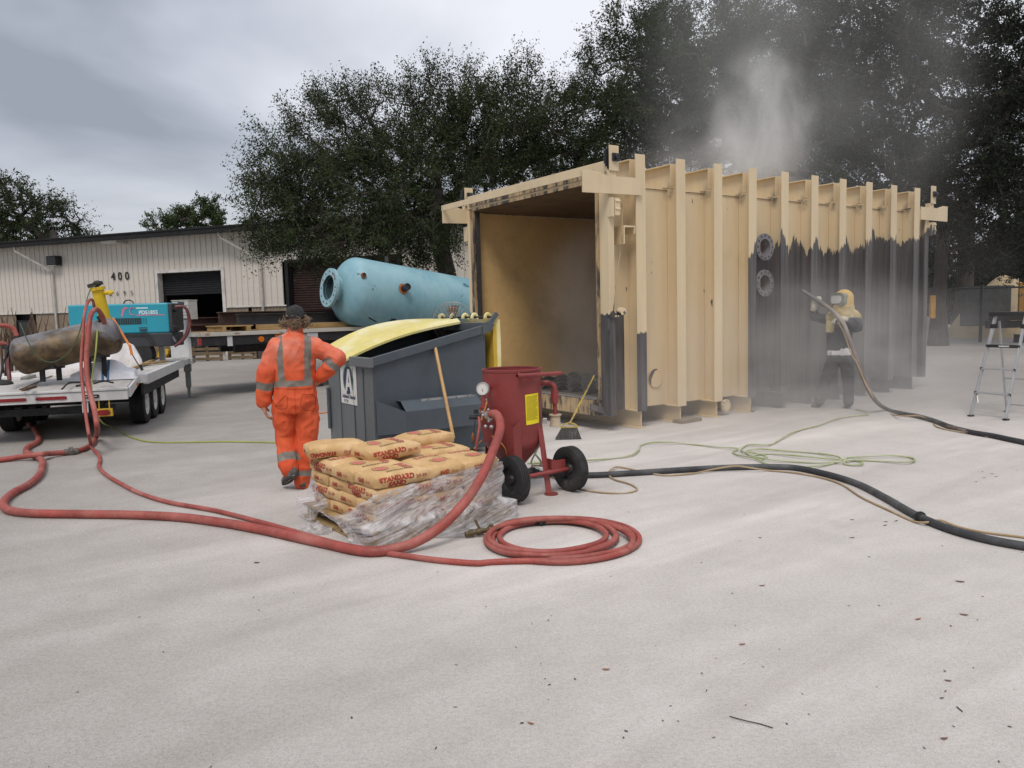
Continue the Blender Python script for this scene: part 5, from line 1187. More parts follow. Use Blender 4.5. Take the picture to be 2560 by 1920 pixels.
# pallets on the ground behind the flatbed
def ground_pallet(p, ang, label, n, up=False, mat=palw):
    t_ = thing('shipping_pallet', label, 'pallet', p, ang, 'pallets by the warehouse')
    if up:
        for i in range(6): MB().box(-.55, .55, -.02, 0, .04 + .19 * i, .15 + .19 * i).build('board', mat, t_)
        for x in (-.55, -.05, .45): MB().box(x, x + .1, .002, .09, 0, 1.1).build('stringer', mat, t_)
    else:
        for k in range(n):
            z = .14 * k
            for i in range(3): MB().box(-.6, .6, -.5 + .45 * i, -.42 + .45 * i, z + .001, z + .11).build('stringer', mat, t_)
            MB().box(-.6, .6, -.5, .5, z + .112, z + .139).build('deck_boards', mat, t_)
brw = pm('old_wood', (0.17, 0.12, 0.07), .9, 0, .25, 3)
ground_pallet(Vector((-11.75, 30.0, 0)), R(10), 'brown slatted pallet standing on edge below the flatbed end', 1, True, brw)
ground_pallet(Vector((-10.6, 30.6, 0)), R(4), 'second dark pallet standing on edge farther right under the flatbed', 1, True, brw)
ground_pallet(Vector((-13.1, 29.3, 0)), R(-5), 'stack of old pallets beside the dark roll-up door', 6, False, brw)
ground_pallet(Vector((-9.6, 31.2, 0)), R(-5), 'low stack of grey pallets in shadow under the flatbed', 5, False, pm('grey_old_wood', (0.07, 0.065, 0.06), .9))
# blue vessel resting on the flatbed, near end raised
va = D(872, 727, 18.3); dirv = (D(1200, 779, 20.6) - va).normalized(); VR = .80
ves = thing('pressure_vessel', 'big faded sky blue steel vessel with open flanged end lying on the flatbed', 'vessel', (va.x, va.y, 0))
def blue_mat():
    m, t, b = _nodes('faded_blue'); v = coords(t, 'Object')
    o = mixc(t, noise_fac(t, v, 1.0, 6, .6, .3, .7), (0.15, 0.325, 0.395), (0.27, 0.45, 0.50))
    mpn = mk(t, 'ShaderNodeMapping'); mpn.inputs['Scale'].default_value = (9, 9, .8); t.links.new(v, mpn.inputs[0])
    o = mixc(t, tmath(t, 'MULTIPLY', noise_fac(t, mpn.outputs[0], 1.0, 5, .6, .45, .75), .45), o, (0.30, 0.46, 0.51))
    o = mixc(t, noise_fac(t, v, 2.8, 7, .6, .66, .70), o, (0.04, 0.10, 0.13))
    t.links.new(o, b.inputs['Base Color']); b.inputs['Roughness'].default_value = .5; return m
blue = blue_mat(); vz = Vector((0, 0, va.z))
q = MB(); LV = 8.0; RE = .80
pr_ = [(.30, -.30), (.36, -.295)] + [(VR * math.sin(a) ** .8, -.30 + .42 * (1 - math.cos(a))) for a in [R(32), R(45), R(58), R(70), R(80), R(90)]] + [(VR, 2.0), (VR * .985, LV), (.1, LV + .3)]
q.lathe(pr_, vz, dirv, 56); q.build('shell', blue, ves, smooth=True)
q = MB(); q.lathe([(.26, -.28), (.30, -.28), (.30, -.46), (.26, -.46)], vz, dirv, 36); q.lathe([(.27, -.45), (.45, -.45), (.45, -.52), (.29, -.52), (.28, -.3)], vz, dirv, 40)
fo = q.build('flange', pm('chipped_blue', (0.26, 0.43, 0.48), .5, 0, .1, 4, dirt=(0.12, 0.045, 0.035), dirt_s=2.6, dirt_lo=.60, dirt_hi=.63), ves, smooth=True)
q = MB(); q.lathe([(.285, -.515), (.272, -.50), (.258, -.34), (.0, -.33)], vz, dirv, 32); q.build('bore', pm('bore_shade', (0.02, 0.05, 0.06), .8), fo)  # dark lining paints the shade inside the blue neck
sd_ = dirv.cross(Vector((0, 0, 1))).normalized(); up_ = sd_.cross(dirv)
q = MB()
for i in range(12):
    a = 2 * math.pi * i / 12; c = vz - dirv * .521 + (sd_ * math.cos(a) + up_ * math.sin(a)) * .37; q.cyl(c, c - dirv * .004, .022, n=8)
q.build('bolt_hole', rub, fo, kind='stuff')
primer = pm('orange_primer', (0.52, 0.14, 0.03), .6)
def stub(u0, ang, L_, r, mm, cap):
    nrm = sd_ * math.cos(ang) + up_ * math.sin(ang); c = vz + dirv * u0 + nrm * (VR - .02); q = MB(); q.lathe([(r * .7, L_), (r, L_), (r, .02), (r * 1.5, .02), (r * 1.5, 0)], c, nrm, 16, 1); q.lathe([(r * 1.02, 0), (r * 1.45, .025), (r * 1.45, .03), (0, .031)], c, nrm, 16, 0); q.cyl(c + nrm * (L_ - .02), c + nrm * (L_ - .015), r * .72, m=2); q.build('nozzle', [primer, mm, rub], ves, smooth=True)
stub(1.0, R(100), .22, .05, rub, 0); stub(1.0, R(12), .22, .085, dmet, 0); stub(-.02, R(24), .06, .045, dmet, 0)
q = MB(); c = vz + dirv * 5.0 + sd_ * (VR) - up_ * .1; q.tube(spline([c, c + sd_ * .25, c + sd_ * .38 + up_ * .12, c + sd_ * .42 + up_ * .4], .05), .16, 12); q.build('elbow', primer, ves, smooth=True)
q = MB()
def mark(pts):
    for (u0, a0), (u1, a1) in zip(pts, pts[1:]):
        p0 = vz + dirv * u0 + (sd_ * math.cos(a0) + up_ * math.sin(a0)) * (VR + .004); p1 = vz + dirv * u1 + (sd_ * math.cos(a1) + up_ * math.sin(a1)) * (VR + .004); q.tube([p0, p1], .016, 4)
mark([(2.95, R(-8)), (3.02, R(-14)), (3.35, R(-2))]); mark([(.30, R(-48)), (.55, R(-56))])
q.build('paint_mark', blk, ves, kind='stuff')
# saddles under the vessel (hidden behind the dumpster lid, they carry it)
q = MB(); q.prism([(-.5, 0), (.5, 0), (.6, .3), (.3, .12), (0, .05), (-.3, .12), (-.6, .3)], frame(vz + dirv * .9 - Vector((0, 0, VR + .05)), sd_, (0, 0, 1)), .12); q.build('saddle', uder, ves)
# drum fan
fc = D(1134, 806, 9.9); fan = thing('drum_fan', 'round wire-guarded fan peeking up behind the yellow dumpster lid', 'fan', (fc.x, fc.y, 0), R(-5))
wire = pm('fan_wire', (0.30, 0.28, 0.25), .5, .3); zz = fc.z; FRd = .255
q = MB()
for r_ in (FRd, FRd * .75, FRd * .5): q.tube([(r_ * math.cos(a), -.06, zz + r_ * math.sin(a)) for a in [2 * math.pi * i / 40 for i in range(40)]], .006 if r_ == FRd else .003, 5, closed=True)
for i in range(30): a = 2 * math.pi * i / 30; q.tube([(.06 * math.cos(a), -.09, zz + .06 * math.sin(a)), (.16 * math.cos(a), -.09, zz + .16 * math.sin(a)), (FRd * math.cos(a), -.06, zz + FRd * math.sin(a))], .003, 4)
q.build('guard', wire, fan, kind='stuff')
fbm = pm('fan_blade', (0.16, 0.11, 0.085), .6)
for i in range(3):
    a = R(95 + 120 * i); M = Matrix.Translation((0, 0, zz)) @ Matrix.Rotation(-a, 4, 'Y'); p = MB(); p.add([M @ Vector(v_) for v_ in ((.03, -.03, -.03), (.20, -.045, -.10), (.225, 0.0, .0), (.20, .02, .08), (.03, .01, .03))], [(0, 1, 2, 3, 4)]); p.build('blade', fbm, fan)
q = MB(); q.cyl((0, -.07, zz), (0, .12, zz), .06, n=16); q.cyl((0, .06, zz), (0, .06, .03), .02); q.cyl((0, .06, 0), (0, .06, .03), .22, n=20); q.build('stand', dmet, fan, smooth=True)

# ================================================================== LADDER, BROOM
lf, lr_, rr2 = G(2427, 1041), G(2514.6, 1051), G(2511, 1033.5)
lad = thing('step_ladder', 'silver aluminium step ladder with black top tray at the right edge', 'ladder', (lf.x, lf.y, 0), math.atan2((lr_ - lf).y, (lr_ - lf).x))
LW = (lr_ - lf).length; alu = pm('aluminium', (0.46, 0.47, 0.48), .38, .5, .06, 4)
LH = 1.42; top_in = .06
ltop = [Vector((.04, .42, LH - .03)), Vector((LW - .04, .42, LH - .03))]; lbot = [Vector((0, 0, .02)), Vector((LW, 0, .02))]
q = MB()
for a_, b_ in zip(lbot, ltop): q.bar(a_, b_, .022, .055)
q.build('front_rail', alu, lad, bevel=.004)
q = MB(); 
for sx in (.02, LW - .02): q.bar((sx, .78, .02), (sx + (0.05 if sx < .1 else -.05), .46, LH - .1), .018, .035)
q.bar((.02, .76, .12), (LW - .02, .76, .12), .015, .02); q.bar((.03, .68, .5), (LW - .03, .68, .5), .015, .02); q.build('rear_frame', alu, lad)
for t_, mm in ((.23, alu), (.47, alu), (.70, rub)):
    a_ = lbot[0].lerp(ltop[0], t_); b_ = lbot[1].lerp(ltop[1], t_); q = MB(); q.bar(a_, b_, .07, .022 if mm is alu else .04); q.build('step', mm, lad, bevel=.003)
    for p in (a_, b_): MB().box(p.x - .018, p.x + .018, p.y - .03, p.y - .02, p.z - .02, p.z + .02).build('bracket', dmet, lad)
MB().box(.20, .34, lbot[0].lerp(ltop[0], .7).y - .042, lbot[0].lerp(ltop[0], .7).y - .036, LH * .70 - .022, LH * .70 - .004).build('sticker', white_p, lad)
for p, q_ in zip(lbot, ltop):
    c = p.lerp(q_, .90); MB().box(c.x - .02, c.x + .02, c.y - .04, c.y + .05, c.z - .03, c.z + .03).build('hinge', rub, lad, bevel=.004)
q = MB(); q.box(-.02, LW + .02, .36, .66, LH - .03, LH + .03); q.build('top_tray', pm('tray_black', (0.03, 0.03, 0.033), .5), lad, bevel=.008)
for p in lbot: MB().box(p.x - .025, p.x + .025, p.y - .04, p.y + .04, 0, .022).build('foot', rub, lad)
for sx in (.02, LW - .02): MB().box(sx - .02, sx + .02, .75, .81, 0, .02).build('foot', rub, lad)
q = MB(); q.bar(lbot[0].lerp(ltop[0], .23), Vector((0.0, .0, .05)).lerp(lbot[0].lerp(ltop[0], .23), .5) + Vector((.06, 0, 0)), .012, .02); q.build('brace', alu, lad)
bp = G(1421, 1098); brm = thing('push_broom', 'old broom with yellow handle leaning on the tan box sill', 'broom', (bp.x, bp.y, 0))
bs_ = pm('bristle', (0.055, 0.052, 0.05), .9, 0, .25, 12, sc=(6, 6, 1), dirt=(0.18, 0.17, 0.16), dirt_s=5)
q = MB(); rg = random.Random(2); n = 26
for i in range(n + 1):
    x = -.165 + .33 * i / n; q.v += [(x * .60 + .015, -.012, .150 + .0 * i), (x * 1.0, -.04, .0 + rg.uniform(0, .006)), (x * .60 + .015, .012, .150), (x * 1.0, .05, .0 + rg.uniform(0, .006))]
for i in range(n): a = 4 * i; q.f += [(a, a + 1, a + 5, a + 4), (a + 2, a + 6, a + 7, a + 3), (a, a + 4, a + 6, a + 2)]; q.m += [0] * 3
q.f += [(0, 2, 3, 1), (4 * n, 4 * n + 1, 4 * n + 3, 4 * n + 2)]; q.m += [0, 0]; q.build('bristles', bs_, brm)
hy = pm('handle_yellow', (0.50, 0.36, 0.07), .6, 0, .2, 6, dirt=(0.22, 0.17, 0.1), dirt_s=14, dirt_lo=.5, dirt_hi=.62)
q = MB(); q.tube([(-.10, -.014, .152), (-.06, -.016, .19), (.015, -.01, .215), (.09, -.016, .19), (.125, -.014, .152)], .010, 6); q.box(-.09, .12, -.016, .016, .148, .160); q.build('head', hy, brm, smooth=True)
ht = D(1486, 939, 10.72) - Vector((bp.x, bp.y, 0)); q = MB(); q.cyl((.015, 0, .19), ht, .0125, n=8); q.build('handle', hy, brm, smooth=True)
# ================================================================== PEOPLE
def rng_loft(mb, rings_, ex, ey, n=20):
    """rings_: (centre, half width, half depth); elliptical sections across ex/ey"""
    rs = []
    for c, w, d in rings_:
        rs.append([Vector(c) + ex * (w * math.copysign(abs(math.cos(a)) ** .85, math.cos(a))) + ey * (d * math.copysign(abs(math.sin(a)) ** .85, math.sin(a))) for a in [2 * math.pi * i / n for i in range(n)]])
    mb.rings(rs)
def limb(mb, pts):
    for (p, r) in pts: mb.ball(p, r, 14, 10)
    for (p, r), (q_, s) in zip(pts, pts[1:]): mb.cyl(p, q_, r, s, 14)
def fuse(mb, voxel, smooth=6, fold=0.0, seed=0.0, fs=(7, 7, 7)):
    """one continuous skin grown over the joined volumes"""
    me = bpy.data.meshes.new('fuse'); me.from_pydata(mb.v, [], mb.f)
    bm = bmesh.new(); bm.from_mesh(me); bmesh.ops.recalc_face_normals(bm, faces=bm.faces); bm.to_mesh(me); bm.free()
    ob = bpy.data.objects.new('fuse', me); COL.objects.link(ob)
    rm = ob.modifiers.new('r', 'REMESH'); rm.mode = 'VOXEL'; rm.voxel_size = voxel
    sm = ob.modifiers.new('s', 'SMOOTH'); sm.iterations = smooth; sm.factor = .5
    dg = bpy.context.evaluated_depsgraph_get(); m2 = bpy.data.meshes.new_from_object(ob.evaluated_get(dg))
    bpy.data.objects.remove(ob); bpy.data.meshes.remove(me)
    if fold:
        nv = len(m2.vertices); co = np.empty(nv * 3, 'f'); m2.vertices.foreach_get('co', co); co = co.reshape(-1, 3)
        no = np.empty(nv * 3, 'f'); m2.vertex_normals.foreach_get('vector', no); no = no.reshape(-1, 3)
        out = co.copy(); o = Vector((seed, seed * 2, 0))
        for i in range(nv):
            p = co[i]; q_ = Vector((p[0] * fs[0], p[1] * fs[1], p[2] * fs[2])) + o
            a = mnoise.noise(q_); r_ = 1 - abs(mnoise.noise(q_ * 1.9)) * 2
            out[i] = p + no[i] * fold * (a * .7 + r_ * .55)
        m2.vertices.foreach_set('co', out.ravel()); m2.update()
    return m2
def mesh_part(name, me, mats, parent, origin, mat_fn=None, **props):
    me.materials.clear()
    for m_ in mats: me.materials.append(m_)
    if mat_fn:
        k = len(me.polygons); ce = np.empty(k * 3, 'f'); me.polygons.foreach_get('center', ce); idx = mat_fn(ce.reshape(-1, 3)); me.polygons.foreach_set('material_index', idx.astype('i'))
    else: me.polygons.foreach_set('material_index', [0] * len(me.polygons))
    me.transform(Matrix.Translation(-Vector(origin))); me.polygons.foreach_set('use_smooth', [True] * len(me.polygons)); me.name = name
    ob = bpy.data.objects.new(name, me); COL.objects.link(ob); ob.parent = parent
    for k_, v in props.items(): ob[k_] = v
    return ob
def hand(mb, wrist, fdir, palm_n, side, size=1.0, curl=.5, rf=.0095):
    """palm with four fingers and a thumb; fdir along the fingers, palm_n out of the palm, side = thumb side"""
    f = Vector(fdir).normalized(); n = Vector(palm_n); n = (n - f * n.dot(f)).normalized(); s = f.cross(n) * side
    w = Vector(wrist)
    limb(mb, [(w, .028 * size), (w + f * .03 * size, .031 * size)])
    for k in range(4):
        o = s * (.030 - .020 * k) * size; b_ = w + f * (.085 - .004 * abs(k - 1)) * size + o
        limb(mb, [(w + f * .025 * size + o * .7, .017 * size), (b_, .0135 * size)])
        ln = (.040, .046, .043, .034)[k] * size; c = curl * .9; p = b_
        pts = [(p, rf * size * 1.15)]; a = 0
        for j in range(3):
            a += c * (.55 + .25 * j); p = p + (f * math.cos(a) + n * math.sin(a)) * ln * (.95, .72, .55)[j]; pts.append((p, rf * size * (1.05, .98, .85)[j]))
        limb(mb, pts)
    tb = w + f * .02 * size + s * .026 * size
    limb(mb, [(tb, .016 * size), (tb + (f * .55 + s * .75 + n * .35).normalized() * .042 * size, .0125 * size), (tb + (f * .55 + s * .75 + n * .35).normalized() * .042 * size + (f * .8 + s * .2 + n * .5).normalized() * .032 * size, .0105 * size)])
    return mb
skin = pm('skin', (0.42, 0.20, 0.13), .55, 0, .1, 20); hairm = pm('curly_hair', (0.20, 0.135, 0.085), .7, 0, .35, 20)
capm = pm('cap_black', (0.022, 0.021, 0.022), .85, 0, .3, 14, dirt=(0.10, 0.095, 0.095), dirt_s=12, dirt_lo=.58, dirt_hi=.75)
bootm = pm('boot_leather', (0.10, 0.085, 0.075), .75, 0, .3, 12, dirt=(0.24, 0.22, 0.20), dirt_s=14, dirt_lo=.45, dirt_hi=.7)
refl = pm('reflective_tape', (0.185, 0.165, 0.14), .5, 0, .12, 9)
def orange_mat():
    m, t, b = _nodes('orange_cloth'); v = coords(t, 'Object')
    o = mixc(t, noise_fac(t, v, 4, 6, .6, .3, .7), (0.56, 0.078, 0.028), (0.69, 0.120, 0.045))
    sp = mk(t, 'ShaderNodeSeparateXYZ'); t.links.new(v, sp.inputs[0])
    up = mk(t, 'ShaderNodeMapRange', clamp=True); up.inputs[1].default_value = 1.12; up.inputs[2].default_value = 1.52; t.links.new(sp.outputs[2], up.inputs[0])
    dusty = tmath(t, 'MULTIPLY', tmath(t, 'MULTIPLY', up.outputs[0], noise_fac(t, v, 5, 6, .6, .32, .66)), .75)
    o = mixc(t, dusty, o, (0.70, 0.36, 0.29))
    o = mixc(t, tmath(t, 'MULTIPLY', noise_fac(t, v, 9, 7, .7, .56, .78), .4), o, (0.30, 0.06, 0.03))
    t.links.new(o, b.inputs['Base Color']); b.inputs['Roughness'].default_value = .8; b.inputs['Specular IOR Level'].default_value = .25
    n = mk(t, 'ShaderNodeTexNoise', i_Scale=28.0, i_Detail=4.0); t.links.new(v, n.inputs['Vector']); bump(t, b, n.outputs[0], .35, .01)
    return m
# ---- worker in orange, seen from behind, mid-stride
MBs = G(757, 1219); MEY = Vector((MBs.x + .0, MBs.y, 0)).normalized(); MEX = Vector((MEY.y, -MEY.x, 0))
def JM(px, py, off=0.0):
    d = ray(px, py); k = ((MBs - CAM_P).dot(MEY) + off) / d.dot(MEY); return CAM_P + d * k
man = thing('person', 'person in dusty orange coveralls and dark cap walking away, hand on hip', 'person', MBs)
cov = MB()
rng_loft(cov, [(JM(739, 1030), .14, .12), (JM(739, 1005), .196, .145), (JM(738, 985), .192, .140), (JM(737, 957), .186, .128), (JM(736, 930), .186, .128), (JM(735, 900), .198, .135), (JM(735, 872), .212, .135), (JM(735, 853), .195, .120), (JM(736, 840), .125, .09), (JM(737, 833), .08, .075)], MEX, MEY)
limb(cov, [(JM(735, 852, .02), .09), (JM(737, 832, .01), .078), (JM(738, 824, .02), .078)])
Lsh, Lel, Lwr = JM(694, 866), JM(667, 928, -.03), JM(659, 1003, .02)
Rsh, Rel, Rwr = JM(782, 866), JM(842, 896, -.06), JM(803, 940, -.02)
limb(cov, [(JM(715, 857), .085), (Lsh, .086), (JM(681, 892), .080), (Lel, .079), (JM(663, 965, -.01), .078), (Lwr, .062)])
limb(cov, [(JM(755, 857), .085), (Rsh, .090), (JM(812, 880, -.03), .083), (Rel, .076), (JM(822, 921, -.05), .072), (Rwr, .060)])
limb(cov, [(JM(715, 1003), .112), (JM(712, 1040, .04), .112), (JM(715, 1090, .08), .100), (JM(718, 1130, .02), .094), (JM(721, 1170, -.08), .080)])
limb(cov, [(JM(764, 1003), .112), (JM(766, 1045, .02), .112), (JM(766, 1100, .03), .096), (JM(760, 1150, 0), .086), (JM(756, 1196, -.01), .070), (JM(756, 1208, -.01), .068)])
cm = fuse(cov, .0085, 3, .021, 3.0, (6.5, 6.5, 5.5))
def seg_t(c, a, b_): 
    a = np.array(a); b_ = np.array(b_); d = b_ - a; t_ = ((c - a) @ d) / (d @ d); return t_, np.linalg.norm(c - a - np.outer(t_, d), axis=1)
zb_ = JM(737, 956).z; zsh = JM(735, 846).z
def cov_mat(c):
    lx = (c - np.array(JM(737, 957))) @ np.array(MEX); z = c[:, 2]; m_ = np.zeros(len(c), int)
    arm_l = seg_t(c, Lsh, Lel); arm_r = seg_t(c, Rsh, Rel)
    fore_l = seg_t(c, Lel, Lwr); fore_r = seg_t(c, Rel, Rwr)
    far_arm = (fore_l[1] > .09) & (fore_r[1] > .085)
    tors = (np.abs(lx) < .205) & far_arm
    m_[tors & (np.abs(z - zb_) < .031)] = 1
    m_[(np.abs(lx + .117 + (z - zb_) * .02) < .032) & (z > zb_) & (z < zsh + .06) & far_arm] = 1
    m_[(np.abs(lx - .118 - (z - zb_) * .05) < .032) & (z > zb_) & (z < zsh + .06) & far_arm] = 1
    t_, d_ = fore_l; m_[(t_ > .33) & (t_ < .58) & (d_ < .10)] = 1
    t_, d_ = fore_r; m_[(t_ > .12) & (t_ < .42) & (d_ < .10)] = 1
    for a, b_ in ((JM(719, 1142, 0), JM(721, 1160, -.05)), (JM(758, 1172), JM(757, 1186))):
        t_, d_ = seg_t(c, a, b_); m_[(t_ > 0) & (t_ < 1) & (d_ < .13)] = 1
    return m_
mesh_part('coveralls', cm, [orange_mat(), refl], man, MBs, cov_mat)
# the body under it: one skin from head to hands
bd = MB(); hc = JM(738, 797, .015)
rng_loft(bd, [(JM(739, 1020), .12, .10), (JM(737, 957), .14, .10), (JM(735, 880), .17, .11), (JM(735, 855), .15, .09), (JM(737, 836), .07, .07)], MEX, MEY)
limb(bd, [(JM(735, 850), .08), (JM(738, 815, .0), .062), (JM(738, 805, .01), .065)])
bd.ball(hc, (.078, .098, .118), 20, 14); bd.ball(hc + MEY * .095 + Vector((0, 0, -.012)), (.014, .02, .018), 8, 6); bd.ball(hc + MEY * .05 + Vector((0, 0, -.075)), (.05, .05, .045), 10, 8)
for s_ in (-1, 1): bd.ball(hc + MEX * .080 * s_ + Vector((0, 0, -.015)), (.014, .022, .032), 8, 6)
limb(bd, [(Lsh, .05), (Lel, .045), (Lwr, .035), (JM(659, 1012, .01), .028)]); limb(bd, [(Rsh, .05), (Rel, .045), (Rwr, .035), (JM(798, 945, -.01), .028)])
limb(bd, [(JM(715, 1003), .08), (JM(715, 1090, .08), .06), (JM(723, 1172, -.10), .045)]); limb(bd, [(JM(764, 1003), .08), (JM(766, 1100, .03), .06), (JM(756, 1205, -.01), .045)])
hand(bd, JM(660, 1012, .01), Vector((0.10, 0.0, -1)) , MEX, -1, 1.0, .75)
hand(bd, JM(799, 944, -.02), JM(789, 962, .03) - JM(799, 944, -.02), -MEX * .6 + MEY * .8, 1, 1.0, .6)
bo = mesh_part('body', fuse(bd, .0075, 2), [skin], man, MBs)
fe = MB()
for s_ in (-1, 1): fe.ball(hc + MEY * .088 + MEX * .03 * s_ + Vector((0, 0, .018)) - MBs, .011, 8, 6)
fe.build('eyes', pm('eye_white', (.7, .68, .65), .3), bo, smooth=True, kind='stuff')
fm_ = MB(); fm_.ball(hc + MEY * .093 + Vector((0, 0, -.058)) - MBs, (.025, .008, .008), 8, 6); fm_.build('mouth', pm('lips', (.3, .1, .08), .5), bo, smooth=True)
# cap
cp_ = MB(); base = hc + Vector((0, 0, .012)) - MBs
rs = []
for (h, r_) in ((-.012, 1.03), (.0, 1.06), (.03, 1.05), (.06, .96), (.085, .80), (.105, .55), (.116, .28), (.119, .05)):
    rs.append([base + MEX * (.088 * r_ * math.cos(a)) + MEY * (.108 * r_ * math.sin(a)) + Vector((0, 0, h + .010 * mnoise.noise(Vector((math.cos(a) * 2, math.sin(a) * 2, h * 30)))))  for a in [2 * math.pi * i / 26 for i in range(26)]])
cp_.rings(rs); cp_.rings([[base + MEX * (.091 * math.cos(a)) + MEY * (.111 * math.sin(a)) + Vector((0, 0, z)) for a in [2 * math.pi * i / 26 for i in range(26)]] for z in (.002, .012)])
cp_.build('cap', capm, man, smooth=True)
# curly hair escaping below the cap
hb = MB(); rg = random.Random(8)
for i in range(430):
    k = rg.random()
    if k < .34: c = hc + MEX * (-.098 + rg.gauss(0, .017)) + MEY * rg.gauss(-.02, .03) + Vector((0, 0, rg.gauss(-.035, .02)))
    elif k < .68: c = hc + MEX * (.100 + rg.gauss(0, .018)) + MEY * rg.gauss(-.02, .03) + Vector((0, 0, rg.gauss(-.032, .02)))
    else:
        a = rg.uniform(-1.9, -1.2) if k < .8 else rg.uniform(-2.6, -.5); c = hc + MEX * (.10 * math.cos(a)) + MEY * (.11 * math.sin(a)) + Vector((0, 0, rg.gauss(-.04, .025)))
    c -= MBs; R_ = rg.uniform(.008, .017); ax_ = Vector((rg.gauss(0, 1), rg.gauss(0, 1), rg.gauss(0, 1))).normalized(); u1 = ax_.orthogonal().normalized(); v1 = ax_.cross(u1); ph = rg.uniform(0, 6)
    hb.tube([c + (u1 * math.cos(ph + t_ * 1.0) + v1 * math.sin(ph + t_ * 1.0)) * R_ + ax_ * (.006 * t_) for t_ in range(6)], .0035, 4)
hb.build('hair', hairm, man, smooth=True, kind='stuff')
def boot(par, O, ankle, heel, toe, r=.048):
    q = MB(); A, H_, T = Vector(ankle), Vector(heel), Vector(toe); dn_ = (H_ - A).normalized(); fw_ = (T - H_).normalized()
    limb(q, [(A - dn_ * .06, .055), (A, .052), (H_ - dn_ * -.0 - dn_ * .03, .045)]); limb(q, [(H_ - dn_ * .035, .044), (H_.lerp(T, .5) - dn_ * .03, .043), (T - dn_ * .025 - fw_ * .03, .040)]); limb(q, [(A, .05), (H_.lerp(T, .45) - dn_ * .05, .042)])
    o = mesh_part('boot', fuse(q, .009, 3), [bootm], par, O)
    s = MB(); sd__ = fw_.cross(dn_).normalized(); n = 18; prof = []
    for i in range(n):
        a = 2 * math.pi * i / n; prof.append((math.cos(a), math.sin(a)))
    L2 = (T - H_).length / 2 + .045; c = H_.lerp(T, .5) - Vector(O); lo = [c + fw_ * (x * L2) + sd__ * (y * .047 * (1 - .22 * math.exp(-((x + .1) / .25) ** 2))) + dn_ * .012 for x, y in prof]; hi = [p - dn_ * .024 for p in lo]
    s.rings([hi, lo]); s.build('sole', pm('boot_sole', (0.04, 0.037, 0.035), .9, 0, .3, 30, dirt=(0.2, 0.18, 0.165), dirt_s=30), o)
    return o
boot(man, MBs, JM(728, 1168, -.09), JM(733, 1190, -.16), JM(712, 1208, .06))
boot(man, MBs, JM(756, 1196, -.0), JM(756, 1214, -.06), JM(760, 1206, .18))
# trouser details: waist seam and pockets
q = MB()
def on_back(px, py, out): 
    return JM(px, py, -out) - MBs
def cloth_line(pts, name):
    q = MB(); bv = cm; out = []
    from mathutils.bvhtree import BVHTree
    for p in spline([Vector((a, b_, 0)) for a, b_ in pts], 4): 
        d = ray(p.x, p.y); h = COVB.ray_cast(CAM_P - MBs, d.normalized())
        if h[0] is not None: out.append(h[0] + h[1] * .001)
    if len(out) > 2: q.tube(out, .0028, 4); q.build(name, pm('seam', (0.36, 0.05, 0.02), .8), man, smooth=True)
from mathutils.bvhtree import BVHTree
COVB = BVHTree.FromPolygons([v.co for v in cm.vertices], [tuple(p.vertices) for p in cm.polygons])
for pts in ([(690, 971), (737, 973), (785, 970)], [(757, 985), (786, 989), (785, 1022), (770, 1026), (752, 1014), (757, 985)], [(714, 988), (695, 1008), (689, 1018), (716, 1020), (718, 992)], [(737, 975), (738, 1010), (741, 1040)]): cloth_line(pts, 'seam')

# ---- blaster in helmet and cape
BB = G(2080, 1020); BEY = Vector((BB.x, BB.y, 0)).normalized(); BEX = Vector((BEY.y, -BEY.x, 0))
def JB(px, py, off=0.0):
    d = ray(px, py); k = ((BB - CAM_P).dot(BEY) + off) / d.dot(BEY); return CAM_P + d * k
bl = thing('person', 'person in yellow blasting helmet, cape and dark clothes aiming a blast nozzle at the wall', 'person', BB)
navyc = pm('navy_cloth', (0.026, 0.030, 0.042), .85, 0, .25, 6, dirt=(0.10, 0.10, 0.105), dirt_s=5, dirt_lo=.5, dirt_hi=.8); jeans = pm('dark_jeans', (0.035, 0.036, 0.042), .9, 0, .2, 5, dirt=(0.13, 0.125, 0.12), dirt_s=4, dirt_lo=.45, dirt_hi=.8)
jk = MB()
rng_loft(jk, [(JB(2100, 884), .185, .14), (JB(2099, 868), .185, .14), (JB(2099, 840), .178, .13), (JB(2101, 815), .195, .14), (JB(2103, 800), .20, .135), (JB(2105, 790), .14, .10)], BEX, BEY)
bLs, bLe, bLw = JB(2077, 800, .06), JB(2037, 793, .10), JB(2033, 768, .02)
bRs, bRe, bRw = JB(2134, 800, -.04), JB(2141, 816, -.16), JB(2112, 802, -.25)
limb(jk, [(JB(2090, 800), .085), (bLs, .08), (bLe, .062), (bLw, .048)]); limb(jk, [(JB(2118, 800), .09), (bRs, .10), (bRe, .092), (JB(2128, 806, -.22), .075), (bRw, .055)])
mesh_part('jacket', fuse(jk, .011, 4, .012, 9, (6, 6, 5)), [navyc], bl, BB)
sh2 = MB(); rng_loft(sh2, [(JB(2101, 887), .192, .148), (JB(2101, 878), .19, .146), (JB(2101, 868), .175, .13)], BEX, BEY); mesh_part('shirt_hem', fuse(sh2, .011, 2, .014, 5, (9, 9, 3)), [pm('shirt_white', (.62, .61, .62), .8)], bl, BB)
tr_ = MB(); rng_loft(tr_, [(JB(2101, 905), .15, .12), (JB(2101, 890), .185, .14), (JB(2101, 880), .178, .13)], BEX, BEY)
limb(tr_, [(JB(2088, 893), .105), (JB(2064, 955, .05), .088), (JB(2048, 1005), .072)]); limb(tr_, [(JB(2116, 893), .105), (JB(2121, 955, .02), .088), (JB(2121, 1005, -.02), .074)])
mesh_part('trousers', fuse(tr_, .011, 3, .012, 2, (6, 6, 4)), [jeans], bl, BB)
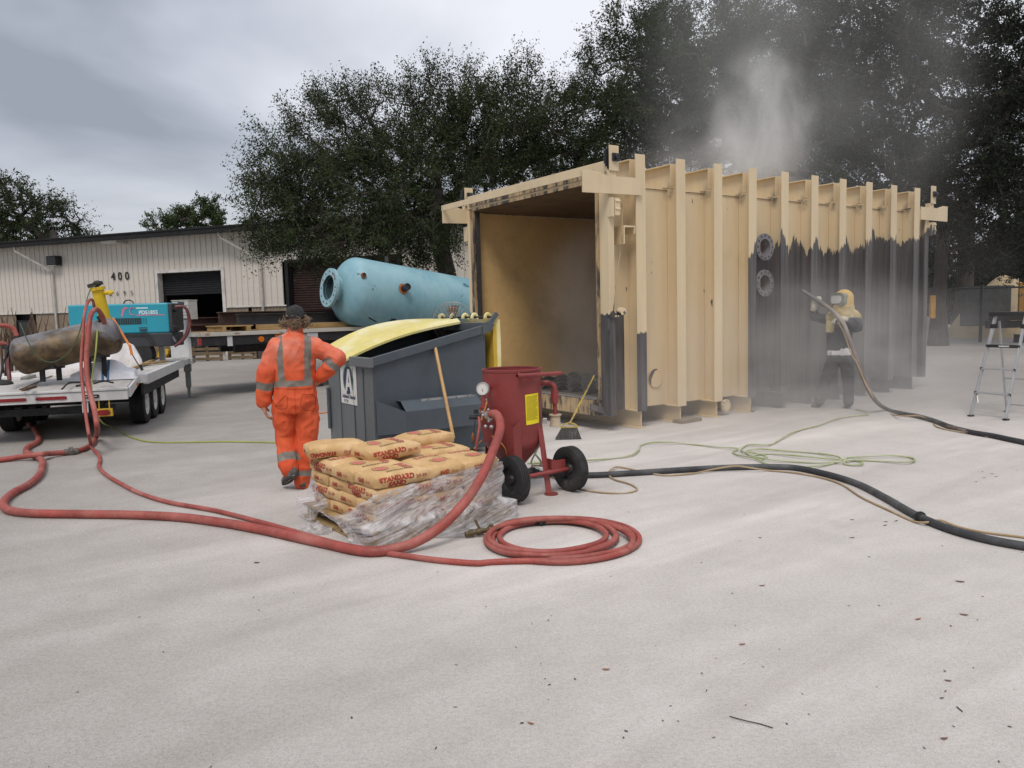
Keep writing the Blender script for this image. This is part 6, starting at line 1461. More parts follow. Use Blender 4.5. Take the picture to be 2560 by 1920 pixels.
b2 = MB(); rng_loft(b2, [(JB(2101, 890), .13, .10), (JB(2100, 840), .14, .10), (JB(2103, 802), .17, .11), (JB(2106, 788), .07, .07)], BEX, BEY); hb_ = JB(2108, 752, .0); b2.ball(hb_, (.078, .095, .115), 16, 12); limb(b2, [(JB(2105, 795), .07), (hb_, .06)])
limb(b2, [(bLs, .05), (bLe, .045), (bLw, .032)]); limb(b2, [(bRs, .05), (bRe, .045), (bRw, .035)]); limb(b2, [(JB(2088, 893), .07), (JB(2064, 955, .05), .06), (JB(2047, 1006), .045)]); limb(b2, [(JB(2116, 893), .07), (JB(2121, 955, .02), .06), (JB(2121, 1006, -.02), .045)])
b2.ball(hb_ - BEX * .09, (.02, .014, .018), 8, 6); hand(b2, bLw, JB(2037, 750, 0) - bLw, BEX - BEY * .5, 1, .95, 1.0); hand(b2, bRw, JB(2088, 797, -.25) - bRw, -BEY + Vector((0, 0, .2)), 1, .95, 1.1)
mesh_part('body', fuse(b2, .009, 2), [skin], bl, BB)
glm = pm('glove_hide', (0.46, 0.42, 0.33), .85, 0, .2, 12, dirt=(.2, .18, .15), dirt_s=9)
gv = MB(); hand(gv, JB(2035, 766, .02), JB(2037, 750, -.02) - JB(2035, 766, .02), BEX - BEY * .3, 1, 1.25, 1.15, .0135); limb(gv, [(JB(2034, 771, .02), .055), (JB(2036, 757, 0), .05)]); mesh_part('glove', fuse(gv, .008, 2), [glm], bl, BB)
gv = MB(); hand(gv, JB(2110, 800, -.26), JB(2090, 798, -.26) - JB(2110, 800, -.26), -BEY * .3 + Vector((0, 0, -1)), -1, 1.25, 1.1, .0135); limb(gv, [(JB(2112, 801, -.25), .062), (JB(2098, 797, -.26), .052)]); mesh_part('glove', fuse(gv, .008, 2), [glm], bl, BB)
hlm = MB(); hl_c = JB(2110, 748); hlm.ball(hl_c + Vector((0, 0, .01)), (.142, .150, .140), 26, 18); rng_loft(hlm, [(JB(2107, 770), .155, .15), (JB(2109, 757), .145, .152), (JB(2110, 748), .14, .15)], BEX, BEY)
helm = mesh_part('helmet', fuse(hlm, .009, 2), [pm('helmet_yellow', (0.56, 0.36, 0.10), .5, 0, .15, 6, dirt=(0.52, 0.46, 0.34), dirt_s=5, dirt_lo=.42, dirt_hi=.7)], bl, BB)
vn = (-BEX * .70 - BEY * .72 + Vector((0, 0, .05))).normalized(); vc = hl_c + Vector((0, 0, -.01)) + vn * .155; vs_ = Vector((0, 0, 1)).cross(vn).normalized(); vu = vn.cross(vs_)
def rrect(w, h, r, n=5):
    o = []
    for cx0, cy0, a0 in ((w - r, h - r, 0), (-w + r, h - r, 90), (-w + r, -h + r, 180), (w - r, -h + r, 270)):
        for i in range(n): a = R(a0 + 90 * i / (n - 1)); o.append((cx0 + r * math.cos(a), cy0 + r * math.sin(a)))
    return o
def visor(mb, w, h, r, d0, d1):
    P_ = rrect(w, h, r); a = [vc + vs_ * x + vu * y + vn * (d0 - 2.2 * x * x) - BB for x, y in P_]; b_ = [p + vn * (d1 - d0) for p in a]; mb.rings([a, b_])
q = MB(); visor(q, .132, .100, .055, -.13, .022); vf = q.build('visor_frame', pm('visor_grey_green', (0.22, 0.23, 0.18), .6), helm, smooth=True)
q = MB(); visor(q, .098, .060, .04, .0225, .028); q.build('window', pm('visor_window', (0.55, 0.54, 0.53), .2, 0, .1, 6), helm, smooth=True)
cpm = pm('cape_cloth', (0.40, 0.31, 0.135), .85, 0, .15, 5, dirt=(0.46, 0.40, 0.28), dirt_s=5, dirt_lo=.45, dirt_hi=.75)
ck = MB(); rng_loft(ck, [(JB(2104, 797), .235, .19), (JB(2104, 790), .222, .18), (JB(2106, 780), .19, .17), (JB(2107, 772), .162, .158), (JB(2108, 764), .155, .155)], BEX, BEY); ck.box(-.055, .055, -.012, .012, -.19, .06, 0, frame(JB(2075, 800, -.12), BEX, BEY)); limb(ck, [(JB(2134, 790, -.05), .09), (JB(2143, 793, -.06), .06)])
mesh_part('cape', fuse(ck, .010, 3, .016, 7, (8, 8, 4)), [cpm], bl, BB)
boot(bl, BB, JB(2047, 1003), JB(2046, 1016, .02), JB(2030, 1018, .10)); boot(bl, BB, JB(2121, 1003, -.02), JB(2121, 1015, -.02), JB(2116, 1016, .16))

# ================================================================== HOSES
def hose(name, label, cat, pts, r, mat, n=10, step=.04, fittings=(), wob=0.0):
    P_ = spline(pts, step)
    if wob:
        for i, p in enumerate(P_): p += Vector((mnoise.noise(p * .9), mnoise.noise(p * .9 + Vector((7, 3, 1))), 0)) * wob
    q = MB(); q.tube(P_, r, n); o = q.build(name, mat, smooth=True); tag(o, label, cat); return o, P_
def ring_fit(par, c, d, r, mat, L_=.08, extra=True):
    q = MB(); d = Vector(d).normalized(); c = Vector(c)
    q.lathe([(r * .95, -L_), (r * 1.25, -L_ * .9), (r * 1.25, -L_ * .3), (r * 1.7, -L_ * .25), (r * 1.75, L_ * .25), (r * 1.25, L_ * .3), (r * 1.25, L_ * .9), (r * .95, L_)], c, d, 12)
    if extra:
        o = d.orthogonal().normalized(); o2 = d.cross(o)
        for a in (0, 2.1, 4.2): q.ball(c + (o * math.cos(a) + o2 * math.sin(a)) * r * 1.8, r * .5, 6, 5)
    return q.build('coupling', mat, par, smooth=True)
g = lambda px, py, r: G(px, py, r)
def Z(p, dz): p = Vector(p); p.z += dz; return p
RB = .036
thick = [g(*p, RB) for p in ((-60, 1035), (0, 1043), (40, 1046), (72, 1060), (94, 1087), (93, 1105), (70, 1118), (66, 1130), (88, 1140), (104, 1150), (106, 1166), (96, 1190), (70, 1212), (36, 1230), (12, 1250), (10, 1266), (28, 1277), (80, 1283), (190, 1285), (330, 1287), (450, 1293), (560, 1307), (660, 1325), (760, 1347), (830, 1362), (880, 1373))]
thick += [Z(G(930, 1379, RB), .0), D(985, 1372, 5.20), D(1040, 1355, 5.26), D(1100, 1318, 5.36), D(1160, 1258, 5.52), D(1205, 1190, 5.75), D(1235, 1120, 6.05), D(1250, 1075, 6.32), D(1248, 1046, 6.52), D(1238, 1034, 6.62), D(1224, 1036, 6.70)]
ho, _ = hose('bull_hose', 'thick red hose sweeping from the trailer along the ground up to the blast pot', 'hose', thick, RB, hoser, 14)
ho2, P2 = hose('bull_hose', 'thick red hose over the brown tank, lying to the left with a steel coupling', 'hose',
    [D(262, 815, 11.05), D(258, 796, 10.98), D(247, 777, 10.85), D(236, 775, 10.6), D(226, 790, 10.42), D(220, 840, 10.3), D(216, 910, 10.2), D(222, 970, 10.0), D(235, 1020, 9.8), D(242, 1060, 9.55), g(240, 1092, .05), g(228, 1112, .033), g(205, 1124, .033), g(178, 1130, .033), g(120, 1134, .06), g(104, 1136, .085), g(60, 1141, .05), g(0, 1150, .033), g(-60, 1157, .033)], .033, hoser, 12)
ring_fit(ho2, g(178, 1130, .036), G(190, 1129) - G(165, 1132), .036, pm('coupling_steel', (0.14, 0.125, 0.105), .5, .4, .3, 20))
HO3 = ('air_hose', 'thinner red hose hanging beside the thick one and running along the ground to the coil', 'hose',
    [D(236, 770, 11.6), D(232, 752, 11.4), D(222, 752, 11.0), D(212, 780, 10.6), D(207, 840, 10.3), D(203, 915, 10.2), D(208, 980, 9.95), D(215, 1040, 9.7), D(222, 1085, 9.3), g(228, 1112, .075), g(232, 1122, .06), g(246, 1136, .02), g(250, 1152, .02), g(247, 1165, .02), g(262, 1184, .02), g(300, 1208, .02), g(350, 1233, .02), g(420, 1255, .02), g(540, 1277, .02), g(650, 1305, .02), g(740, 1330, .02), g(810, 1350, .02), g(900, 1372, .02), g(995, 1387, .02), g(1110, 1402, .02), g(1200, 1408, .02)])
# coil
cc = G(1402, 1352); rx = (G(1595, 1355) - G(1208, 1355)).length / 2; ry = (G(1402, 1296) - G(1402, 1407)).length / 2
exx = (G(1595, 1352) - G(1208, 1352)).normalized(); eyy = Vector((-exx.y, exx.x, 0))
cp2 = []; rg = random.Random(12)
nl = 4.6; K = int(nl * 22)
offs = [(.0, .0, 1.0, 1.0), (.05, .03, .95, .90), (-.09, .0, .85, .85), (.0, .05, .76, .74), (-.12, -.01, .78, .80), (-.05, .03, .68, .68)]
start = R(250)
for i in range(K + 1):
    t_ = i / 22; a = start + 2 * math.pi * t_; k0 = int(t_); f = t_ - k0; A, B_ = offs[k0], offs[min(k0 + 1, 5)]; o = [x + (y - x) * f for x, y in zip(A, B_)]
    p = cc + exx * (o[0] * .9 + rx * o[2] * math.cos(a)) + eyy * (o[1] * .6 + ry * o[3] * math.sin(a)); p.z = .021 + .010 * k0 * (.6 + .4 * math.sin(a * .5)) + .012 * max(0, mnoise.noise(Vector((a, k0, 3)))); cp2.append(p)
ho3, _ = hose(HO3[0], HO3[1], HO3[2], HO3[3] + [cp2[0] - (cp2[3] - cp2[0]) * .6, cp2[0], cp2[2]], .0205, hoser, 10)
head = [g(1330, 1408, .021), g(1380, 1412, .021)]
coil, CP = hose('coiled_hose', 'neat coil of red hose lying on the pale ground in front of the blast pot', 'hose', cp2, .0205, hoser, 10)
q, tq = MB(), None
brass = pm('brass_fitting', (0.15, 0.115, 0.06), .45, .6, .3, 20)
o5, _ = hose('coiled_hose', 'red hose end with brass whip fitting crossing the top of the coil', 'hose', [g(1236, 1322, .05), g(1262, 1312, .055), g(1310, 1302, .06), g(1370, 1296, .06), g(1440, 1297, .06), g(1510, 1308, .055), g(1560, 1328, .05), g(1582, 1352, .045), g(1570, 1375, .03)], .0205, hoser, 10)
bq = MB(); b0, b1 = g(1163, 1336, .03), g(1248, 1319, .05); bdv = (b1 - b0).normalized(); bl_ = (b1 - b0).length
bq.lathe([(.010, 0), (.020, .0), (.020, .03), (.024, .03), (.024, .06), (.016, .06), (.016, .09), (.026, .09), (.026, .13), (.018, .14), (.018, .17), (.028, .18), (.028, .22), (.020, .23), (.020, bl_), (.0, bl_)], b0, bdv, 14); bq.cyl(b0 + bdv * .12, b0 + bdv * .10 + Vector((-.02, 0, .09)), .010); bq.ball(b0 + bdv * .2 + Vector((0, 0, .03)), .016, 6, 5); bq.ball(b0 + bdv * .22 + Vector((.02, -.02, -.0)), .018, 6, 5); bq.build('brass_fitting', brass, o5, smooth=True)
ring_fit(coil, CP[-1] + Vector((0, 0, .0)), CP[-1] - CP[-4], .021, rub, .035, False)
# black blast hose
bhm = pm('hose_black', (0.028, 0.03, 0.033), .6, 0, .2, 3, dirt=(0.13, 0.13, 0.13), dirt_s=1.2, dirt_lo=.42, dirt_hi=.75)
rB = .029
bh, BP = hose('blast_hose', 'thick black blast hose snaking from the blast pot to the right edge', 'hose', [D(1298, 1178, 7.05), g(1330, 1182, .05), g(1400, 1186, rB), g(1471, 1188, rB), g(1573, 1183, rB), g(1699, 1175, rB), g(1813, 1169, rB), g(1927, 1167, rB), g(1984, 1169, rB), g(2069, 1186, rB), g(2143, 1209, rB), g(2211, 1243, rB), g(2297, 1291, rB), g(2382, 1325, rB), g(2468, 1348, rB), g(2560, 1365, rB), g(2700, 1385, rB), g(2850, 1410, rB)], rB, bhm, 12)
ring_fit(bh, g(1331, 1181, .05), G(1345, 1183) - G(1315, 1180), .030, rub, .07, False); ring_fit(bh, g(2300, 1293, rB), G(2330, 1307) - G(2297, 1291), .0262, rub, .03, False)
tanm = pm('hose_tan', (0.36, 0.255, 0.14), .6, 0, .15, 3, dirt=(0.46, 0.40, 0.33), dirt_s=3); grnm = pm('hose_green', (0.36, 0.41, 0.20), .6, 0, .12, 3, dirt=(0.48, 0.48, 0.40), dirt_s=3, dirt_lo=.4, dirt_hi=.7); ygm = pm('hose_lime', (0.33, 0.37, 0.075), .55, 0, .15, 3)
hose('air_line', 'thin tan twin line looping beside the black hose near the pot wheel', 'hose', [D(1372, 1165, 7.0), g(1330, 1168, .02), g(1420, 1210, .01), g(1451, 1222, .01), g(1516, 1232, .01), g(1573, 1231, .01), g(1594, 1224, .01), g(1578, 1211, .01), g(1539, 1199, .012), g(1522, 1186, .02), g(1528, 1174, .03), g(1545, 1167, .02), g(1568, 1171, .01), g(1619, 1182, .012), g(1665, 1188, .012), g(1730, 1184, .012), g(1790, 1172, .035), g(1842, 1165, .062), g(1880, 1170, .045), g(1925, 1176, .012), g(1990, 1182, .012), g(2050, 1193, .012), g(2097, 1208, .01), g(2154, 1244, .01), g(2234, 1281, .01), g(2290, 1305, .01), g(2320, 1306, .03), g(2350, 1300, .04), g(2385, 1313, .012), g(2439, 1327, .01), g(2560, 1343, .01), g(2700, 1362, .01)], .0085, tanm, 7, .03, wob=.01)
gr_pts = [(1318, 1158), (1400, 1156), (1465, 1151), (1530, 1146), (1575, 1139), (1596, 1125), (1603, 1113), (1622, 1107), (1670, 1105), (1733, 1111), (1800, 1118), (1845, 1121), (1833, 1130), (1850, 1138), (1890, 1146), (1912, 1158), (1960, 1166), (2020, 1166), (2075, 1160), (2102, 1150), (2095, 1142), (2030, 1132), (1950, 1126), (1890, 1122), (1868, 1127), (1874, 1137), (1920, 1148), (2000, 1155), (2070, 1156), (2110, 1153), (2120, 1144), (2150, 1142), (2230, 1139), (2272, 1143), (2288, 1150), (2270, 1155), (2200, 1153), (2140, 1150), (2110, 1154), (2115, 1161), (2150, 1162), (2158, 1156), (2140, 1152), (2090, 1148), (2000, 1140), (1920, 1134), (1884, 1138), (1900, 1145), (1916, 1140), (1890, 1133), (1862, 1130), (1855, 1121), (1872, 1112), (1912, 1112), (1930, 1110), (1945, 1101), (1972, 1085), (2005, 1074), (2040, 1065), (2086, 1048), (2130, 1040), (2168, 1036), (2164, 1028), (2140, 1024)]
hose('air_line', 'thin pale green hose lying in tangled loops on the dusty ground', 'hose', [g(p[0], p[1], .012 + .008 * ((i * 7) % 3)) for i, p in enumerate(gr_pts)], .0095, grnm, 7, .035, wob=.012)
q = MB(); q.tube(spline([D(1352, 1110, 7.6), D(1340, 1130, 7.5), g(1331, 1162, .02), g(1342, 1164, .02), D(1350, 1150, 7.3), D(1338, 1135, 7.4), D(1330, 1120, 7.6)], .03), .0095, 7)
tag(q.build('air_line', grnm, smooth=True), 'small loop of pale green hose between the blast pot legs', 'hose')
hose('air_line', 'thin lime yellow hose hanging off the trailer and running straight past the worker', 'hose', [D(245, 800, 11.2), D(243, 830, 10.9), D(238, 890, 10.5), D(230, 945, 10.35), D(229, 985, 10.2), D(231, 1012, 10.0), D(243, 1038, 9.95), g(278, 1068, .02), g(329, 1093, .011), g(375, 1104.5, .011), g(430, 1106, .011), g(560, 1104, .011), g(690, 1106, .011), g(850, 1105, .011), g(960, 1104, .011)], .0105, ygm, 7, .05)
hose('control_line', 'dark green line drooping in front of the brown air tank', 'hose', [D(240, 712, 11.6), D(224, 728, 11.2), D(208, 790, 10.7), D(195, 840, 10.6), D(168, 885, 10.52), D(130, 906, 10.48), D(95, 893, 10.45), D(72, 858, 10.45), D(56, 822, 10.5), D(50, 808, 10.6)], .007, pm('line_green', (0.05, 0.085, 0.035), .6), 6, .04)
hose('air_hose', 'red hose arching in from the left edge onto the brown tank end', 'hose', [D(-70, 840, 10.6), D(-20, 818, 10.65), D(15, 814, 10.7), D(34, 822, 10.75), D(42, 840, 10.75)], .03, hoser, 10, .04)
hose('air_hose', 'short red hose entering the left end of the brown tank from the edge', 'hose', [D(-60, 850, 10.7), D(-10, 856, 10.75), D(18, 860, 10.8)], .026, hoser, 10, .04)
hose('air_hose', 'red pipe standing at the left end of the brown tank', 'hose', [D(22, 880, 10.75), D(20, 905, 10.7), D(22, 932, 10.65), D(24, 950, 10.6)], .028, hosed, 8, .04)
hose('control_line', 'thin dark line dangling at the far left of the trailer', 'hose', [D(20, 875, 10.6), D(8, 910, 10.5), D(0, 950, 10.4)], .012, rub, 6)
# hose held by the blaster
bgm = pm('hose_dusty', (0.15, 0.105, 0.09), .7, 0, .25, 4, dirt=(0.30, 0.27, 0.245), dirt_s=1.6, dirt_lo=.42, dirt_hi=.62)
bhz, _ = hose('blast_hose', 'dusty blast hose held by the helmeted person and trailing right along the ground', 'hose', [JB(2052, 757, -.08), JB(2066, 766, -.14), JB(2085, 780, -.24), JB(2097, 794, -.32), JB(2110, 812, -.34), JB(2120, 838, -.36), JB(2130, 865, -.38), JB(2141, 900, -.42), JB(2160, 950, -.50), JB(2183, 994, -.55), g(2215, 1022, .03), g(2258, 1034, .03), g(2292, 1040, .03), g(2336, 1052, .03), g(2382, 1069, .03), g(2437, 1082, .03), g(2480, 1089, .03), g(2527, 1099, .03), g(2600, 1114, .03), g(2720, 1140, .03)], .031, bgm, 12)
xk = G(2235, 1036).x; bhz.data.materials.append(bhm); bhz.data.polygons.foreach_set('material_index', [1 if p.center.x > xk and p.center.z < .2 else 0 for p in bhz.data.polygons])
nz = MB(); n0, n1 = JB(2006, 726, -.02), JB(2053, 757, -.08); nd_ = (n1 - n0).normalized(); nz.lathe([(.016, 0), (.022, 0), (.026, .05), (.030, .16), (.034, .22), (.034, .30), (.04, .30), (.04, .40), (.03, .42)], n0, nd_, 14); nz.build('nozzle', pm('nozzle_grey', (0.11, 0.105, 0.105), .6, .2), bhz, smooth=True)
hose('air_line', 'tan air line taped along the held blast hose down to the ground', 'hose', [JB(2096, 808, -.36), JB(2108, 828, -.38), JB(2118, 855, -.40), JB(2126, 880, -.41), JB(2140, 905, -.46), JB(2158, 946, -.54), JB(2180, 990, -.6), g(2212, 1026, .01), g(2262, 1040, .07), g(2300, 1040, .065), g(2322, 1050, .012), g(2345, 1068, .012), g(2390, 1078, .012), g(2440, 1086, .012), g(2470, 1092, .012)], .009, tanm, 6, .04)
hose('extension_cord', 'orange cord on the ground between the worker and the dumpster', 'cord', [g(792, 1030, .01), g(800, 1033, .01), g(815, 1031, .01), g(826, 1029, .01), g(840, 1032, .01)], .012, orng, 6)

# ================================================================== TREES
def leaf_mat(name, a, b_, tr=.14):
    m, t, b = _nodes(name); o = t.nodes['Material Output']; v = coords(t, 'Object')
    c = mixc(t, noise_fac(t, v, .9, 4, .6, .35, .65), a, b_); c = mixc(t, tmath(t, 'MULTIPLY', noise_fac(t, v, 9, 2, .5, .45, .7), .5), c, tuple(x * 1.7 for x in b_))
    t.links.new(c, b.inputs['Base Color']); b.inputs['Roughness'].default_value = .6; b.inputs['Specular IOR Level'].default_value = .18
    tl_ = mk(t, 'ShaderNodeBsdfTranslucent'); t.links.new(c, tl_.inputs[0]); mx = mk(t, 'ShaderNodeMixShader'); mx.inputs[0].default_value = tr
    t.links.new(b.outputs[0], mx.inputs[1]); t.links.new(tl_.outputs[0], mx.inputs[2]); t.links.new(mx.outputs[0], o.inputs[0]); return m
bark = pm('oak_bark', (0.065, 0.055, 0.047), .95, 0, .3, 6, sc=(2, 2, .5), bmp=.6, bs=14)
lf_oak = leaf_mat('oak_leaves', (0.016, 0.026, 0.010), (0.044, 0.060, 0.022)); lf_dark = leaf_mat('dark_leaves', (0.008, 0.011, 0.007), (0.022, 0.028, 0.016)); lf_pine = leaf_mat('pine_needles', (0.03, 0.05, 0.014), (0.06, 0.085, 0.03))
def make_tree(name, label, base, trunk, blobs, nclu, twigs, lpt, lsize, seed, lmat, twl=.75, tr_r=.28, droop=.1, limbs=7, twr=.007, shell=.5, fan=.75):
    rs = np.random.RandomState(seed); base = Vector(base)
    t_ = thing(name, label, 'tree', base)
    bl_ = np.array(blobs, float); vol = bl_[:, 3] * bl_[:, 4] * bl_[:, 5]; pick = rs.choice(len(bl_), nclu, p=vol / vol.sum())
    d = rs.normal(size=(nclu, 3)); d /= np.linalg.norm(d, axis=1)[:, None]; rad = rs.rand(nclu) ** (1 / 3. * shell)
    cl = bl_[pick, :3] + d * rad[:, None] * bl_[pick, 3:6] * (1 + .12 * rs.normal(size=(nclu, 1)))
    cl = cl[cl[:, 2] > .9]; nclu = len(cl)
    ctr = (bl_[:, :3] * vol[:, None]).sum(0) / vol.sum()
    # skeleton: trunk, limbs to blob centres, then each cluster hooks on to the nearest node
    nodes = [Vector(p) for p in trunk]; par = [-1] + list(range(len(trunk) - 1))
    top = len(trunk) - 1
    order = sorted(range(len(bl_)), key=lambda i: np.linalg.norm(bl_[i, :3] - np.array(nodes[top])))
    def grow(target, frm, nmid, jit):
        a = nodes[frm]; k = frm
        for j in range(1, nmid + 1):
            f = j / nmid; p = a.lerp(Vector(target), f); p += Vector(rs.normal(size=3) * jit * math.sin(math.pi * f)); p.z += .25 * math.sin(math.pi * f) * (1 if nmid > 2 else .3)
            nodes.append(p); par.append(k); k = len(nodes) - 1
        return k
    for i in order:
        fr = top if rs.rand() < .6 else max(0, top - 1); c = bl_[i, :3]
        best = min(range(max(1, top - 1), len(nodes)), key=lambda n_: (nodes[n_] - Vector(c)).length + (.4 if n_ > top else 0)); grow(c * 1.0, best, 5, .22)
    dist = np.linalg.norm(cl - np.array(nodes[top]), axis=1); tips = []
    arr = np.array([tuple(n_) for n_ in nodes])
    for ci in np.argsort(dist):
        c = cl[ci]; dd = np.linalg.norm(arr - c, axis=1); pen = np.linalg.norm(arr - np.array(nodes[top]), axis=1); dd = dd + .25 * np.maximum(0, pen - dist[ci]) + (np.arange(len(arr)) < top - 1) * 5
        k = int(np.argmin(dd)); n0 = len(nodes); e_ = grow(c, k, 2 if dd[k] < 1.2 else 3, .10); tips.append(e_); arr = np.vstack([arr, [tuple(n_) for n_ in nodes[n0:]]])
    w = np.zeros(len(nodes)); 
    for e_ in tips: w[e_] += 1
    for i in range(len(nodes) - 1, 0, -1): w[par[i]] += w[i]
    rr = np.maximum(.010, tr_r * (w / w[0]) ** .46)
    tb_ = MB()
    for i in range(1, len(nodes)):
        n_ = 10 if rr[i] > .08 else (6 if rr[i] > .025 else 4); r0 = min(rr[par[i]], rr[i] * 1.35)
        if par[i] == 0: r0 = rr[i] * 1.7
        tb_.cyl(nodes[par[i]], nodes[i], r0, rr[i], n_, caps=False)
    # twigs and leaves
    nt_ = nclu * twigs; ci = np.repeat(np.arange(nclu), twigs); out = cl[ci] - ctr; out /= (np.linalg.norm(out, axis=1)[:, None] + 1e-6)
    dr = out * .9 + rs.normal(size=(nt_, 3)) * fan; dr[:, 2] += .15 - droop; dr /= np.linalg.norm(dr, axis=1)[:, None]
    ln = twl * (.45 + .8 * rs.rand(nt_)); s0 = cl[ci] + rs.normal(size=(nt_, 3)) * .10; s1 = s0 + dr * ln[:, None]; s1[:, 2] -= droop * ln
    for i in range(nt_):
        if True:
            a_, b_ = Vector(s0[i]), Vector(s1[i]); u_ = dr[i]; o = Vector(u_).orthogonal().normalized() * twr; o2 = Vector(u_).cross(o)
            tb_.add([a_ + o, a_ - o * .5 + o2 * .87, a_ - o * .5 - o2 * .87, b_], [(0, 1, 3), (1, 2, 3), (2, 0, 3)])
    tb_.build('trunk', bark, t_, smooth=True)
    k = np.repeat(np.arange(nt_), lpt); nl_ = len(k); f = rs.rand(nl_) ** .8; p = s0[k] * (1 - f)[:, None] + s1[k] * f[:, None] + rs.normal(size=(nl_, 3)) * .07
    a1 = rs.normal(size=(nl_, 3)); a1 /= np.linalg.norm(a1, axis=1)[:, None]; b1 = np.cross(a1, rs.normal(size=(nl_, 3))); b1 /= np.linalg.norm(b1, axis=1)[:, None]
    sz = lsize * (.6 + .8 * rs.rand(nl_)); L_ = a1 * sz[:, None]; W_ = b1 * (sz * .42)[:, None]
    V = np.empty((nl_, 4, 3)); V[:, 0] = p - L_ * .5; V[:, 1] = p + W_ * .5; V[:, 2] = p + L_ * .5; V[:, 3] = p - W_ * .5
    me = bpy.data.meshes.new('crown'); me.vertices.add(nl_ * 4); me.vertices.foreach_set('co', V.astype('f').ravel()); me.loops.add(nl_ * 4); me.loops.foreach_set('vertex_index', np.arange(nl_ * 4, dtype='i')); me.polygons.add(nl_); me.polygons.foreach_set('loop_start', np.arange(0, nl_ * 4, 4, dtype='i')); me.polygons.foreach_set('loop_total', np.full(nl_, 4, 'i')); me.update(calc_edges=True); me.materials.append(lmat)
    ob = bpy.data.objects.new('crown', me); COL.objects.link(ob); ob.parent = t_; ob['kind'] = 'stuff'
    return t_
OY = 24.0
def blob(px, py, y, rx_, rz_, ry_, base): p = D(px, py, y) - Vector(base); return (p.x, p.y, p.z, rx_, ry_, rz_)
ob_ = Vector((D(1140, 700, OY).x, OY, 0))
make_tree('oak_tree', 'wide spreading dark oak standing before the warehouse behind the tan box', ob_, [(0, 0, 0), (-.05, 0, 1.4), (-.25, -.1, 2.8), (-.5, -.1, 3.9)],
    [blob(785, 435, 23, 1.7, 1.2, 2.0, ob_), blob(860, 345, 23.5, 1.5, 1.1, 2.0, ob_), blob(1000, 325, 24, 1.8, 1.3, 2.2, ob_), blob(1130, 300, 24, 1.5, 1.25, 2.2, ob_), blob(1270, 320, 24, 1.7, 1.35, 2.2, ob_), blob(1420, 330, 24.5, 1.7, 1.4, 2.2, ob_), blob(722, 540, 22.5, 1.0, 1.1, 1.6, ob_), blob(840, 500, 22.8, 1.9, 1.4, 2.2, ob_), blob(1010, 450, 23, 2.0, 1.5, 2.4, ob_), blob(1180, 430, 24, 1.9, 1.4, 2.4, ob_), blob(1400, 420, 25, 1.8, 1.4, 2.2, ob_), blob(830, 620, 21.8, 1.4, .62, 1.4, ob_), blob(960, 610, 21.8, 1.4, .66, 1.4, ob_), blob(1070, 590, 22, 1.1, .70, 1.4, ob_), blob(1120, 520, 22.5, 1.3, 1.0, 1.6, ob_), blob(950, 540, 22, 1.6, 1.0, 1.8, ob_), blob(760, 580, 22, 1.1, .8, 1.4, ob_), blob(735, 470, 22.5, 1.1, .8, 1.5, ob_), blob(1230, 350, 24, 1.8, 1.2, 2.2, ob_)],
    860, 8, 32, .076, 5, lf_oak, .82, .27, -.12, shell=.62, fan=.5)
rb1_ = Vector((9.0, 24.5, 0))
make_tree('oak_tree', 'tall dark oak rising behind the middle of the tan steel box', rb1_, [(0, 0, 0), (-.1, 0, 2.0), (-.3, 0, 4.0), (-.3, 0, 5.5)],
    [blob(1600, 170, 25, 1.7, 1.6, 2.2, rb1_), blob(1720, 90, 25, 1.6, 1.7, 2.2, rb1_), blob(1700, 260, 24.5, 1.9, 1.6, 2.2, rb1_), blob(1580, 310, 25.5, 1.2, 1.2, 1.8, rb1_), blob(1850, 200, 25.5, 2.0, 1.8, 2.4, rb1_), blob(1800, 330, 25.5, 2.0, 1.3, 2.2, rb1_), blob(1950, 350, 25.5, 2.0, 1.5, 2.2, rb1_), blob(1640, 370, 26, 1.4, 1.0, 2.0, rb1_)],
    600, 8, 30, .085, 21, lf_oak, .80, .30, -.1, shell=.75, fan=.55)
rb2_ = Vector((G(2350, 862).x * .80, G(2350, 862).y * .80, 0)); rb2_ = Vector((15.2, 27.6, 0))
make_tree('oak_tree', 'huge near-black oak with its trunk beside the wire fence on the right', rb2_, [(0, 0, 0), (0.0, 0, 1.6), (.05, 0, 3.2), (.1, -.1, 5.2)],
    [blob(2000, 60, 26, 2.4, 2.2, 2.6, rb2_), blob(2200, 40, 26, 2.4, 2.2, 2.6, rb2_), blob(2400, 60, 26.5, 2.4, 2.2, 2.6, rb2_), blob(2580, 100, 26.5, 2.2, 2.2, 2.6, rb2_), blob(2060, 260, 27, 2.2, 2.0, 2.6, rb2_), blob(2240, 260, 26, 2.4, 2.0, 2.6, rb2_), blob(2420, 280, 26, 2.2, 1.9, 2.4, rb2_), blob(2580, 320, 26, 1.8, 2.0, 2.4, rb2_), blob(2200, 430, 27, 2.2, 1.5, 2.4, rb2_), blob(2400, 470, 26.5, 2.2, 1.6, 2.4, rb2_), blob(2560, 520, 26, 1.6, 1.5, 2.2, rb2_), blob(2100, -120, 27, 2.6, 2.0, 2.6, rb2_), blob(2400, -120, 27, 2.8, 2.0, 2.6, rb2_), blob(2480, 620, 27, 1.6, .8, 1.8, rb2_)],
    800, 8, 34, .095, 33, lf_dark, .95, .21, .15, shell=.8)
rb3_ = Vector((21.0, 36.0, 0))
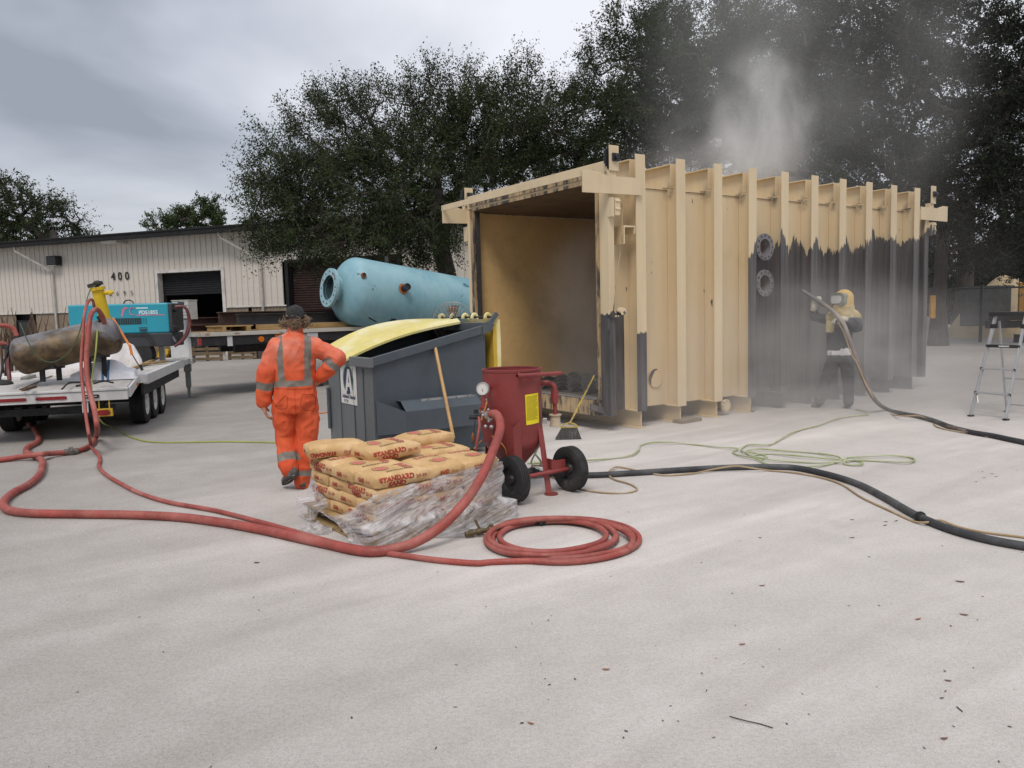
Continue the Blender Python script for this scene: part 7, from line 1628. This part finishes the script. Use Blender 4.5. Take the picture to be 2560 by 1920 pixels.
make_tree('oak_tree', 'dark shady tree behind the wire fence filling the right background', rb3_, [(0, 0, 0), (0, 0, 2), (0, 0, 4), (0, 0, 6)],
    [blob(1930, 200, 36, 3.4, 3.0, 2.6, rb3_), blob(2150, 350, 36, 3.6, 3.0, 2.6, rb3_), blob(2380, 200, 36, 3.6, 3.4, 2.6, rb3_), blob(2400, 480, 36, 3.4, 2.4, 2.6, rb3_), blob(2560, 350, 36, 3.2, 3.2, 2.6, rb3_), blob(2250, 560, 36, 3.2, 2.0, 2.4, rb3_), blob(2540, 610, 36, 2.6, 1.6, 2.2, rb3_), blob(2120, 100, 37, 3.4, 3.2, 2.6, rb3_), blob(2330, 640, 38, 3.0, 1.2, 2.2, rb3_)],
    520, 8, 20, .16, 41, lf_dark, 1.2, .35, .1, shell=.85)
lb = Vector((-28.5, 50, 0))
make_tree('oak_tree', 'ragged dark tree behind the warehouse roof at the far left', lb, [(0, 0, 0), (0, 0, 3), (.2, 0, 6)],
    [blob(10, 500, 50, 1.7, 1.5, 1.5, lb), blob(60, 560, 50, 1.6, 1.4, 1.5, lb), blob(110, 515, 50, 1.1, .8, 1.2, lb), blob(20, 580, 50, 2.0, 1.4, 1.5, lb)], 130, 8, 12, .18, 51, lf_oak, 1.1, .3, .1)
lb2 = Vector((-26.0, 52, 0))
make_tree('oak_tree', 'smaller thin twiggy tree beside the ragged one above the roof', lb2, [(0, 0, 0), (0, 0, 3), (.2, 0, 5)], [blob(180, 560, 52, 1.0, 1.1, 1.0, lb2), blob(150, 590, 52, 1.2, .9, 1.0, lb2), blob(200, 590, 52, .8, .7, 1.0, lb2)], 46, 7, 8, .17, 52, lf_oak, 1.2, .2, .1)
lb3 = Vector((-20.5, 55, 0))
make_tree('pine_tree', 'clumpy bright green pine top showing over the warehouse roof', lb3, [(0, 0, 0), (0, 0, 4), (0, 0, 7.0)],
    [blob(415, 560, 55, 1.1, .6, .9, lb3), blob(450, 548, 55, .9, .7, .9, lb3), blob(500, 540, 55, 1.0, .9, .9, lb3), blob(525, 525, 55, .6, .6, .8, lb3), blob(550, 555, 55, .7, .6, .8, lb3), blob(470, 575, 55, 1.6, .5, .9, lb3)], 70, 12, 14, .16, 61, lf_pine, .55, .2, -.05)
lb4 = Vector((-18.0, 58, 0))
make_tree('pine_tree', 'small sprig of green treetop at the roof edge by the oak', lb4, [(0, 0, 0), (0, 0, 4), (0, 0, 6.4)], [blob(638, 556, 58, .6, .5, .6, lb4), blob(628, 570, 58, .7, .4, .6, lb4)], 14, 10, 12, .16, 63, lf_pine, .5, .15, -.05)
# far undergrowth that closes the view below the crowns on the right
def thicket(name, label, x0, x1, y, h, n, seed, mat, sz=.22):
    rs = np.random.RandomState(seed); p = np.empty((n, 3)); p[:, 0] = rs.uniform(x0, x1, n); p[:, 1] = y + rs.normal(size=n) * 1.2; top = h * (.75 + .35 * np.sin(p[:, 0] * .7 + seed) + .15 * np.sin(p[:, 0] * 2.3)); p[:, 2] = rs.rand(n) ** .8 * top
    a1 = rs.normal(size=(n, 3)); a1 /= np.linalg.norm(a1, axis=1)[:, None]; b1 = np.cross(a1, rs.normal(size=(n, 3))); b1 /= np.linalg.norm(b1, axis=1)[:, None]; s = sz * (.6 + .8 * rs.rand(n)); L_ = a1 * s[:, None]; W_ = b1 * (s * .5)[:, None]
    V = np.stack([p - L_, p + W_, p + L_, p - W_], 1); me = bpy.data.meshes.new(name); me.vertices.add(n * 4); me.vertices.foreach_set('co', V.astype('f').ravel()); me.loops.add(n * 4); me.loops.foreach_set('vertex_index', np.arange(n * 4, dtype='i')); me.polygons.add(n); me.polygons.foreach_set('loop_start', np.arange(0, n * 4, 4, dtype='i')); me.polygons.foreach_set('loop_total', np.full(n, 4, 'i')); me.update(calc_edges=True); me.materials.append(mat)
    o = bpy.data.objects.new(name, me); COL.objects.link(o); return tag(o, label, None, None, 'stuff')
thicket('undergrowth', 'dark wooded thicket far behind the fence', 4, 56, 52, 6.5, 26000, 3, lf_dark, .34)

# ================================================================== FENCE AND BEYOND
fA, fB = Vector((15.9, 29.3, 0)), Vector((23.5, 28.7, 0)); fdir = (fB - fA).normalized(); fl = (fB - fA).length
fn_ = thing('chain_link_fence', 'grey chain link fence with dark top rail on the right', 'fence', fA, math.atan2(fdir.y, fdir.x))
fpm = pm('fence_post', (0.05, 0.05, 0.052), .5, .3); FH = 2.02
MB().cyl((-3, 0, FH), (fl, 0, FH), .035, n=8).build('top_rail', fpm, fn_, smooth=True)
for x in (-3.0, -1.3, 1.75, 4.9, 7.5): MB().cyl((x, 0, 0), (x, 0, FH + (.12 if x == 1.75 else .0)), .06, n=10).build('post', fpm, fn_, smooth=True)
q = MB(); s_ = .115
x = -3.0
while x < fl:
    for sg__ in (1, -1):
        xa = x; za = .05; w = .006
        n = int(FH / s_)
        k = n * s_; xb = x + sg__ * k
        q.add([(xa - w, .01 * sg__, za), (xa + w, .01 * sg__, za), (xb + w, .01 * sg__, za + k), (xb - w, .01 * sg__, za + k)], [(0, 1, 2, 3)])
    x += s_
q.build('mesh_wire', pm('fence_wire', (0.22, 0.22, 0.21), .5, .4), fn_, kind='stuff')
def FN(a, b_, z): return fn_.matrix_basis @ Vector((a, b_, z))
sm_ = MB(); n = 26
for i in range(n + 1):
    for j in range(n + 1):
        x, y = 2 * i / n - 1, 2 * j / n - 1; r_ = math.hypot(x, y); sm_.v.append((x * 2.4, y * 2.0, max(0, 2.75 * (1 - r_ ** 1.6)) + .10 * mnoise.noise(Vector((x * 3, y * 3, 1)))))
for i in range(n):
    for j in range(n): a = i * (n + 1) + j; sm_.f.append((a, a + n + 1, a + n + 2, a + 1)); sm_.m.append(0)
tag(sm_.build('sand_pile', pm('sand', (0.46, 0.36, 0.22), .95, 0, .12, 3, bmp=.4, bs=20), smooth=True, loc=FN(4.9, 4.4, -.15)), 'pale yellow sand heap rising behind the fence at the right edge', 'sand pile')
sm2 = MB()
for i in range(n + 1):
    for j in range(n + 1):
        x, y = 2 * i / n - 1, 2 * j / n - 1; r_ = math.hypot(x, y); sm2.v.append((x * 3.4, y * 2.6, max(0, 1.55 * (1 - r_ ** 1.3)) + .08 * mnoise.noise(Vector((x * 3, y * 3, 4)))))
for i in range(n):
    for j in range(n): a = i * (n + 1) + j; sm2.f.append((a, a + n + 1, a + n + 2, a + 1)); sm2.m.append(0)
tag(sm2.build('gravel_pile', pm('gravel', (0.30, 0.285, 0.26), .95, 0, .15, 3, bmp=.5, bs=18), smooth=True, loc=FN(.9, 6.2, -.1)), 'low grey gravel heap seen through the fence left of its post', 'gravel pile')
q = MB(); q.box(-3.2, 1.4, 0, .08, .62, 1.95); tag(q.build('steel_plate', pm('plate_dark', (0.15, 0.153, 0.148), .7, 0, .2, 2), loc=FN(.9, 8.6, 0), rotz=R(-3)), 'big grey plate standing behind the gravel heap beyond the fence', 'plate')
q = MB(); q.box(0, 1.80, 0, .35, .55, 2.12); tag(q.build('skip_container', pm('skip_grey', (0.075, 0.076, 0.072), .8, 0, .25, 3, dirt=(.14, .13, .11), dirt_s=4), loc=FN(1.95, 1.6, 0)), 'dark grey dumpster wall right of the fence post', 'container')
q = MB(); q.box(0, .42, 0, .1, .70, 2.20); tag(q.build('warning_post', pm('post_orange', (0.48, 0.23, 0.03), .6, 0, .15, 3, dirt=(.1, .08, .05), dirt_s=5, dirt_lo=.56, dirt_hi=.6), loc=FN(3.82, 1.3, 0)), 'orange yellow upright beside the sand heap behind the fence', 'post')
for i, (a0, a1, z0, z1) in enumerate(((-.1, 7, .52, .78), (.0, 7, .80, 1.06))):
    q = MB(); q.box(0, a1 - a0, 0, .22, z0, z1); tag(q.build('timber_beam', pm('dark_timber', (0.05, 0.047, 0.043), .85, 0, .25, 2), loc=FN(1.95 + a0, -.35 - .05 * i, 0), rotz=fn_.rotation_euler.z), ('lower dark timber beam along the foot of the fence', 'upper dark timber beam stacked along the fence')[i], 'beam')
q = MB(); q.box(0, 4.2, 0, .5, 0, .30); tag(q.build('plank_stack', pm('plank_grey', (0.10, 0.092, 0.085), .9, 0, .2, 2), loc=FN(2.6, -1.2, 0)), 'low stack of grey planks on the ground in front of the fence beams', 'planks')
q = MB(); q.box(0.25, .42, 0, .1, .95, 1.75); tag(q.build('warning_post', pm('post_amber', (0.52, 0.26, 0.02), .6), loc=D(2331, 760, 27.3) + Vector((-.3, 0, -1.45))), 'sliver of orange barrier between the tan box and the tree trunk', 'barrier')

# ================================================================== LITTER ON THE GROUND
lt = MB(); rg = random.Random(77)
lm_ = [pm('leaf_brown', (0.16, 0.085, 0.05), .8), pm('leaf_dark', (0.045, 0.035, 0.03), .9), pm('leaf_rust', (0.26, 0.115, 0.06), .8)]
def leaf(p, l, w, ang, m, curl):
    c, s = math.cos(ang), math.sin(ang); pts = []
    for k in range(6):
        t_ = k / 5 - .5; ww = w * math.cos(math.pi * t_) * .5 + .0006; z = .003 + curl * (4 * t_ * t_) * l
        for sd__ in (-1, 1): x, y = t_ * l, ww * sd__; pts.append((p.x + x * c - y * s, p.y + x * s + y * c, z + curl * abs(sd__) * .15 * l * math.cos(math.pi * t_)))
    lt.add(pts, [(2 * k, 2 * k + 2, 2 * k + 3, 2 * k + 1) for k in range(5)], m)
for i in range(200):
    px = rg.uniform(0, 2700); py = 960 + 960 * rg.random() ** 1.3
    if px < 1300 and rg.random() < .45: continue
    p = G(px, py)
    if p.y > 22: continue
    big = rg.random() < .035
    l = rg.uniform(.035, .065) if big else rg.uniform(.006, .020); leaf(p, l, l * rg.uniform(.25, .5), rg.uniform(0, 6.3), rg.choice((0, 1, 1, 2)) if big else rg.choice((0, 1, 1)), rg.uniform(.02, .22))
for px, py in ((2190, 1228), (2214, 1305), (2212, 1314), (2240, 1303), (2130, 1300), (2480, 1185), (2455, 1180), (2490, 1192), (2460, 1195), (2440, 1205), (2130, 1345), (1900, 1345)): leaf(G(px, py), rg.uniform(.025, .045), .012, rg.uniform(-.4, .4), 1, .1)
for px, py, l in ((1905, 1465, .05), (1515, 1675, .05), (1327, 1810, .04), (1855, 1612, .045), (2400, 1455, .07), (2410, 1538, .06), (2370, 1703, .04), (2295, 1549, .05), (2360, 1848, .04)): leaf(G(px, py), l * .8, l * .3, rg.uniform(-.5, .5), 2 if px < 2300 else 0, .12)
tag(lt.build('leaf_litter', lm_), 'scattered small brown leaves and chips on the pale concrete', None, None, 'stuff')
q = MB(); q.tube(spline([G(1824, 1793) + Vector((0, 0, .004)), G(1862, 1806) + Vector((0, 0, .008)), G(1900, 1812) + Vector((0, 0, .004)), G(1932, 1822) + Vector((0, 0, .004))], .02), .0022, 5)
tag(q.build('twig', lm_[1]), 'thin dark twig on the concrete at the lower right', 'twig')
q = MB(); q.tube([G(2392, 1769) + Vector((0, 0, .004)), G(2406, 1781) + Vector((0, 0, .004))], .0025, 5); tag(q.build('twig', lm_[1]), 'short dark stick near the lower right corner of the yard', 'twig')

# ================================================================== DUST
def dust(name, label, c, rad, rotz, dens, fall, nscale, nlo, nhi, stretch=(1, 1, 1), col=(.80, .77, .75), seed=0, det=4, dist=.8, warp=.0):
    q = MB(); q.ball((0, 0, 0), 1.0, 24, 16)
    m = bpy.data.materials.new(name); m.use_nodes = True; t = m.node_tree; t.nodes.clear(); o = mk(t, 'ShaderNodeOutputMaterial'); v = mk(t, 'ShaderNodeVolumePrincipled')
    v.inputs['Color'].default_value = c4(col); v.inputs['Anisotropy'].default_value = 0.0
    tcn = mk(t, 'ShaderNodeTexCoord'); ln = mk(t, 'ShaderNodeVectorMath', operation='LENGTH'); wn_ = mk(t, 'ShaderNodeTexNoise', i_Scale=1.3, i_Detail=4.0); wv = mk(t, 'ShaderNodeVectorMath', operation='ADD'); wv.inputs[1].default_value = (seed * 3.1, 0, 0); t.links.new(tcn.outputs['Object'], wv.inputs[0]); t.links.new(wv.outputs[0], wn_.inputs['Vector'])
    ws = mk(t, 'ShaderNodeVectorMath', operation='SUBTRACT'); t.links.new(wn_.outputs['Color'], ws.inputs[0]); ws.inputs[1].default_value = (.5, .5, .5)
    wk = mk(t, 'ShaderNodeVectorMath', operation='SCALE'); wk.inputs['Scale'].default_value = warp; t.links.new(ws.outputs[0], wk.inputs[0])
    wa = mk(t, 'ShaderNodeVectorMath', operation='ADD'); t.links.new(tcn.outputs['Object'], wa.inputs[0]); t.links.new(wk.outputs[0], wa.inputs[1]); t.links.new(wa.outputs[0], ln.inputs[0])
    edge_ = mk(t, 'ShaderNodeVectorMath', operation='LENGTH'); t.links.new(tcn.outputs['Object'], edge_.inputs[0]); rim_ = mk(t, 'ShaderNodeMapRange', clamp=True); rim_.inputs[1].default_value = .98; rim_.inputs[2].default_value = .75; t.links.new(edge_.outputs[1], rim_.inputs[0])
    f = tmath(t, 'POWER', tmath(t, 'SUBTRACT', 1.0, ln.outputs[1], True), fall)
    mpn = mk(t, 'ShaderNodeMapping'); mpn.inputs['Scale'].default_value = stretch; mpn.inputs['Location'].default_value = (seed, seed * .7, 0); t.links.new(tcn.outputs['Object'], mpn.inputs[0])
    n = mk(t, 'ShaderNodeTexNoise', i_Scale=nscale, i_Detail=float(det), i_Roughness=.58, i_Distortion=dist); t.links.new(mpn.outputs[0], n.inputs['Vector'])
    r = mk(t, 'ShaderNodeMapRange', clamp=True); r.inputs[1].default_value = nlo; r.inputs[2].default_value = nhi; t.links.new(n.outputs[0], r.inputs[0])
    t.links.new(tmath(t, 'MULTIPLY', rim_.outputs[0], tmath(t, 'MULTIPLY', tmath(t, 'MULTIPLY', f, r.outputs[0]), dens)), v.inputs['Density']); t.links.new(v.outputs[0], o.inputs['Volume'])
    ob = q.build(name, m); ob.location = c; ob.scale = rad; ob.rotation_euler = (0, 0, rotz); tag(ob, label, None, None, 'stuff'); return ob
dust('dust_cloud', 'pale blasting dust drifting low along the tan and grey wall', Vector((4.9, 12.2, .35)), (5.6, 2.9, 2.1), CANG, .62, 1.1, 1.9, .32, .76, (1.6, 1, 1.2), seed=2, warp=.5, col=(.86, .84, .82))
dust('dust_cloud', 'thin dust hanging over the upper wall and behind the blaster', Vector((5.4, 12.3, 1.9)), (4.4, 2.4, 2.4), CANG, .055, .8, 1.7, .35, .8, seed=6, warp=.5)
dust('dust_plume', 'white dust plume puffing up from the top of the tan box', D(1900, 335, 14.6), (1.15, 1.0, 1.9), 0, 3.4, 1.0, 1.5, .38, .74, (1.1, 1.1, .9), (.95, .95, .95), seed=4, dist=.6, warp=1.0)
dust('dust_plume', 'thin dust drifting off the roof edge left of the white plume', D(1760, 400, 14.3), (1.9, 1.1, 1.0), 0, .75, 1.0, 1.6, .36, .76, (1, 1, 1), (.93, .93, .92), seed=21, dist=.6, warp=.9)
dust('dust_plume', 'broad faint dust veil drifting up in front of the dark right-hand trees', D(2010, 170, 18.5), (4.8, 3.2, 5.2), 0, .20, .9, 1.5, .34, .74, seed=9, col=(.88, .88, .86), warp=.7)
dust('dust_cloud', 'faint dust inside and at the mouth of the tan box', CO + Vector((.8303, .5572, 0)) * .1 + Vector((-.5572, .8303, 0)) * 1.2 + Vector((0, 0, 1.4)), (2.1, 1.5, 2.1), CANG, .60, .9, 1.4, .35, .75, seed=13, warp=.5, col=(.90, .88, .86))
